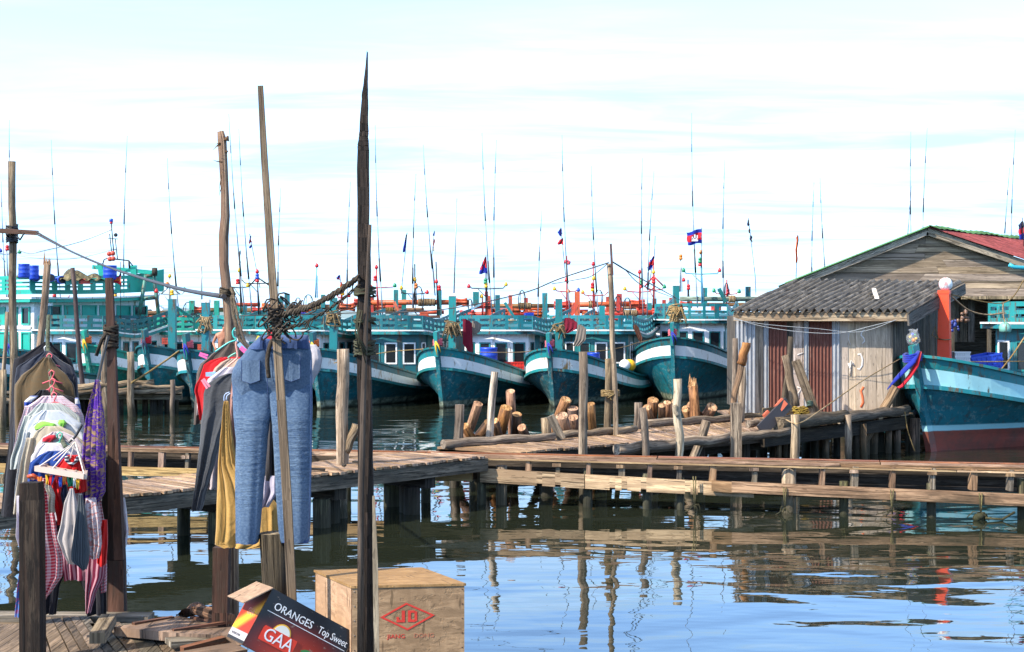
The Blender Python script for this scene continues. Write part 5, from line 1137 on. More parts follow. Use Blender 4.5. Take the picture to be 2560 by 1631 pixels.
klog(1942, 1060, 2112, 1041, 26.2, 28.4, 17, 'thickest kerb log at the platform edge before the shack', wood('brown grey bark', (.27, .21, .16), (.11, .085, .065))); klog(2100, 1046, 2268, 1025, 28.4, 30.9, 13, 'kerb log reaching the bow of the right boat', MATS['brown grey bark'])
klog(1870, 1060, 1962, 1056, 26.8, 27.3, 9, 'short pale log lying on the deck beside the black board'); klog(1905, 1028, 2012, 1033, 29.2, 29.5, 9, 'dark end log lying at the foot of the shack posts', MATS['brown grey bark'])
klog(1960, 1048, 2100, 1040, 28.8, 29.4, 5, 'thin pale pole lying before the rusty sheets', pw2)
b_ = MB(); b_.beam(W(1970, 1008, 26.6), W(1902, 1078, 25.9), .24, .05, up=(.4, -1, .2)); b_.mi = 1; b_.beam(W(1960, 1004, 26.55), W(1945, 1022, 26.4), .16, .06, up=(.4, -1, .4)); b_.beam(W(1925, 1036, 26.3), W(1915, 1047, 26.2), .18, .055, up=(.4, -1, .25))
single(b_, 'board', [plain('tarred board', (.035, .03, .032), .7), plain('orange red board paint', (.62, .13, .06), .7)], 'black board with orange painted end leaning across the deck', 'board')
b_ = MB(); q = random.Random(8)
for i in range(34): c = W(2008 + q.uniform(-20, 18), 1030 + q.uniform(-10, 10), 29.2); b_.tube([c + Vector((math.cos(a) * q.uniform(.04, .12), math.sin(a) * .08, math.sin(a * 2 + i) * .03)) for a in [j * .9 for j in range(7)]], .014, 4, closed=True)
single(b_, 'fishing_net', wood('golden net', (.42, .30, .09), (.2, .14, .05), grain=40), 'small heap of golden net at the foot of the leaning posts', 'net')
b_ = MB(); q = random.Random(9)
for i in range(6): b_.tube([W(2025 + 6 * math.cos(a) + q.uniform(-2, 2), 1006 + i * 2 + 3 * math.sin(a), 28.85 + .1 * math.sin(a)) for a in [j * .7 for j in range(9)]], .016, 4, closed=True)
single(b_, 'lashing', plain('dark green rope', (.04, .07, .05), .8), 'dark green rope tied round the leaning squared post', 'lashing')
# orange brown cut logs
z3 = lambda x, y: (1050 + x * .3322, 900 + y * .3322)
LW_ = 1.12
LOGS = [(438, 320, 375, 520, 65, 25.9, 'upright orange brown log leaning right, leftmost tall one of the left cluster'), (335, 490, 402, 610, 60, 25.3, 'small log with a pale cut end, lowest left in the left cluster'), (520, 470, 428, 600, 72, 25.4, 'dark log leaning right in the middle of the left cluster'),
        (560, 450, 602, 600, 60, 25.6, 'log leaning left behind the dark one of the left cluster'), (650, 350, 600, 560, 80, 26.0, 'thickest log of the left cluster with a cracked cut end'), (680, 228, 690, 420, 62, 26.6, 'highest log of the left cluster'), (730, 400, 715, 585, 66, 26.2, 'dark log right of the thickest in the left cluster'), (765, 500, 805, 585, 60, 26.0, 'rightmost short log of the left cluster'),
        (1100, 290, 1040, 450, 75, 27.6, 'highest log of the middle cluster leaning right'), (1068, 412, 1100, 560, 84, 26.6, 'log with pale cut end in the front of the middle cluster'), (1150, 355, 1155, 560, 75, 27.6, 'upper log just left of the tall grey post'), (1152, 425, 1170, 560, 68, 27.0, 'lower log just left of the tall grey post'), (1285, 322, 1302, 545, 55, 27.4, 'slim log just right of the tall grey post'),
        (1755, 292, 1742, 450, 74, 29.6, 'highest thick log of the right cluster'), (1706, 350, 1738, 450, 60, 29.4, 'leaning log at the left end of the right cluster'), (1820, 332, 1820, 450, 50, 29.5, 'slim log with grey end in the right cluster'), (1860, 312, 1853, 450, 50, 29.9, 'slim orange log left of the knobbly post'), (1925, 305, 1905, 450, 62, 30.1, 'log behind the pale knobbly post'),
        (2000, 360, 2030, 445, 60, 29.6, 'short log right of the pale knobbly post'), (2035, 325, 2112, 440, 58, 29.4, 'dark log leaning left before the splintered post'), (2198, 345, 2148, 440, 76, 29.4, 'orange log leaning right, last one before the cracked squared post')]
LM = [logb, wood('darker brown log', (.17, .085, .045), (.06, .03, .018), grain=9, along=1.5, rough=.6), wood('honey log', (.40, .22, .11), (.20, .10, .05), grain=9, along=1.5, patch=.5, rough=.6)]
for i, (xt, yt, xb, yb, wz_, Y, lb) in enumerate(LOGS):
    (a, c), (e, f_) = z3(xt, yt), z3(xb, yb); dk = 1 if 'dark' in lb or 'lower' in lb or i in (3, 7, 10, 15, 17) else (2 if i % 3 == 0 else 0)
    b_ = MB(); b_.capmi = 1; T, A = W(a, c + 3, Y - .25), W(e, f_, Y); A = A - (T - A) * ((A.z + .4) / max(.15, (T - A).z)); k = Y / FPX; r_ = wz_ * LW_ * .3322 / 2 * k
    b_.tube([A.lerp(T, u / 6) for u in range(7)] , [r_ * (1.04 - .01 * u) for u in range(7)], 14, wob=.05)
    o = single(b_, 'cut_log', [LM[dk], loge], lb, 'log', 'orange brown cut logs standing in the water')

# ================================================================ shack
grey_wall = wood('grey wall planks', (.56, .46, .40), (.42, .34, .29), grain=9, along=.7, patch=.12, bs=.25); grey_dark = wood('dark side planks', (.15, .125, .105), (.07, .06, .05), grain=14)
asb = wood('weathered cement roofing', (.19, .175, .17), (.095, .088, .085), grain=5, along=3, patch=.45, bs=.3); iron_r = rusty('rusty corrugated iron', (.17, .055, .035), (.30, .17, .12), (.5, .85)); iron_g = rusty('galvanised iron', (.42, .43, .44), (.22, .13, .08), (.60, .8), .5, .3)
def corrug(mb, p0, u, v, nwave, amp, nv=2, per=8):
    p0, u, v = Vector(p0), Vector(u), Vector(v); n = u.cross(v).normalized(); nu = nwave * per
    mb.grid(lambda a, c: p0 + u * a + v * c + n * amp * math.sin(a * nwave * 6.28318), nu, nv, True, (u.length, v.length))
SY = 31.0
sh = thing('shack', 'small plank shack with grey corrugated roof and rusty iron sheets in its front wall', 'shack', (W(2050, 0, SY).x, SY, zP))
def sp(mb, name, m_, label=None): return part(mb, name, m_, sh, label)
dS = Vector((.53, .85, 0)).normalized()
xw = lambda px, Y=SY: (px - CX) / FPX * Y
zt_ = 3.02
b_ = MB(); b_.beam(W(1834, 791, SY - .35), W(2268, 792, SY - .35), .04, .20); sp(b_, 'fascia', wood('pale fascia board', (.50, .40, .32), (.30, .21, .16), grain=12))
e0, e1 = W(1828, 781, SY - .42), W(2276, 779, SY - .42); r0, r1 = W(1985, 700, 34.6), W(2412, 703, 34.6)
b_ = MB(); NW, PER = 22, 8; q = random.Random(2)
def roofpt(a, c):
    p = e0.lerp(e1, a).lerp(r0.lerp(r1, a), c); step = .012 if c < .52 else -.012
    p.z += .05 * math.sin(a * NW * 6.28318) + step + .012 * math.sin(a * 17 + c * 5); return p
b_.grid(roofpt, NW * PER, 10, True, (12, 4)); 
b_.grid(lambda a, c: roofpt(a, .5 * c) + Vector((0, 0, -.012)), NW * PER, 4, True, (12, 2)); sp(b_, 'roof', asb)
b_ = MB(); b_.beam(W(2270, 800, SY - .38), W(2412, 722, 34.4), .045, .26); sp(b_, 'barge_board', wood('grey barge board', (.20, .18, .17), (.10, .09, .085)))
b_ = MB(); b_.beam(roofpt(.71, .30) + Vector((0, 0, .075)), roofpt(.605, .56) + Vector((0, 0, .075)), .10, .012); sp(b_, 'roof_patch', paint('dirty white sheet', (.6, .55, .5), .6, .5))
for i, (p0_, p1_) in enumerate(((1886, 1908), (2097, 2120), (2120.6, 2139), (2139.6, 2164), (2164.6, 2190), (2190.6, 2214), (2214.6, 2231), (1982, 2010))):
    b_ = MB(); dy = rnd.uniform(-.008, .008); b_.box(xw(p0_), xw(p1_), SY + dy, SY + .03 + dy, zP - .03 - rnd.uniform(0, .06), zt_); sp(b_, 'wall_plank', grey_wall if i != 7 else wood('pale pinkish plank', (.50, .40, .36), (.36, .28, .25), grain=12))
for p0_, p1_, m_, nw, dy in ((1920, 1967, iron_r, 5, .0), (2020, 2081, iron_r, 7, .0), (1908, 1921, iron_g, 1.5, -.02), (2079, 2098, iron_g, 2, -.03), (2009, 2021, iron_g, 1.5, -.02), (1836, 1886, iron_g, 5, -.12)):
    b_ = MB(); nwv = nw; x0, x1 = xw(p0_), xw(p1_)
    b_.grid(lambda a, c: Vector((x0 + (x1 - x0) * a, SY + dy - .01 + .018 * math.sin(a * nwv * 6.283), zP - .03 + (zt_ - zP) * c)), int(nw * 10), 3, True, (1, 2)); sp(b_, 'iron_sheet', m_)
b_ = MB(); b_.box(xw(1967), xw(1983), SY - .0, SY + .03, zP, zt_); sp(b_, 'wall_plank', grey_dark)
b_ = MB(); b_.box(xw(1880), xw(2233), SY + .06, SY + .09, zP, zt_); sp(b_, 'wall_backing', dark)
b_ = MB(); a0 = Vector((xw(2232), SY + .02, 0)); 
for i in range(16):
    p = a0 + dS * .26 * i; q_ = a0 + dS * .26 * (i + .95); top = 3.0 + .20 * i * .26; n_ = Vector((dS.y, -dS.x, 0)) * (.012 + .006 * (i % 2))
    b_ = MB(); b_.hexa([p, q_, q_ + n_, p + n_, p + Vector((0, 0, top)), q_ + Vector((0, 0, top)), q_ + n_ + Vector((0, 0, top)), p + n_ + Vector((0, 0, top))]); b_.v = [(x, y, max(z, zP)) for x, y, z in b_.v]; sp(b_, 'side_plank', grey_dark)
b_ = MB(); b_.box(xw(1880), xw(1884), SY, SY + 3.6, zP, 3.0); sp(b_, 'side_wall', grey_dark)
# marks painted on the boards
wp_ = plain('chalky white paint mark', (.62, .58, .54), .9, 0, .35, 30); op_ = plain('orange paint mark', (.62, .14, .05), .8)
z5 = lambda x, y: (1800 + x * .4106, 520 + y * .4106)
def mark(pts, m_, r_=.02):
    b_ = MB(); b_.tube([W(*z5(x, y), SY - .012) for x, y in pts], r_, 6, ratio=1); b_.v = [(x, SY - .010 + (y - SY + .012) * .15, z) for x, y, z in b_.v]; sp(b_, 'paint_mark', m_)
mark([(800, 748), (785, 765), (782, 800), (795, 835)], wp_, .008); mark([(880, 745), (862, 757), (858, 775), (875, 792), (880, 812), (865, 828)], wp_, .016); mark([(783, 945), (795, 980), (793, 1020), (800, 930), (815, 960)], wp_, .022)
mark([(838, 895), (855, 890), (868, 920), (866, 960), (850, 985), (838, 978)], wp_, .022); mark([(470, 895), (490, 888), (510, 882)], wp_, .012); mark([(470, 1090), (495, 1100), (475, 1130), (480, 1160)], wp_, .014)
mark([(875, 1090), (858, 1115), (868, 1150), (872, 1185), (858, 1215)], op_, .03)
rope('rope', [W(1834, 795, 30.4), W(1900, 815, 30.4), W(2000, 830, 30.4), W(2100, 833, 30.4), W(2180, 815, 30.4), W(2230, 803, 30.4)], 'thin grey wire sagging under the shack eaves', .007, MATS['thin grey wire'], 'wire')
rope('rope', [W(1834, 799, 30.3), W(1920, 812, 30.3), W(2040, 822, 30.3), W(2150, 830, 30.3), W(2240, 800, 30.3)], 'second thin wire tangled under the shack eaves', .006, MATS['thin grey wire'], 'wire')
rope('rope', [W(1965, 1050, 25.9), W(2000, 1058, 25.0), W(2060, 1020, 27), W(2160, 950, 29), W(2250, 898, 30.6)], 'mooring rope from the round kerb post up to the right boat', .013)
rope('rope', [W(2262, 1030, 30.4), W(2270, 1080, 30.4), W(2288, 1130, 30.3)], 'rope hanging from the right boat into the water', .013)

# ================================================================ house with red roof
HY = 42.0; ap = W(2315, 571, HY); le = W(1958, 712, HY); re_ = W(2640, 680, HY); rd = Vector((.64, .77, 0)).normalized() * 10.5
hs = thing('house', 'large plank house with red roof and green ridge behind the shack', 'house', (13, HY, zP))
def hp(mb, name, m_, label=None): return part(mb, name, m_, hs, label)
pl_w = wood('brown grey house boards', (.42, .325, .255), (.24, .18, .14), grain=8, along=.6, patch=.35)
def roofz(x): return ap.z - abs(x - ap.x) * ((ap.z - le.z) / (ap.x - le.x) if x < ap.x else (ap.z - re_.z) / (re_.x - ap.x))
z0_ = z = W(0, 742, HY).z; q = random.Random(12)
while z < ap.z - .22:
    h_ = q.uniform(.20, .30); zt2 = min(z + h_, ap.z - .12)
    sl = (ap.z - le.z) / (ap.x - le.x); sr = (ap.z - re_.z) / (re_.x - ap.x)
    def xl(zz): return max(le.x + .3, ap.x - (ap.z - .14 - zz) / sl)
    def xr(zz): return min(re_.x - .1, ap.x + (ap.z - .14 - zz) / sr)
    cuts = [0, q.uniform(.35, .6), 1]
    for a, c in zip(cuts, cuts[1:]):
        X = lambda zz, u: xl(zz) + (xr(zz) - xl(zz)) * u
        if X(z, c) - X(z, a) < .2: continue
        dy = q.uniform(-.012, .012); b_ = MB(); g_ = .004
        P = [(X(z, a) + g_, z), (X(z, c) - g_, z), (X(zt2, c) - g_, zt2 - .006), (X(zt2, a) + g_, zt2 - .006)]
        b_.v = [(x, HY + .1 + dy, zz) for x, zz in P] + [(x, HY + .13 + dy, zz) for x, zz in P]
        pts_ = [Vector(v) for v in b_.v]; b_.v = []
        ou = q.random() * 9; i0 = b_.add(pts_)
        b_.face((i0, i0 + 1, i0 + 2, i0 + 3), [(ou + zz * 1.0, x * .5) for x, zz in P]); b_.face((i0 + 7, i0 + 6, i0 + 5, i0 + 4)); b_.face((i0, i0 + 4, i0 + 5, i0 + 1)); b_.face((i0 + 3, i0 + 2, i0 + 6, i0 + 7)); b_.face((i0 + 1, i0 + 5, i0 + 6, i0 + 2)); b_.face((i0, i0 + 3, i0 + 7, i0 + 4))
        hp(b_, 'gable_board', pl_w)
    z = zt2

b_ = MB(); b_.poly([(le.x + .4, HY + .2, z0_), (ap.x, HY + .2, ap.z - .1), (re_.x, HY + .2, re_.z - .1), (re_.x, HY + .2, z0_)]); hp(b_, 'gable_backing', dark)
for a, c in ((le, ap), (ap, re_)):
    b_ = MB(); b_.beam(a - Vector((0, .12, .10)), c - Vector((0, .12, .10)), .05, .22); hp(b_, 'barge_board', wood('pale barge board', (.50, .43, .38), (.36, .30, .26), grain=12))
red = wood('red roof sheet', (.34, .05, .045), (.22, .028, .028), grain=3, along=2, patch=.2, bs=.2); grn = wood('green roof sheet', (.10, .26, .10), (.05, .14, .06), grain=3, along=2, patch=.2, bs=.2)
b_ = MB(); corrug(b_, ap + Vector((0, -.25, .03)), rd, re_ - ap + (re_ - ap).normalized() * .3, 60, .018); hp(b_, 'roof_slope', red)
b_ = MB(); corrug(b_, ap + Vector((0, -.25, .03)), rd, le - ap + (le - ap).normalized() * .25, 60, .018); hp(b_, 'roof_slope', grn)
b_ = MB(); o_ = Vector((0, -.3, .07)); dr_ = (re_ - ap).normalized() * .35; dl_ = (le - ap).normalized() * .3
b_.grid(lambda a, c: ap + o_ + rd * a + (dr_ * max(0, c - .5) * 2 if c > .5 else dl_ * (.5 - c) * 2) + Vector((0, 0, .012 * math.sin(a * 150) + .02 * math.sin(a * 20))), 200, 4, True, (9, 1)); hp(b_, 'ridge_cap', grn)
b_ = MB(); b_.beam(le + Vector((0, -.3, .045)), ap + Vector((0, -.3, .045)), .06, .03); hp(b_, 'roof_edge', paint('light green edge', (.16, .36, .12), .5, .2))
# interior: dark room
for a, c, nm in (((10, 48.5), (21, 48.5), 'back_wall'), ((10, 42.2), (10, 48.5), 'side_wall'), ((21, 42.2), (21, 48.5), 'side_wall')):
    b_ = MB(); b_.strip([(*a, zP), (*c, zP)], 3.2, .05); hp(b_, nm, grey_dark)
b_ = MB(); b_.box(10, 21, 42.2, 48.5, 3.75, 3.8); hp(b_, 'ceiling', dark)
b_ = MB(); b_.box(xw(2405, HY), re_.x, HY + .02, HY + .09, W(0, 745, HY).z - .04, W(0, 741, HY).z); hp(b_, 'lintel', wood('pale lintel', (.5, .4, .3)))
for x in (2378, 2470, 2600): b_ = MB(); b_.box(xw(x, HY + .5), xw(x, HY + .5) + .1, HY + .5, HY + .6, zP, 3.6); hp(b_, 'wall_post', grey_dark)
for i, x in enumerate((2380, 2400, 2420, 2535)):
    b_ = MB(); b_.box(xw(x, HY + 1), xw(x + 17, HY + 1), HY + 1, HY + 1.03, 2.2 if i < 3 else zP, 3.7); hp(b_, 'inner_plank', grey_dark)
for x, y, s_, c, lb in ((2408, 790, 13, 'brown', 'cluster of brown plastic bags hanging in the dark opening'), (2386, 815, 10, 'blue', 'dark blue bag hanging beside the orange post')):
    b_ = MB(); k = 42 / FPX; q = random.Random(x); [b_.ball(W(x + q.uniform(-s_, s_), y + q.uniform(-s_, s_) * 1.2, 42.3 + q.uniform(-.1, .1)), q.uniform(3, 6) * k, 7, q.uniform(.8, 1.4)) for _ in range(12)]
    single(b_, 'hanging_bag', plain(c + ' bag plastic', (.16, .09, .06) if c == 'brown' else (.02, .04, .22), .35, 0, .6, 12), lb, 'bag')
b_ = MB(); b_.tube([W(2523, 662, 34.5), W(2535, 668, 34.5), W(2620, 674, 34.5)], .05, 10); single(b_, 'pipe', plain('turquoise pipe', (.03, .33, .42), .4), 'turquoise pipe end sticking out under the right eave of the house', 'pipe')
# a flag stands beyond the ridge on the hidden boat
flagpole(c9, [(2560, 640), (2556, 545)], [([(2545, 562), (2558, 552), (2566, 600), (2548, 598)], ['navy', 'red', 'blue'])], 45)
# overhead cable and lines across the middle
cable = plain('black cable', (.035, .03, .032), .6)
rope('cable', [W(90, 585, 29.6), W(180, 630, 26), W(270, 668, 22), W(420, 715, 14), W(560, 742, 9.2)], 'thick black cable sloping down from the crossarm to the peeled pole', .018, cable, 'cable')
rope('cable', [W(92, 580, 29.5), W(115, 594, 29), W(165, 622, 27)], 'short loose cable end joining the main cable at the crossarm', .018, cable, 'cable')
rope('cable', [W(600, 790, 30), W(880, 783, 30), W(1100, 775, 29), W(1300, 735, 27), W(1400, 697, 26.4), W(1522, 657, 25.9)], 'long dark line rising from the left to the tall thin pole', .012, cable, 'cable')
rope('cable', [W(1380, 710, 26.3), W(1440, 700, 26), W(1480, 690, 26), W(1522, 657, 25.8)], 'slack dark line under the long line at the tall thin pole', .008, cable, 'cable')
rope('cable', [W(1531, 655, 25.9), W(1590, 690, 30), W(1690, 745, 50)], 'dark line dropping from the tall thin pole to the clean teal boat', .014, cable, 'cable')
rope('cable', [W(1531, 655, 25.9), W(1562, 674, 28), W(1610, 716, 34), W(1700, 750, 50)], 'second dark line from the tall thin pole with a knot', .010, cable, 'cable')
rope('rope', [W(0, 895, 45), W(50, 893, 45)], 'thin line at the left edge', .01)
rope('rope', [W(835, 908, 45), W(960, 882, 46.5), W(1060, 873, 46.5), W(1090, 870, 46)], 'pale line strung past the teal wheelhouse of the pole hidden boat', .016)
rope('rope', [W(1190, 881, 47), W(1300, 881, 47), W(1355, 873, 46.2)], 'pale line across the middle white wheelhouse', .016)
rope('rope', [W(1410, 884, 46.5), W(1500, 878, 47), W(1560, 868, 48), W(1600, 856, 49.5), W(1665, 843, 50.5)], 'pale line from the rust streaked boat to the clean teal boat', .016)
rope('rope', [W(328, 958, 41.8), W(370, 932, 42.5), W(410, 905, 43.5), W(448, 878, 44.3)], 'tan mooring rope from the grey post to the leaning teal bow', .03)
rope('rope', [W(2232, 905, 31.4), W(2240, 960, 31.4), W(2235, 1010, 31.3)], 'thin brown vine hanging on the shack side wall', .012, rope_d)

# ================================================================ foreground: deck, poles, boxes
zD = 1.15
fw = wood('warm worn deck plank', (.30, .22, .16), (.14, .10, .07), grain=38, patch=.5, bs=.8); fw2 = wood('grey worn deck plank', (.30, .26, .22), (.13, .11, .09), grain=38, patch=.4, bs=.8); reddark = wood('dark red brown post', (.045, .022, .016), (.016, .010, .009), grain=38, patch=.4, bs=.7); rustp = wood('rusty brown post', (.105, .045, .024), (.045, .02, .013), grain=10, patch=.35, bs=.6)
dk = thing('deck', 'rough plank landing in the bottom left corner', 'deck', (-2.5, 8, 0))
for x0, x1, y0, mm, dz in ((-60, 372, 1541, fw2, 0), (-60, 185, 1562, fw, -.02)):
    b_ = MB(); a, c = G(x0, y0, zD), G(x1, y0 + 3, zD); b_.beam(a + Vector((0, .06, dz - .03)), c + Vector((0, .06, dz - .03)), .14, .07, roll=.02); part(b_, 'edge_board', mm, dk)
# planks running toward the camera, slightly fanned
TT = [-130, -66, -4, 48, 100, 128, 152, 172, 196, 222, 262, 300, 352, 420, 480]; BB = [-210, -105, -20, 62, 130, 188, 222, 250, 288, 322, 350, 378, 436, 500, 560]
for x0, x1, xb0, xb1 in [(TT[i] + 1.5, TT[i + 1] - 1.5, BB[i] + 1.5, BB[i + 1] - 1.5) for i in range(len(TT) - 1)]:
    b_ = MB(); ya, yb = (1541 if 95 < x0 < 200 else 1556) + rnd.uniform(-2, 5), 1690; n = 7; th = .035
    bw = rnd.uniform(-1, 1)
    P = []
    for u in range(n + 1):
        t_ = u / n; y = ya + (yb - ya) * t_; bend = bw * math.sin(t_ * 3.14)
        l_ = G(x0 + (xb0 - x0) * t_ + bend + 10 * math.sin(t_ * 2.2), y, zD + .01); r_ = G(x1 + (xb1 - x1) * t_ + bend + 10 * math.sin(t_ * 2.2), y, zD + .01); dz = rnd.uniform(-.002, .002)
        P.append((l_, r_))
    for (l0, r0_), (l1, r1_) in zip(P, P[1:]):
        b_.hexa([l0 - Vector((0, 0, th)), r0_ - Vector((0, 0, th)), r0_, l0, l1 - Vector((0, 0, th)), r1_ - Vector((0, 0, th)), r1_, l1])
    ou = rnd.random() * 9
    L0 = 0
    for fi in range(len(b_.uv)):
        if b_.uv[fi] and len(b_.uv[fi]) == 4: b_.uv[fi] = None
    part(b_, 'deck_plank', fw if rnd.random() < .6 else fw2, dk)
b_ = MB(); b_.box(-3.6, -1.6, 7.0, 8.3, zD - .2, zD - .08); part(b_, 'joist', dark, dk)
b_ = MB(); b_.beam((-3.6, 8.35, zD - .12), (-1.75, 8.35, zD - .12), .08, .16); part(b_, 'joist', dark, dk)
for x, y in ((-3.3, 8.3), (-2.4, 8.3), (-1.9, 7.6), (-.9, 7.0), (-.3, 6.9), (-1.6, 6.9), (-.9, 7.5), (-.35, 7.5)): b_ = MB(); b_.tube([(x, y, -.6), (x, y, zD - .12)], .07, 8, wob=.04); part(b_, 'pile', dark, dk)
for i in range(14):
    b_ = MB(); x = -1.62 + i * .115; b_.box(x, x + .108, 6.2, 7.62 + rnd.uniform(-.02, .02), zD - .04, zD + rnd.uniform(-.003, .003)); part(b_, 'deck_plank', fw2, dk)
# loose timber on the landing
def loose(a, c, w_, h_, mm, label, Ya=None, cat='plank', **kw):
    b_ = MB(); b_.beam(a, c, w_, h_, **kw); return single(b_, 'loose_plank', mm, label, cat)
loose(W(272, 1548, 8.15), W(243, 1596, 7.75), .085, .06, wood('pale offcut', (.40, .33, .26), (.22, .17, .13), grain=38), 'short grey offcut block lying across the planks behind the brown post')
b_ = MB(); P = [W(285, 1568, 8.05), W(440, 1541, 8.35), W(640, 1566, 8.15), W(640, 1592, 7.75), W(430, 1582, 7.8)]
lo = [p - Vector((0, 0, .05)) for p in P]; i0 = b_.add(P + lo); b_.face((0, 4, 3, 2, 1)); b_.face((5, 6, 7, 8, 9)); [b_.face((k, (k + 1) % 5, (k + 1) % 5 + 5, k + 5)) for k in range(5)]
single(b_, 'loose_board', wood('pinkish board', (.27, .175, .115), (.16, .10, .065), grain=7), 'wide pinkish board with thin battens nailed on, left of the orange box', 'board')
for a, c in ((W(333, 1563, 8.1), W(430, 1548, 8.2)), (W(430, 1580, 7.85), W(570, 1556, 8.1)), (W(470, 1549, 8.2), W(560, 1563, 8.0))):
    pass
b_ = MB()
for a, c in (((333, 1563, 8.1), (432, 1547, 8.3)), ((432, 1580, 7.86), (575, 1558, 8.1)), ((480, 1547, 8.3), (548, 1558, 8.1))): b_.beam(W(*a) + Vector((0, 0, .008)), W(*c) + Vector((0, 0, .008)), .03, .014)
single(b_, 'batten', wood('red brown batten', (.22, .09, .05), (.12, .05, .03)), 'thin red brown battens on top of the wide pinkish board', 'batten')
b_ = MB(); b_.grid(lambda a, c: W(440 + 130 * a, 1552 - 32 * math.sin(a * 2.6 + .25) ** .8 + 8 * math.sin(c * 5), 8.35 + .25 * c) + Vector((0, 0, .02 * math.sin(a * 11 + c * 4))), 20, 8); b_.grid(lambda a, c: W(440 + 130 * a, 1560 - 30 * math.sin(a * 2.6 + .25) ** .8 + 8 * math.sin(c * 5), 8.34 + .25 * c), 20, 8)
single(b_, 'bark_piece', wood('curled bark', (.20, .10, .06), (.07, .035, .02), grain=38), 'curled slab of dark bark behind the wide board', 'bark')
b_ = MB(); b_.tube([W(487, 1525, 8.3), W(520, 1533, 8.2), W(575, 1552, 8.1)], [.03, .038, .042], 8, wob=.15); [b_.beam(W(490, 1526, 8.3), W(482 + i * 4, 1519 + i * 5, 8.25), .02, .012) for i in range(4)]
single(b_, 'branch', wood('frayed branch', (.36, .19, .10), (.15, .07, .04), grain=18), 'frayed brown branch end pointing left above the bark', 'branch')
loose(W(455, 1625, 7.6), W(560, 1598, 7.75), .05, .03, wood('red brown batten', (.22, .09, .05)), 'red brown strip at the bottom edge left of the orange box'); loose(W(420, 1607, 7.7), W(520, 1600, 7.8), .14, .03, fw2, 'curved grey board under the red brown strip'); loose(W(440, 1650, 7.4), W(600, 1622, 7.6), .2, .03, wood('pinkish board', (.4, .27, .2)), 'pinkish board end in the gap below the battened board')
# poles in the foreground
FG = 'poles of the clothes lines'
def pole(pts, label, mm, sq=False, name='wooden_pole', ratio=1.0, grp=FG, wob=.05, n=12, cat='pole'):
    """pts: (x, y, Y, width in px)"""
    b_ = MB(); P = [W(x, y, Y) for x, y, Y, w_ in pts]; b_.capmi = 1
    if sq:
        for (a, c, pa, pc) in zip(P, P[1:], pts, pts[1:]): b_.beam(a, c, pa[3] / FPX * pa[2], pa[3] / FPX * pa[2] * ratio, up=(0, 1, 0), w2=pc[3] / FPX * pc[2], h2=pc[3] / FPX * pc[2] * ratio)
    else: b_.tube(P, [w_ / 2 / FPX * Y for x, y, Y, w_ in pts], n, wob=wob)
    return single(b_, name, [mm, pwe], label, cat, grp)
pole([(79, 1206, 7.55, 46), (80, 1250, 7.55, 50), (82, 1631, 7.5, 52), (82, 1720, 7.5, 52)], 'dark squared post in the bottom left corner with cloths behind it', wood('near black corner post', (.024, .014, .011), (.010, .007, .006), grain=38, patch=.5, bs=.7), sq=True, ratio=.9)  # near-black brown base colour
pole([(273, 695, 8.9, 17), (280, 900, 8.9, 21), (286, 1150, 8.85, 28), (293, 1400, 8.8, 37), (294, 1560, 8.8, 41), (296, 2000, 8.8, 44)], 'rusty brown square post between the purple scarf and the open water', rustp, sq=True, ratio=.8)
pole([(268, 1150, 8.98, 20), (270, 1400, 8.96, 24), (272, 2000, 8.95, 26)], 'dark timber standing just behind the rusty brown post', reddark, sq=True)
b_ = MB(); q = random.Random(6)
for i in range(16):
    y = 815 + i * 3.6 + q.uniform(-2, 2); b_.tube([W(277, y, 8.9) + Vector((math.cos(a) * .042, math.sin(a) * .05, .012 * math.sin(a + i))) for a in [j * .6283 for j in range(10)]], .009, 5, closed=True)
b_.tube([W(268, 832, 8.84), W(254, 850, 8.84), W(240, 890, 8.84)], .012, 5)
single(b_, 'lashing', rope_d, 'dark knotted rope wound round the rusty brown post', 'lashing')
rope('rope', [W(270, 840, 8.8), W(258, 890, 8.7), W(246, 945, 8.5), W(238, 970, 8.3)], 'black cord slanting down to the purple scarf', .010, black_m)
rope('rope', [W(205, 1062, 8.1), W(188, 1092, 8.1), W(172, 1106, 8.1)], 'black rubber strap above the peg rack', .008, black_m)
peel = wood('peeled yellow brown pole', (.42, .27, .15), (.22, .12, .065), grain=38, patch=.4, bs=.7, rough=.65)
pole([(552, 329, 9.3, 17), (556, 350, 9.3, 23), (558, 390, 9.3, 22), (562, 480, 9.3, 20), (563, 540, 9.3, 23), (559, 590, 9.3, 25), (560, 660, 9.3, 24), (566, 720, 9.3, 25), (572, 800, 9.3, 25), (575, 880, 9.3, 26), (582, 1100, 9.3, 28), (584, 1900, 9.3, 30)], 'crooked peeled pole with knots and frayed fibres', peel, wob=.10, n=16)
b_ = MB(); q = random.Random(3)
for x, y, dx, dy in ((552, 360, -14, 8), (552, 362, -20, 14), (550, 358, -10, 3), (556, 406, -24, -6), (555, 430, -3, 30), (553, 445, -5, 34), (554, 470, -6, 20)): b_.tube([W(x, y, 9.24), W(x + dx * .6, y + dy * .4, 9.22), W(x + dx, y + dy, 9.24)], [.005, .003, .001], 4)
b_.tube([W(566, 352, 9.28), W(570, 340, 9.28)], [.02, .006], 6); b_.tube([W(565, 380, 9.28), W(570, 378, 9.28)], [.012, .004], 6)
single(b_, 'bark_fibre', peel, 'loose bark fibres hanging on the crooked peeled pole', 'fibre')
b_ = MB()
for i in range(6): b_.tube([W(566, 723 + i * 3, 9.3) + Vector((math.cos(a) * .043, math.sin(a) * .05, .008 * math.sin(a * 2 + i))) for a in [j * .6283 for j in range(10)]], .007, 5, closed=True)
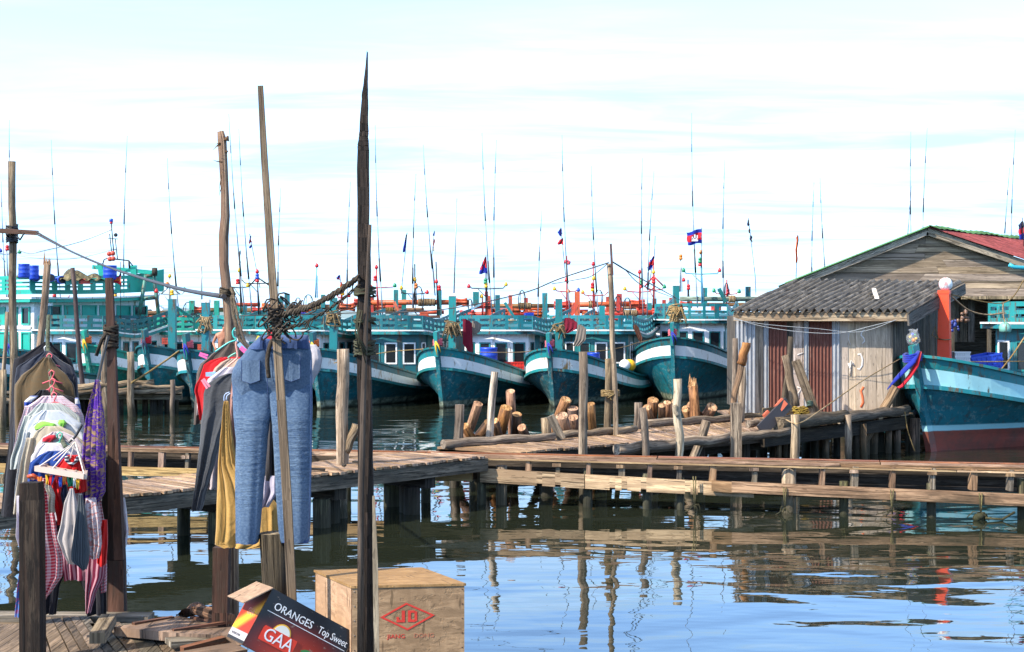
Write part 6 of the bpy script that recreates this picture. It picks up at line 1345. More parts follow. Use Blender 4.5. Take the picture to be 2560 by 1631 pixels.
b_.tube([W(578, 722, 9.26), W(585, 735, 9.2), W(580, 745, 9.2), W(584, 790, 9.1), W(600, 850, 8.9), W(620, 880, 8.8)], .014, 6)
single(b_, 'lashing', rope_d, 'wire loops binding the clothes line to the crooked peeled pole', 'lashing')
pole([(651, 215, 7.35, 13), (661, 400, 7.35, 16), (681, 700, 7.35, 19), (703, 1000, 7.35, 21), (718, 1250, 7.35, 22), (730, 1500, 7.35, 22), (736, 1700, 7.35, 22)], 'straight sawn slat leaning left in front of the blue jeans', wood('pale sawn slat', (.19, .145, .115), (.12, .088, .07), grain=38, patch=.2), sq=True, ratio=.6)
pole([(683, 1332, 7.62, 70), (690, 1480, 7.62, 66), (694, 1800, 7.62, 64)], 'thick weathered stump post below the blue jeans', wood('furrowed grey timber', (.12, .095, .07), (.045, .036, .028), grain=38, bs=1.0), wob=.03, n=14)
pole([(555, 1368, 8.1, 40), (552, 1530, 8.1, 38), (550, 1800, 8.1, 38)], 'reddish square post below the yellow towel', wood('reddish square post', (.085, .038, .028), (.04, .022, .018), grain=38, patch=.5), sq=True, ratio=.8)
dp = wood('dark weathered pole', (.062, .042, .034), (.026, .018, .015), grain=38, patch=.4, bs=.8)
b_ = MB(); prof = [(918.5, 130, 1), (917, 165, 4), (914, 215, 10), (912, 250, 15), (910, 330, 20), (908, 378, 28), (909, 560, 29), (911, 700, 32), (911, 900, 33), (913, 1100, 35), (916, 1280, 38), (921, 1400, 38), (925, 1631, 40), (926, 1800, 40)]
fine = []; q = random.Random(41)
for (x0, y0, w0), (x1, y1, w1) in zip(prof, prof[1:]):
    for i in range(4): t_ = i / 4; fine.append((x0 + (x1 - x0) * t_ + q.uniform(-.9, .9) * min(1, w0 / 20), y0 + (y1 - y0) * t_, (w0 + (w1 - w0) * t_) * q.uniform(.94, 1.05)))
prof = fine + [prof[-1]]
for (x0, y0, w0), (x1, y1, w1) in zip(prof, prof[1:]): b_.beam(W(x0, y0, 6.9), W(x1, y1, 6.9), w0 / FPX * 6.9, .045, up=(0, 1, 0), w2=w1 / FPX * 6.9)
single(b_, 'pointed_pole', dp, 'tall dark weathered pole broken to a sharp point at the top', 'pole', FG)
pole([(925, 562, 6.84, 8), (922, 640, 6.84, 10), (915, 800, 6.84, 12), (908, 1000, 6.84, 14), (902, 1250, 6.84, 16), (902, 1631, 6.84, 18)], 'thin lighter stick lashed along the front of the pointed pole', wood('greyish stick', (.15, .11, .085), (.07, .05, .04)), wob=.1)
pole([(934, 1240, 6.85, 6), (938, 1400, 6.85, 13), (942, 1660, 6.85, 13)], 'pale strip along the lower right side of the pointed pole', pw2, sq=True, ratio=.5)
b_ = MB(); q = random.Random(16)
for yc, n_ in ((722, 6), (800, 3), (855, 4), (872, 5)):
    for i in range(n_): b_.tube([W(912, yc + i * 3 + q.uniform(-3, 3), 6.9) + Vector((math.cos(a) * .052, math.sin(a) * .062, .01 * math.sin(a + i * 2))) for a in [j * .6283 for j in range(10)]], .005, 5, closed=True)
for i in range(6): b_.tube([W(898 + q.uniform(-6, 8), 770 + q.uniform(-10, 10), 6.82), W(893 + q.uniform(-6, 4), 830, 6.82), W(900 + q.uniform(-6, 20), 890 + q.uniform(-20, 30), 6.82)], .003, 4)
single(b_, 'lashing', wood('mossy cord', (.11, .12, .08), (.05, .05, .035), grain=40), 'mossy cord wound several times round the pointed pole', 'lashing')
# twisted clothes line between pointed pole and slat
def twist(a, c, sagg, r_, n, turns, label, strands=3):
    b_ = MB(); a, c = Vector(a), Vector(c)
    for s_ in range(strands):
        P = []
        for u in range(n + 1):
            t_ = u / n; p = a.lerp(c, t_) - Vector((0, 0, sagg * math.sin(t_ * 3.14159))); an = t_ * turns * 6.283 + s_ * 6.283 / strands
            P.append(p + Vector((0, math.cos(an), math.sin(an))) * r_ * (1 + .4 * math.sin(u * 1.7 + s_)))
        b_.tube(P, r_ * .75, 5, wob=.2)
    for i in range(7):
        t_ = rnd.random(); p = a.lerp(c, t_) - Vector((0, 0, sagg * math.sin(t_ * 3.14))); b_.tube([p, p + Vector((rnd.uniform(-.03, .03), 0, -.04)), p + Vector((rnd.uniform(-.05, .05), 0, -.03 - rnd.random() * .03))], .0035, 4)
    return single(b_, 'twisted_line', rope_d, label, 'rope')
twist(W(898, 693, 6.85), W(700, 788, 7.3), .03, .0105, 60, 9, 'thick twisted cord from the pointed pole down to the leaning slat')
twist(W(900, 712, 6.85), W(700, 828, 7.3), .035, .006, 40, 7, 'thinner cord under the thick twisted one', 2)
b_ = MB(); q = random.Random(22)
for i in range(26):
    c = W(q.uniform(660, 740), q.uniform(750, 850), 7.28); rr = q.uniform(.015, .05); ph = q.random() * 6
    b_.tube([c + Vector((math.cos(a) * rr, math.sin(a * 2 + ph) * .02, math.sin(a + ph) * rr)) for a in [j * .55 for j in range(10)]], .0045, 5)
for i in range(8): b_.tube([W(688, 765 + i * 9, 7.33) + Vector((math.cos(a) * .036, math.sin(a) * .045, .02 * math.sin(a + i))) for a in [j * .6283 for j in range(10)]], .006, 5, closed=True)
single(b_, 'lashing', rope_d, 'big tangle of dark cord knotted round the slat above the jeans', 'lashing')
rope('clothes_line', [W(700, 832, 7.35), W(668, 862, 7.6), W(640, 868, 7.9), W(610, 850, 8.5), W(582, 735, 9.2)], 'clothes line running from the slat back to the peeled pole', .009, rope_d)
rope('clothes_line', [W(122, 790, 9.9), W(120, 870, 9.6), W(127, 950, 9.3), W(140, 1030, 9.0), W(152, 1090, 8.5), W(165, 1120, 8.1)], 'grey green line carrying the hangers at the left', .014, wood('grey green rope', (.20, .24, .18), (.09, .11, .08), grain=40, along=40), 'rope', wob=.15)
# carton for oranges
O_ = W(682, 1471, 7.05); e1 = Vector((.445, .22, -.305)).normalized(); e3 = Vector((-.50, .83, -.02)); e3 = (e3 - e1 * e3.dot(e1)).normalized(); e2 = e1.cross(e3).normalized()
if e2.z > 0: e2 = -e2
LW, LH, LD = .52, .31, .27
ct = thing('carton', 'open black fruit carton printed with oranges, tilted on the landing', 'box', tuple(O_))
def cp(mb, name, m_): return part(mb, name, m_, ct)
def cpt(a, c, d=0.0): return O_ + e1 * a * LW + e2 * c * LH + e3 * d * LD
m, t, b = newmat('printed carton'); tcx = t.nodes.new('ShaderNodeTexCoord'); sx = t.nodes.new('ShaderNodeSeparateXYZ'); t.links.new(tcx.outputs['UV'], sx.inputs[0])
def dist(cx_, cy_, sc): return mth(t, 'SQRT', mth(t, 'ADD', mth(t, 'POWER', mth(t, 'MULTIPLY', mth(t, 'SUBTRACT', sx.outputs[0], cx_), sc), 2.0), mth(t, 'POWER', mth(t, 'SUBTRACT', sx.outputs[1], cy_), 2.0)))
g1 = ramp(t, dist(.55, .9, 1.1), (.78, .1)); base = mixc(t, g1, (.010, .010, .014), (.42, .03, .01)); g2 = ramp(t, dist(.62, 1.05, 1.2), (.42, .05)); base = mixc(t, g2, base, (.8, .22, .02))
v_, _ = coords(t, 'UV', (1, 1, 1)); base = mixc(t, mth(t, 'MULTIPLY', ramp(t, noise(t, v_, 14, 5, .7), (.66, .74)), .5), base, (.3, .25, .2))
t.links.new(base, b.inputs['Base Color']); b.inputs['Roughness'].default_value = .35; printed = m
m, t, b = newmat('printed carton end'); tcx = t.nodes.new('ShaderNodeTexCoord'); sx = t.nodes.new('ShaderNodeSeparateXYZ'); t.links.new(tcx.outputs['UV'], sx.inputs[0])
base = mixc(t, ramp(t, sx.outputs[1], (.1, .5)), (.02, .012, .012), (.35, .03, .01)); dg = mth(t, 'ABSOLUTE', mth(t, 'SUBTRACT', mth(t, 'ADD', sx.outputs[1], mth(t, 'MULTIPLY', sx.outputs[0], .5)), .82)); base = mixc(t, ramp(t, dg, (.2, .0)), base, (.85, .42, .03))
base = mixc(t, ramp(t, sx.outputs[1], (.80, .82)), base, (.42, .40, .42)); base = mixc(t, ramp(t, sx.outputs[1], (.93, .94)), base, (.02, .02, .02)); t.links.new(base, b.inputs['Base Color']); b.inputs['Roughness'].default_value = .4; printed_e = m
kraft = wood('plain kraft board', (.38, .25, .155), (.33, .21, .13), grain=3, along=3, patch=.1, bs=.1)
def panel(corn, name, m_, th=.004, bk=None):
    A, B_, C_, D_ = corn; n = (B_ - A).cross(D_ - A).normalized(); q = MB()
    cen_ = O_ + e1 * LW / 2 + e2 * LH / 2 + e3 * LD / 2
    if n.dot((A + C_) / 2 - cen_) < 0 and name != 'flap': n = -n
    i = q.add([A, B_, C_, D_]); q.face((i, i + 1, i + 2, i + 3), [(0, 0), (1, 0), (1, 1), (0, 1)]); q.mi = 1; j = q.add([p - n * th for p in corn]); q.face((j + 3, j + 2, j + 1, j), [(0, 0), (1, 0), (1, 1), (0, 1)])
    for k in range(4): k2 = (k + 1) % 4; q.face((i + k, j + k, j + k2, i + k2))
    return cp(q, name, [m_, bk or kraft])
fr = [cpt(0, 0), cpt(1, 0), cpt(1, 1), cpt(0, 1)]; panel(fr, 'front_panel', printed, th=.004 if True else 0)
panel([cpt(0, .0, 1), cpt(0, 0, 0), cpt(0, 1, 0), cpt(0, 1, 1)], 'end_panel', printed_e); panel([cpt(1, 0, 0), cpt(1, 0, 1), cpt(1, 1, 1), cpt(1, 1, 0)], 'end_panel', printed_e); panel([cpt(1, 0, 1), cpt(0, 0, 1), cpt(0, 1, 1), cpt(1, 1, 1)], 'back_panel', printed); panel([cpt(0, 1, 0), cpt(1, 1, 0), cpt(1, 1, 1), cpt(0, 1, 1)], 'base_panel', kraft)
# flap folded out over the left end
fa_, fb_ = cpt(0, -.01, .0), cpt(0, -.01, 1.0); out_ = (-e1 * .95 + Vector((0, 0, -.12)) + Vector((0, -.1, 0))).normalized() * .15
panel([cpt(0, -.012, 0), cpt(0, -.012, 1.0), cpt(0, -.012, 1.0) + Vector((-.13, -.10, -.055)), cpt(0, -.012, 0) + Vector((-.13, -.10, -.055))], 'flap', kraft, .005)
nf_ = e1.cross(e2).normalized(); nf_ = nf_ if nf_.y < 0 else -nf_
def onface(pts, off): return [cpt(a, c) + nf_ * off for a, c in pts]
def decal(pts, off, name, m_):
    q = MB(); P = onface(pts, off); Q = onface(pts, off - .0012); i = q.add(P); j = q.add(Q); n = len(P); q.face(range(i, i + n)); 
    for k in range(n): k2 = (k + 1) % n; q.face((i + k, j + k, j + k2, i + k2))
    return cp(q, name, m_)
def disc(cx_, cy_, r_, n=28): return [(cx_ + r_ * math.cos(a * 6.283 / n) / LW, cy_ + r_ * math.sin(a * 6.283 / n) / LH) for a in range(n)]
decal(disc(.30, .58, .052), .0016, 'printed_sun_rim', plain('print yellow', (.85, .45, .04), .35)); decal(disc(.30, .58, .045), .003, 'printed_sun', plain('print cream', (.85, .80, .70), .35)); decal(disc(.72, .90, .062), .0016, 'printed_orange', plain('print orange', (.80, .20, .015), .35))
lf = plain('print leaf green', (.03, .20, .05), .35)
for (ax, ay, bx, by, wd) in ((.55, .66, .70, .63, .028), (.78, .72, .86, .95, .03)):
    n = 8; P = []; ex, ey = (bx - ax) * LW, (by - ay) * LH; L_ = math.hypot(ex, ey); px_, py_ = -ey / L_, ex / L_
    for k in range(n + 1): u = k / n; P.append((ax + (bx - ax) * u + px_ * wd * .5 * math.sin(3.14 * u) / LW, ay + (by - ay) * u + py_ * wd * .5 * math.sin(3.14 * u) / LH))
    for k in range(n - 1, 0, -1): u = k / n; P.append((ax + (bx - ax) * u - px_ * wd * .5 * math.sin(3.14 * u) / LW, ay + (by - ay) * u - py_ * wd * .5 * math.sin(3.14 * u) / LH))
    decal(P, .003, 'printed_leaf', lf)
decal([(.70, .66), (.715, .56), (.725, .57), (.712, .72), (.69, .80), (.68, .79)], .0036, 'printed_stalk', plain('print stalk', (.45, .5, .12), .35))
decal([(.105, .60), (.115, .555), (.48, .555), (.485, .60), (.485, .77), (.47, .80), (.11, .80), (.105, .77)], .0045, 'printed_banner', plain('print red', (.72, .045, .02), .35))
lt = plain('print white', (.82, .84, .86), .35)
def onp(a, c, off): return cpt(a, c) + nf_ * off
ey_ = -e2
put_text('GAA', .090, onp(.135, .765, .0052), e1, ey_, lt, ct, 'lettering', off=tuple(O_), sx=.92, extr=.0006)
put_text('ORANGES', .054, onp(.10, .28, .0012), e1, ey_, lt, ct, 'lettering', off=tuple(O_), sx=.95, extr=.0006); put_text('Top Sweet', .052, onp(.62, .28, .0012), e1, ey_, lt, ct, 'lettering', off=tuple(O_), sx=.78, extr=.0006)
decal([(.06, .335), (.97, .335), (.97, .345), (.06, .345)], .0016, 'printed_line', lt)
ne_ = -e1
put_text('GAA', .05, cpt(0, .52, .62) + ne_ * .001, (cpt(0, 0, 0) - cpt(0, 0, 1)), ey_, plain('print faded red', (.7, .25, .2), .4), ct, 'lettering', off=tuple(O_), extr=.0005)
put_text('INTERNATIONAL', .018, cpt(0, .90, .85) + ne_ * .001, (cpt(0, 0, 0) - cpt(0, 0, 1)), ey_, plain('print grey', (.12, .12, .13), .4), ct, 'lettering', off=tuple(O_), extr=.0004)
# plywood crate
Kc = [W(880, 1469, 7.2), W(1161, 1459, 7.2)]; zt_c = W(0, 1465, 7.2).z
A = W(880, 1466, 7.2); B_ = W(1161, 1458, 7.27); A.z = B_.z = zt_c; C_ = G(1058, 1412, zt_c); D_ = G(788, 1425, zt_c)
C_ = B_ + (D_ - A)
ply = wood('stained plywood', (.38, .245, .12), (.29, .18, .085), grain=7, along=22, patch=.07, ck=.12, pc=(.12, .07, .03), bs=.2); ply2 = wood('clean plywood', (.44, .28, .165), (.37, .225, .125), grain=7, along=18, patch=.05, ck=.08, pc=(.25, .13, .06), bs=.2)  # plywood browns darkened to stand for shade over the foreground
ck = thing('plywood_crate', 'square plywood crate stencilled with a red diamond mark', 'crate', (A.x, A.y, zD))
hC = zt_c - zD
def quadp(P, name, m_, th, n, uvs=None):
    q = MB(); n = Vector(n).normalized(); Q = [p - n * th for p in P]; i = q.add(P); j = q.add(Q); u1 = (P[1] - P[0]).length; v1 = (P[2] - P[1]).length
    q.face((i, i + 1, i + 2, i + 3), [(3, 1), (3 + u1, 1), (3 + u1, 1 + v1), (3, 1 + v1)]); q.face((j + 3, j + 2, j + 1, j))
    for k in range(4): k2 = (k + 1) % 4; q.face((i + k, j + k, j + k2, i + k2))
    return part(q, name, m_, ck)
dn = Vector((0, 0, -hC)); eu = (B_ - A).normalized(); ev = (D_ - A).normalized(); nfr = eu.cross(Vector((0, 0, 1))).normalized(); nlf = Vector((0, 0, 1)).cross(ev).normalized(); nlf = nlf if nlf.x < 0 else -nlf
up_ = Vector((0, 0, .001))
quadp([A + dn, B_ + dn, B_ - Vector((0, 0, .013)), A - Vector((0, 0, .013))], 'front_panel', ply, .012, nfr)
quadp([D_ + dn + ev * -.001, A + dn + ev * .013, A + ev * .013 - Vector((0, 0, .013)), D_ - Vector((0, 0, .013))], 'side_panel', ply2, .012, nlf)
quadp([B_ + dn + ev * .013, C_ + dn, C_ - Vector((0, 0, .013)), B_ + ev * .013 - Vector((0, 0, .013))], 'side_panel', ply, .012, -nlf); quadp([C_ + dn, D_ + dn, D_ - Vector((0, 0, .013)), C_ - Vector((0, 0, .013))], 'back_panel', ply, .012, -nfr)
o3 = .006; quadp([A - eu * o3 - ev * o3, B_ + eu * o3 - ev * o3, C_ + eu * o3 + ev * o3, D_ - eu * o3 + ev * o3], 'lid', ply2, .0125, (0, 0, 1))
for P0, off in ((A, (.012, .012)), (B_, (-.012, .012))):
    q = MB(); 
    for i in range(7): q.ball(P0 + nfr * .001 + eu * off[0] + Vector((0, 0, -.03 - i * .075)), .0035, 6)
    part(q, 'nail', rusty('rusty nail', (.12, .05, .03)), ck)
stn = plain('red stencil paint', (.50, .03, .018), .7, 0, .3, 30)
def cf(px, py):
    """point on the crate's front panel seen at this pixel"""
    r = Vector(((px - CX) / FPX, 1, -(py - HZ) / FPX)); o = Vector((0, 0, EYE)); s_ = (A + nfr * .0015 - o).dot(nfr) / r.dot(nfr); return o + r * s_
zc = lambda x, y: (500 + x * .2907, 1280 + y * .2907)
dm = [cf(*zc(*p)) for p in ((1775, 782), (2020, 888), (1785, 1020), (1548, 908))]; cc_ = sum(dm, Vector()) / 4; q = MB()
inn = [cc_ + (p - cc_) * .86 for p in dm]
for k in range(4): k2 = (k + 1) % 4; q.hexa([dm[k], dm[k2], inn[k2], inn[k], dm[k] - nfr * -.001, dm[k2] + nfr * .001, inn[k2] + nfr * .001, inn[k] + nfr * .001])
part(q, 'stencil_diamond', stn, ck)
k_ = 7.2 / FPX * .2907
def bars(rects, name):
    q = MB()
    for x0, y0, x1, y1 in rects:
        P = [cf(*zc(x0, y1)), cf(*zc(x1, y1)), cf(*zc(x1, y0)), cf(*zc(x0, y0))]; q.hexa(P + [p + nfr * .001 for p in P])
    return part(q, name, stn, ck)
bars([(1735, 850, 1763, 930), (1690, 928, 1763, 950), (1690, 905, 1712, 928)], 'stencil_letter'); bars([(1788, 848, 1815, 948), (1815, 848, 1850, 868), (1815, 926, 1850, 948), (1845, 856, 1868, 940)], 'stencil_letter')
put_text('JIANG', .030, cf(*zc(1610, 1090)), cf(*zc(1750, 1087)) - cf(*zc(1610, 1090)), (0, 0, 1), stn, ck, 'lettering', off=tuple(ck.location), sx=1.15, extr=.0006); put_text('DONG', .030, cf(*zc(1838, 1083)), cf(*zc(1950, 1080)) - cf(*zc(1838, 1083)), (0, 0, 1), plain('faded red stencil', (.36, .13, .07), .8, 0, .3, 30), ck, 'lettering', off=tuple(ck.location), sx=1.15, extr=.0006)

# ================================================================ laundry
def lerp_rows(rows, y):
    for a, c in zip(rows, rows[1:]):
        if y <= c[0]:
            u = (y - a[0]) / max(1e-6, c[0] - a[0]); u = u * u * (3 - 2 * u) * .4 + u * .6; return [a[i] + (c[i] - a[i]) * u for i in range(1, len(a))]
    return list(rows[-1][1:])
def shell(mb, rows, Y, depth=.05, folds=4, amp=.017, nv=40, n=44, seed=0, taper=.35, wr=.0, wrf=18, dprof=None):
    """closed cloth tube following an outline: rows of (y, left, right)"""
    q = random.Random(seed); ph = q.random() * 6; ph2 = q.random() * 6; ys = [r[0] for r in rows]; H_ = (ys[-1] - ys[0]) / FPX * Y; rings = []
    W0 = max(r[2] - r[1] for r in rows) / FPX * Y
    for b_ in range(nv + 1):
        v = b_ / nv; y = ys[0] + (ys[-1] - ys[0]) * v; xl, xr = lerp_rows(rows, y)[:2]; ring = []
        for a in range(n):
            an = a / n * 6.28318; cx_ = (xl + xr) / 2; hw_ = (xr - xl) / 2; ca, sa = math.cos(an), math.sin(an)
            x = cx_ + hw_ * (abs(ca) ** .8) * (1 if ca > 0 else -1)
            dy = -depth * (abs(sa) ** .7) * (1 if sa > 0 else -1) * (dprof(v) if dprof else .35 + .65 * min(1, v * 3))
            f = amp * min(1, .25 + v * 1.3) * (math.sin(ca * folds * 3.1 + ph + 1.3 * v) + .5 * math.sin(ca * folds * 6.7 + ph2 - 2 * v)) * (abs(sa) ** .3)
            w_ = wr * math.sin(v * wrf * 3.14 + 1.2 * math.sin(ca * 3 + ph) + ca * 2.2) * (abs(sa) ** .5) * math.sin(max(0, min(1, (v - .25) / .65)) * 3.14)
            p = W(x, y + 1.5 * math.sin(an * 3 + ph) * (v > .9), Y); p.y += dy + f + w_; ring.append(p)
        rings.append(mb.add(ring))
    for b_ in range(nv):
        for a in range(n):
            a2 = (a + 1) % n; u0, u1 = a / n * 2 * W0, (a + 1) / n * 2 * W0; v0, v1 = b_ / nv * H_, (b_ + 1) / nv * H_
            mb.face((rings[b_] + a, rings[b_] + a2, rings[b_ + 1] + a2, rings[b_ + 1] + a), [(u0, v0), (u1, v0), (u1, v1), (u0, v1)], True)
    mb.face([rings[0] + a for a in range(n)][::-1])
LG = 'clothes hung in a row on the left line'; RG = 'clothes hung on the right line'
def garment(name, label, rows, Y, mat_, group, depth=.05, folds=5, amp=.019, extra=(), seed=None, collar=None, wr=0.0, cat=None):
    b_ = MB(); shell(b_, rows, Y, depth, folds, amp, seed=seed or int(rows[0][1]), wr=wr)
    for rws, dY, dp in extra: shell(b_, rws, Y + dY, dp, 2, amp * .7, seed=7)
    if collar:
        root = thing(name, label, cat or name.replace('_', ' '), W(sum(rows[0][1:]) / 2, rows[-1][0], Y), group)
        part(b_, 'fabric', mat_, root); cb = MB()
        for cr in collar[1:]: shell(cb, cr, Y - .035, depth * .6, 2, .004, nv=8, n=24)
        part(cb, 'collar', collar[0], root); return root
    return single(b_, name, mat_, label, cat or name.replace('_', ' '), group)
C = cloth  # laundry colours are darkened to hold the dimmer foreground light
garment('jacket', 'long black jacket at the back of the left row, widest and highest', [(855, 112, 128), (868, 92, 136), (885, 60, 160), (900, 34, 178), (930, 31, 188), (1000, 28, 198), (1100, 22, 205), (1200, 10, 212), (1292, 2, 214)], 9.7, C('black jersey', (.008, .008, .011), (.015, .015, .023), fold=.4), LG, .05)
garment('jacket', 'dark navy jacket just in front of the black one', [(878, 108, 124), (900, 70, 150), (918, 42, 182), (950, 38, 194), (1040, 36, 198), (1160, 34, 196)], 9.55, C('navy slate cloth', (.023, .027, .042), (.046, .053, .076)), LG)
garment('shirt', 'olive brown shirt in front of the navy jacket', [(893, 110, 126), (915, 85, 140), (940, 52, 168), (965, 36, 184), (1000, 36, 188), (1060, 38, 188), (1200, 46, 186)], 9.4, C('olive brown cloth', (.129, .076, .034), (.091, .076, .046)), LG, folds=3, amp=.02)
garment('polo_shirt', 'dark polo shirt with white and blue shoulders behind the pale checked shirts', [(975, 100, 128), (985, 88, 150), (996, 68, 190), (1010, 62, 197), (1060, 62, 202), (1200, 60, 202)], 9.22, C('near black knit', (.009, .009, .014)), LG, collar=(C('blue and white trim', (.011, .046, .289), (.608, .608, .608), 'hstripe', 14), [(990, 76, 96), (1004, 62, 84), (1018, 62, 78)], [(995, 188, 196), (1030, 192, 202)]))
garment('shirt', 'pink and white checked shirt with a long left sleeve', [(990, 106, 156), (1000, 92, 170), (1018, 66, 196), (1040, 60, 208), (1100, 60, 214), (1250, 58, 214)], 9.05, C('pink white check', (.547, .502, .547), (.471, .258, .319), 'check', 70), LG, extra=(([(1015, 62, 80), (1080, 45, 64), (1150, 30, 50), (1172, 28, 44)], -.02, .03),))
garment('shirt', 'grey green striped shirt whose cuff hangs lowest left of the pale shirts', [(1008, 100, 150), (1022, 84, 176), (1045, 62, 202), (1110, 58, 210), (1250, 56, 212)], 8.93, C('grey green stripe', (.395, .418, .395), (.243, .281, .274), 'stripe', 42), LG, extra=(([(1040, 60, 84), (1090, 46, 72), (1150, 28, 58), (1172, 28, 50)], -.04, .03),))
garment('shirt', 'pale blue shirt above the lime collar', [(1026, 104, 150), (1042, 80, 180), (1062, 66, 206), (1120, 62, 214), (1250, 60, 214)], 8.82, C('pale blue cotton', (.395, .441, .517), (.471, .486, .502)), LG)
garment('shirt', 'white shirt with a bright lime green collar', [(1052, 96, 160), (1066, 78, 188), (1090, 66, 212), (1140, 60, 216), (1280, 55, 216)], 8.70, C('white cotton', (.532, .547, .562), (.471, .486, .502)), LG, collar=(C('lime green knit', (.228, .547, .076), (.182, .471, .061)), [(1054, 103, 114), (1060, 92, 138), (1068, 86, 140), (1074, 88, 112)], [(1050, 148, 160), (1058, 146, 166), (1066, 152, 162)]), extra=(([(1080, 60, 72), (1160, 48, 60), (1220, 40, 54), (1262, 38, 50)], -.02, .025),))
garment('shirt', 'cream shirt with a long drooping sleeve on the left', [(1066, 110, 150), (1080, 88, 180), (1105, 72, 208), (1160, 70, 214), (1320, 66, 214)], 8.58, C('cream cotton', (.350, .289, .228), (.426, .380, .274)), LG, extra=(([(1095, 66, 84), (1160, 52, 76), (1240, 40, 70), (1280, 36, 62), (1284, 36, 52)], -.03, .03),))
garment('blouse', 'pink patterned blouse half covered by the red collared top', [(1080, 130, 160), (1095, 105, 195), (1120, 88, 212), (1160, 80, 214), (1300, 76, 212)], 8.5, C('pink grey print', (.456, .365, .395), (.532, .517, .532), 'floral', 22), LG)
garment('small_blouse', 'small pale top with a bright red collar', [(1092, 112, 150), (1108, 98, 178), (1130, 88, 200), (1180, 84, 206), (1300, 84, 206)], 8.4, C('pale grey cotton', (.471, .456, .486)), LG, collar=(C('red knit', (.471, .015, .030)), [(1088, 122, 138), (1096, 108, 140), (1104, 106, 132)]))
garment('childs_shirt', 'white child shirt above the royal blue one', [(1108, 110, 160), (1122, 92, 190), (1142, 78, 210), (1200, 74, 214), (1300, 72, 212)], 8.3, C('pinkish white cotton', (.517, .471, .502), (.562, .547, .562)), LG)
garment('childs_shirt', 'royal blue child shirt left of the red one', [(1128, 120, 160), (1140, 96, 180), (1158, 76, 200), (1178, 72, 208), (1210, 68, 208)], 8.2, C('royal blue cotton', (.011, .046, .228)), LG)
garment('t_shirt', 'red t-shirt with navy and white neck band', [(1138, 168, 198), (1150, 155, 207), (1168, 142, 210), (1200, 140, 214), (1230, 138, 216)], 8.12, C('bright red jersey', (.494, .009, .011)), LG, collar=(C('navy white band', (.015, .015, .046), (.608, .608, .608), 'hstripe', 50), [(1141, 163, 170), (1152, 164, 172), (1160, 172, 186)], [(1141, 192, 198), (1152, 188, 196), (1161, 174, 188)]))
# hangers
for i, (px, py, Y, lab, cm) in enumerate(((118, 872, 9.7, 'white wire hanger of the black jacket', 'white'), (124, 893, 9.5, 'upper red hanger near the navy jacket', 'red'), (130, 935, 9.35, 'red plastic hanger of the olive brown shirt', 'red'), (132, 955, 9.28, 'red hanger just under the olive shirt collar', 'red'), (130, 975, 9.2, 'wide red hanger above the dark polo shirt', 'red'), (136, 990, 9.0, 'red hanger of the pink checked shirt', 'red'), (146, 1062, 8.75, 'green hanger twisted beside the lime collar', 'green'), (150, 1090, 8.4, 'green and orange hanger hooks by the red collar', 'green'))):
    b_ = MB(); k = Y / FPX; c = W(px, py, Y - .06)
    b_.tube([c + Vector((-6 * k, 0, -6 * k)), c + Vector((-7 * k, 0, 3 * k)), c + Vector((-1 * k, 0, 9 * k)), c + Vector((6 * k, 0, 5 * k)), c + Vector((4 * k, 0, -3 * k)), c + Vector((0, 0, -10 * k)), c + Vector((0, 0, -16 * k))], .0045, 6)
    b_.tube([c + Vector((-24 * k, 0, -24 * k)), c + Vector((0, 0, -15 * k)), c + Vector((26 * k, 0, -24 * k))], .005, 6)
    single(b_, 'hanger', plain(cm + ' hanger plastic', dict(white=(.7, .72, .72), red=(.62, .10, .12), green=(.04, .38, .26))[cm], .35), lab, 'hanger')
# peg rack
pk = thing('peg_rack', 'pale plastic peg rack hung by white strings in front of the red t-shirt', 'peg rack', W(150, 1180, 7.9), None); pkm = plain('pale peach plastic', (.47, .37, .31), .35)
b_ = MB(); c00, c10, c11, c01 = W(90, 1172, 7.85), W(212, 1192, 7.7), W(215, 1182, 8.1), W(120, 1165, 8.2)
for a, c in ((c00, c10), (c10, c11), (c11, c01), (c01, c00)): b_.beam(a, c, .02, .028)
for u in (.25, .5, .75): b_.beam(c00.lerp(c10, u), c01.lerp(c11, u), .012, .018)
for u in (.33, .66): b_.beam(c00.lerp(c01, u), c10.lerp(c11, u), .012, .018)
part(b_, 'frame', pkm, pk)
b_ = MB()
for c in (c00, c00.lerp(c10, .3), c01, c11, c01.lerp(c11, .5), c10): b_.tube([c, W(188, 1105, 8.0)], .0035, 5)
b_.tube([W(188, 1105, 8.0), W(178, 1096, 8.0), W(172, 1104, 8.0)], .004, 5); part(b_, 'string', plain('white string', (.72, .66, .60)), pk)
for i, (x, y, cn) in enumerate(((98, 1206, 'orange'), (118, 1200, 'yellow'), (124, 1202, 'red'), (143, 1196, 'red'), (150, 1206, 'blue'), (160, 1200, 'orange'), (172, 1206, 'green'), (178, 1205, 'green'), (186, 1208, 'white'), (193, 1212, 'yellow'))):
    b_ = MB(); p = W(x, y, 7.83); b_.beam(p + Vector((-.005, 0, .03)), p + Vector((.002, 0, -.025)), .009, .012, up=(0, 1, 0)); b_.beam(p + Vector((.010, 0, .03)), p + Vector((.003, 0, -.025)), .009, .012, up=(0, 1, 0)); part(b_, 'peg', lampm[cn], pk)
b_ = MB(); b_.grid(lambda a, c: W(70 + 22 * a, 1190 + 6 * math.sin(a * 3) + 5 * c, 7.85 + .05 * c), 6, 4); b_.tube([W(70, 1192, 7.85), W(82, 1189, 7.84), W(94, 1196, 7.85)], .012, 6); part(b_, 'corner_clip', plain('red brown clip', (.45, .07, .02), .35), pk)
HGp = 'small things pegged under the rack'
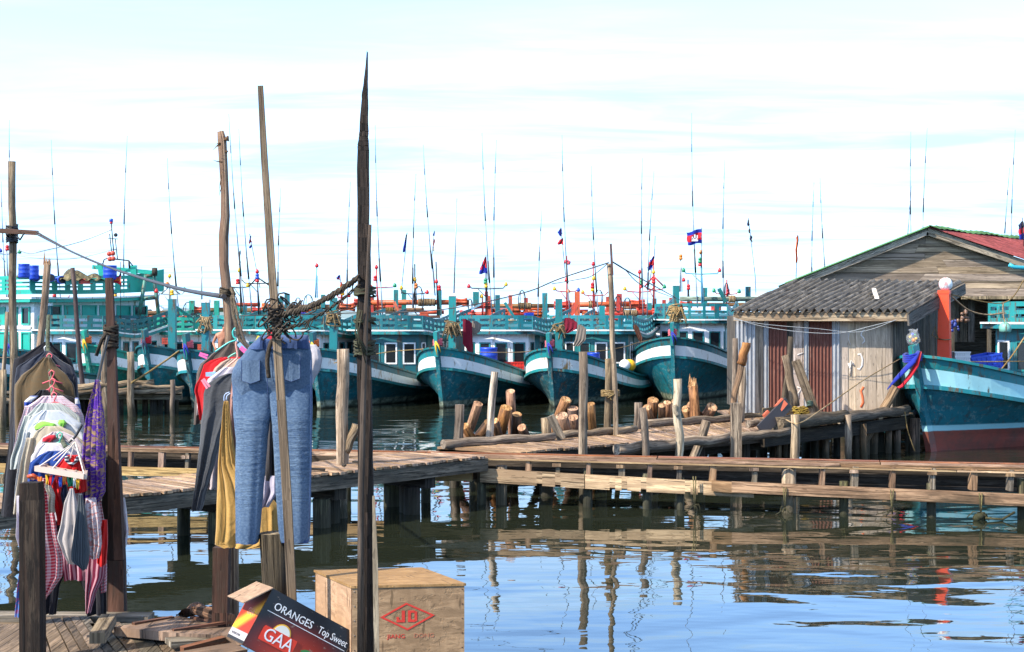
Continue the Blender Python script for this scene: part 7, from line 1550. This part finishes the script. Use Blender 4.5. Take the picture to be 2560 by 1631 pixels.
garment('checked_cloth', 'long red and white checked cloth behind the dark corner post', [(1196, 104, 118), (1240, 98, 128), (1320, 98, 142), (1400, 101, 158), (1440, 101, 156), (1470, 103, 136), (1502, 104, 112)], 7.95, C('red white gingham', (.319, .015, .038), (.547, .456, .486), 'check', 55), HGp, .02, 2, cat='cloth')
garment('bib', 'bright red baby clothes pegged in the middle of the rack', [(1192, 138, 148), (1215, 128, 152), (1240, 132, 158), (1300, 146, 166), (1310, 148, 164)], 7.92, C('baby red jersey', (.547, .011, .015)), HGp, .02, 2, cat='baby clothes')
garment('sock', 'cream ruffled sock hanging nearest the left of the rack', [(1204, 114, 122), (1216, 112, 128), (1240, 124, 136), (1270, 124, 134), (1282, 122, 136)], 7.84, C('cream ruffle', (.547, .502, .418), (.380, .334, .274), 'hstripe', 110), HGp, .015, 2, cat='sock')
garment('sock', 'small navy sock with light toe pegged behind the white camisole', [(1210, 158, 166), (1235, 154, 170), (1262, 160, 176), (1285, 166, 180)], 7.88, C('navy sock knit', (.015, .023, .061)), HGp, .015, 2, cat='sock')
garment('camisole', 'white camisole spread between two pegs', [(1222, 174, 184), (1260, 160, 192), (1310, 152, 200), (1345, 143, 200), (1380, 156, 196), (1410, 172, 190)], 7.8, C('offwhite jersey', (.471, .426, .410), (.395, .365, .365)), HGp, .02, 3, .008)
garment('vest', 'grey striped vest hanging over the camisole', [(1236, 197, 206), (1280, 192, 214), (1340, 184, 220), (1380, 178, 224), (1402, 178, 222), (1424, 206, 216)], 7.72, C('charcoal stripe', (.034, .042, .053), (.084, .099, .114), 'stripe', 150), HGp, .02, 3, .008)
garment('vest', 'white vest with small red dots beside the brown post', [(1245, 214, 240), (1300, 214, 250), (1360, 222, 254), (1396, 226, 246)], 7.86, C('dotted white jersey', (.502, .456, .502), (.418, .122, .106), 'floral', 34), HGp, .02, 3, .008)
garment('towel', 'bright red towel edge left of the brown post', [(1300, 256, 268), (1360, 246, 268), (1408, 244, 266), (1414, 250, 262)], 8.0, C('towel red', (.570, .011, .011)), HGp, .02, 2)
garment('checked_cloth', 'narrow checked cloth strip against the brown post', [(1245, 236, 252), (1320, 246, 262), (1420, 252, 266), (1480, 254, 264)], 8.25, MATS['red white gingham'], HGp, .02, 2, cat='cloth')
garment('skirt', 'maroon striped skirt at the bottom of the left laundry', [(1370, 150, 250), (1400, 155, 262), (1446, 160, 262), (1451, 162, 258)], 8.3, C('maroon stripe', (.152, .011, .038), (.418, .228, .274), 'stripe', 60), HGp, .02, 5, .015, extra=(([(1380, 214, 268), (1440, 214, 262), (1490, 214, 238), (1532, 216, 226)], -.1, .02),))
garment('trousers', 'black trouser leg hanging behind the checked cloth at the bottom left', [(1300, 102, 200), (1440, 105, 158), (1470, 105, 146), (1536, 106, 138)], 8.45, MATS['black jersey'], HGp, .02, 2)
garment('trousers', 'black trouser leg beside the brown post at the bottom', [(1300, 180, 262), (1440, 196, 262), (1490, 214, 264), (1538, 216, 264)], 8.5, MATS['black jersey'], HGp, .02, 2)
garment('blouse', 'white blouse bulging out right of the brown post', [(1245, 300, 312), (1290, 300, 317), (1330, 298, 320), (1360, 300, 315), (1382, 302, 307)], 9.1, C('white floral voile', (.547, .517, .547), (.494, .380, .418), 'floral', 26), HGp, .03, 2)
garment('shirt', 'pale lilac shirt tail left of the dark corner post', [(1240, 42, 90), (1300, 45, 90), (1340, 43, 90), (1372, 52, 90)], 8.35, C('lilac print', (.471, .426, .502), (.532, .502, .547), 'floral', 24), HGp, .03, 2)
garment('apron', 'blue floral cloth hanging low left of the dark corner post', [(1400, 52, 100), (1480, 42, 100), (1542, 36, 100)], 8.4, C('blue pink floral', (.038, .122, .319), (.342, .061, .122), 'floral', 20), HGp, .02, 2)
# purple scarf
garment('scarf', 'purple scarf with gold pattern draped beside the rusty brown post', [(950, 238, 248), (975, 232, 252), (1000, 224, 254), (1050, 214, 260), (1100, 208, 262), (1160, 206, 262), (1230, 207, 262), (1256, 212, 250), (1262, 214, 226)], 8.2, C('purple gold brocade', (.10, .028, .33), (.40, .26, .11), 'floral', 34, fold=.8), None, .025, 5, .02)
# right line ------------------------------------------------------------
garment('jacket', 'grey brown jacket on a turquoise hanger in front of the peeled pole', [(855, 572, 590), (868, 552, 604), (890, 524, 612), (912, 500, 614), (935, 492, 612), (1000, 488, 610), (1060, 486, 560)], 9.0, C('grey brown twill', (.106, .080, .068), (.061, .046, .042)), RG, .05, 3)
garment('shirt', 'bright red shirt under the grey brown jacket', [(893, 555, 600), (902, 525, 612), (912, 510, 614), (940, 502, 612), (965, 490, 600), (978, 488, 590), (1000, 494, 580), (1050, 500, 580)], 8.8, C('vivid red cotton', (.502, .008, .014)), RG, .05, 3)
garment('shirt', 'white and pink shirt showing under the red one', [(990, 496, 560), (1010, 492, 560), (1038, 492, 540)], 8.95, C('pale pink white', (.570, .502, .502)), RG, .04, 3)
garment('t_shirt', 'crumpled beige t-shirt above the grey trousers', [(897, 570, 606), (908, 550, 614), (922, 536, 610), (935, 530, 600), (1000, 530, 600)], 8.6, C('beige jersey', (.380, .289, .228), (.304, .228, .182)), RG, .05, 4, .02)
garment('blouse', 'white blouse over the shoulders of the grey trousers', [(918, 560, 600), (932, 540, 606), (950, 518, 600), (975, 516, 598), (1100, 516, 590), (1180, 516, 560), (1218, 517, 556), (1222, 518, 548)], 8.5, C('pinkish white voile', (.517, .456, .486), (.456, .410, .471)), RG, .04, 3)
garment('trousers', 'charcoal trousers pegged at the hip with one long leg hanging left', [(934, 568, 596), (945, 540, 594), (962, 516, 592), (985, 509, 588), (1020, 508, 585), (1060, 502, 566), (1100, 500, 552), (1150, 494, 538), (1200, 489, 524), (1240, 484, 512), (1268, 480, 506), (1276, 484, 502)], 8.35, C('charcoal denim', (.034, .036, .042), (.068, .072, .080), 'worn'), RG, .045, 2, .016)
garment('blouse', 'thin pink blouse strip between the yellow towel and the jeans', [(918, 592, 606), (950, 580, 606), (1000, 575, 606), (1100, 577, 606), (1200, 584, 640), (1240, 586, 650)], 8.05, C('salmon cotton', (.471, .258, .213)), RG, .03, 2)
garment('towel', 'yellow towel hanging on a blue wire hanger behind the jeans', [(1003, 560, 572), (1020, 557, 574), (1060, 554, 578), (1110, 549, 584), (1160, 545, 596), (1220, 543, 660), (1270, 541, 697), (1320, 540, 699), (1345, 538, 699), (1362, 537, 690), (1370, 560, 640)], 7.98, C('mustard terry', (.50, .31, .10), (.40, .23, .06), 'weave', 120, fold=.7), RG, .02, 5, .016)
garment('shirt', 'white shirt hidden behind the jeans with its sleeve showing at the right', [(862, 720, 790), (875, 715, 800), (900, 712, 805), (925, 712, 800), (950, 712, 786), (972, 712, 778)], 7.9, C('lilac white cotton', (.502, .486, .532)), RG, .03, 3)
garment('shirt', 'dark grey and white clothes seen between the legs of the jeans', [(1030, 664, 690), (1080, 662, 694), (1196, 656, 695), (1202, 656, 695)], 7.9, C('dark grey fleece', (.053, .049, .053)), RG, .02, 2)
garment('blouse', 'lilac white cloth below the dark grey one between the jeans legs', [(1190, 652, 694), (1230, 652, 696), (1268, 655, 672)], 7.88, C('lilac voile', (.456, .426, .532)), RG, .02, 2)
# jeans
den = C('blue denim', (.052, .092, .165), (.118, .178, .262), 'worn', fold=.35, rough=.85); dden = C('dark denim', (.027, .053, .144), (.046, .084, .198), 'worn')  # denim blues, creased legs too, darkened so they hold the foreground shade
denk = newmat('creased blue denim'); m, t, b = denk; denk = m; MATS['creased blue denim'] = m
v, tc_ = coords(t, 'UV', (1, 1, 1), False)
f_ = ramp(t, mth(t, 'ADD', mth(t, 'MULTIPLY', noise(t, v, 2.2, 4), .6), mth(t, 'MULTIPLY', noise(t, v, 90, 2), .4)), (.33, .66)); base = mixc(t, f_, (.052, .092, .165), (.118, .178, .262))
vw, _ = coords(t, 'UV', (6, 30, 1)); sp_ = t.nodes.new('ShaderNodeSeparateXYZ'); t.links.new(v, sp_.inputs[0])
band = mth(t, 'MULTIPLY', ramp(t, sp_.outputs[1], (.15, .32)), ramp(t, sp_.outputs[1], (.86, .62)))
cr = ramp(t, noise(t, vw, 1.0, 5, .65, 2.4), (.50, .66)); base = mixc(t, mth(t, 'MULTIPLY', mth(t, 'MULTIPLY', cr, band), .24), base, (.22, .29, .37))
dk_ = ramp(t, noise(t, vw, 1.0, 5, .65, 2.4), (.46, .36)); base = mixc(t, mth(t, 'MULTIPLY', mth(t, 'MULTIPLY', dk_, band), .2), base, (.04, .075, .15))
t.links.new(base, b.inputs['Base Color']); b.inputs['Roughness'].default_value = .85; b.inputs['Specular IOR Level'].default_value = .15
bump(t, b, mth(t, 'ADD', mth(t, 'MULTIPLY', mth(t, 'MULTIPLY', noise(t, vw, 1.0, 5, .65, 2.4), band), .6), mth(t, 'MULTIPLY', noise(t, v, 260, 1), .04)), .6, .02)
jn = thing('jeans', 'faded blue jeans with creased knees hanging by the waist in front of the slat line', 'jeans', W(680, 1355, 7.6), RG)
b_ = MB(); shell(b_, [(842, 648, 768), (850, 640, 770), (866, 624, 774), (885, 610, 779), (905, 592, 780), (925, 582, 780), (945, 579, 781), (1000, 583, 780), (1022, 600, 770)], 7.6, .065, 2, .008, 40, 56, 3, wr=.004, wrf=5, dprof=lambda v: min(1, .4 + 4 * v) * (1 if v < .5 else 1 - .85 * ((v - .5) / .5) ** 1.2))
part(b_, 'hips', den, jn)
for rows, sd_ in (([(925, 583, 684), (945, 580, 683), (990, 582, 682), (1035, 584, 680), (1063, 587, 673), (1103, 591, 668), (1184, 589, 662), (1224, 589, 658), (1300, 590, 652), (1345, 590, 648), (1356, 591, 646)], 5), ([(925, 670, 780), (990, 672, 781), (1030, 677, 781), (1063, 681, 780), (1144, 686, 779), (1224, 690, 777), (1300, 695, 776), (1345, 699, 774), (1354, 702, 772)], 9)):
    b_ = MB(); shell(b_, rows, 7.6, .062, 1.5, .004, 150, 56, sd_, wr=.0008, wrf=52, dprof=lambda v: .25 + .75 * min(1, v / .28) ** .8); part(b_, 'trouser_leg', denk, jn)
b_ = MB(); shell(b_, [(838, 655, 770), (850, 645, 771), (862, 630, 774), (872, 622, 776)], 7.595, .072, 2, .006, 8, 48, 3); part(b_, 'waistband', dden, jn)
for x0, x1, y0, y1 in ((610, 655, 900, 950), (712, 755, 885, 945)):
    b_ = MB()
    def pf(a, c): 
        x = x0 + (x1 - x0) * a; y = y0 + (y1 - y0) * c + (8 * (1 - abs(a - .5) * 2) if c > .5 else 0) * (c - .5) * 2; return W(x, y, 7.6) + Vector((0, -.071 - .004 * math.sin(a * 5), 0))
    b_.grid(pf, 8, 8, True, (.12, .14)); po = part(b_, 'back_pocket', den, jn); b_ = MB()
    P = [pf(0, 0), pf(0, .5), pf(0, 1), pf(.25, 1), pf(.5, 1), pf(.75, 1), pf(1, 1), pf(1, .5), pf(1, 0)]; b_.tube([p + Vector((0, -.001, 0)) for p in P], .0016, 5); b_.build('pocket_seam', dden, po, off=tuple(jn.location))
for x in (660, 700, 745):
    b_ = MB(); b_.beam(W(x, 842, 7.6) + Vector((0, -.080, 0)), W(x, 872, 7.6) + Vector((0, -.083, 0)), .014, .006, up=(0, 1, 0)); part(b_, 'belt_loop', dden, jn)
for rws in ([(1348, 590, 647), (1357, 591, 646)], [(1346, 700, 774), (1355, 701, 773)]):
    b_ = MB(); shell(b_, rws, 7.6, .058, 1.5, .004, 3, 40); part(b_, 'hem', dden, jn)
b_ = MB(); b_.tube([W(x, y, 7.6) + Vector((0, -.045, 0)) for x, y in ((780, 900), (781, 1000), (780, 1120), (778, 1230), (775, 1340))], .0025, 5); b_.tube([W(x, y, 7.6) + Vector((0, -.076, 0)) for x, y in ((672, 872), (674, 940), (677, 1020))], .0022, 5); part(b_, 'seam', dden, jn)
# pegs and hangers on the right line
def peg(px, py, Y, ang, cm, lab, L_=.055):
    b_ = MB(); d = Vector((math.cos(R(ang)), 0, math.sin(R(ang)))); n_ = Vector((-d.z, 0, d.x)); c = W(px, py, Y)
    for s_ in (-1, 1): b_.beam(c - d * L_ / 2 + n_ * s_ * .006, c + d * L_ / 2 + n_ * s_ * .009, .012, .009, up=(0, 1, 0))
    b_.tube([c + n_ * .008 * math.cos(a) + d * .006 * math.sin(a) for a in [j * .9 for j in range(7)]], .002, 4, closed=True)
    single(b_, 'clothes_peg', plain(cm + ' peg plastic', dict(pink=(.75, .12, .35), blue=(.25, .45, .7), rose=(.75, .25, .32), white=(.75, .75, .8), red=(.65, .03, .05), yellow=(.75, .6, .05))[cm], .35), lab, 'clothes peg', 'clothes pegs')
peg(509, 889, 8.9, -20, 'pink', 'bright pink peg on the shoulder of the grey brown jacket'); peg(527, 936, 8.5, 2, 'blue', 'light blue peg on the red shirt', .06); peg(514, 959, 8.2, -55, 'rose', 'rose peg clipping the hip of the charcoal trousers', .06); peg(604, 868, 8.4, -50, 'blue', 'blue and white peg at the top of the right line'); peg(610, 876, 8.35, -40, 'pink', 'pink peg next to the blue and white one')
peg(675, 836, 7.45, 80, 'red', 'red peg holding the waist of the jeans', .05); peg(646, 850, 7.9, 60, 'yellow', 'yellow peg behind the jeans waist', .04)
for pts, Y, cm, lab in (([(588, 820), (582, 830), (584, 842), (590, 850), (570, 858), (538, 880)], 8.9, (.05, .48, .42), 'turquoise plastic hanger over the grey brown jacket'), ([(592, 855), (590, 862), (594, 890), (588, 900), (560, 922)], 8.5, (.72, .32, .25), 'salmon plastic hanger over the beige t-shirt'), ([(590, 883), (580, 888), (570, 895)], 8.6, (.08, .38, .28), 'short green hanger end beside the salmon one'), ([(560, 1003), (561, 990), (566, 984), (574, 981)], 8.0, (.35, .45, .65), 'blue wire hanger holding the yellow towel'), ([(566, 1000), (567, 992), (571, 987), (576, 984)], 7.97, (.4, .5, .7), 'second blue wire of the yellow towel hanger')):
    rope('hanger', [W(x, y, Y) for x, y in pts], lab, .006 if Y > 8.2 else .003, plain('hanger colour %d' % int(sum(cm) * 1000), cm, .35), 'hanger')
rope('rope', [W(692, 835, 7.5), W(676, 860, 7.48), W(668, 900, 7.48), W(672, 945, 7.5)], 'dark cord hanging down over the waist of the jeans', .012, rope_d, wob=.3)
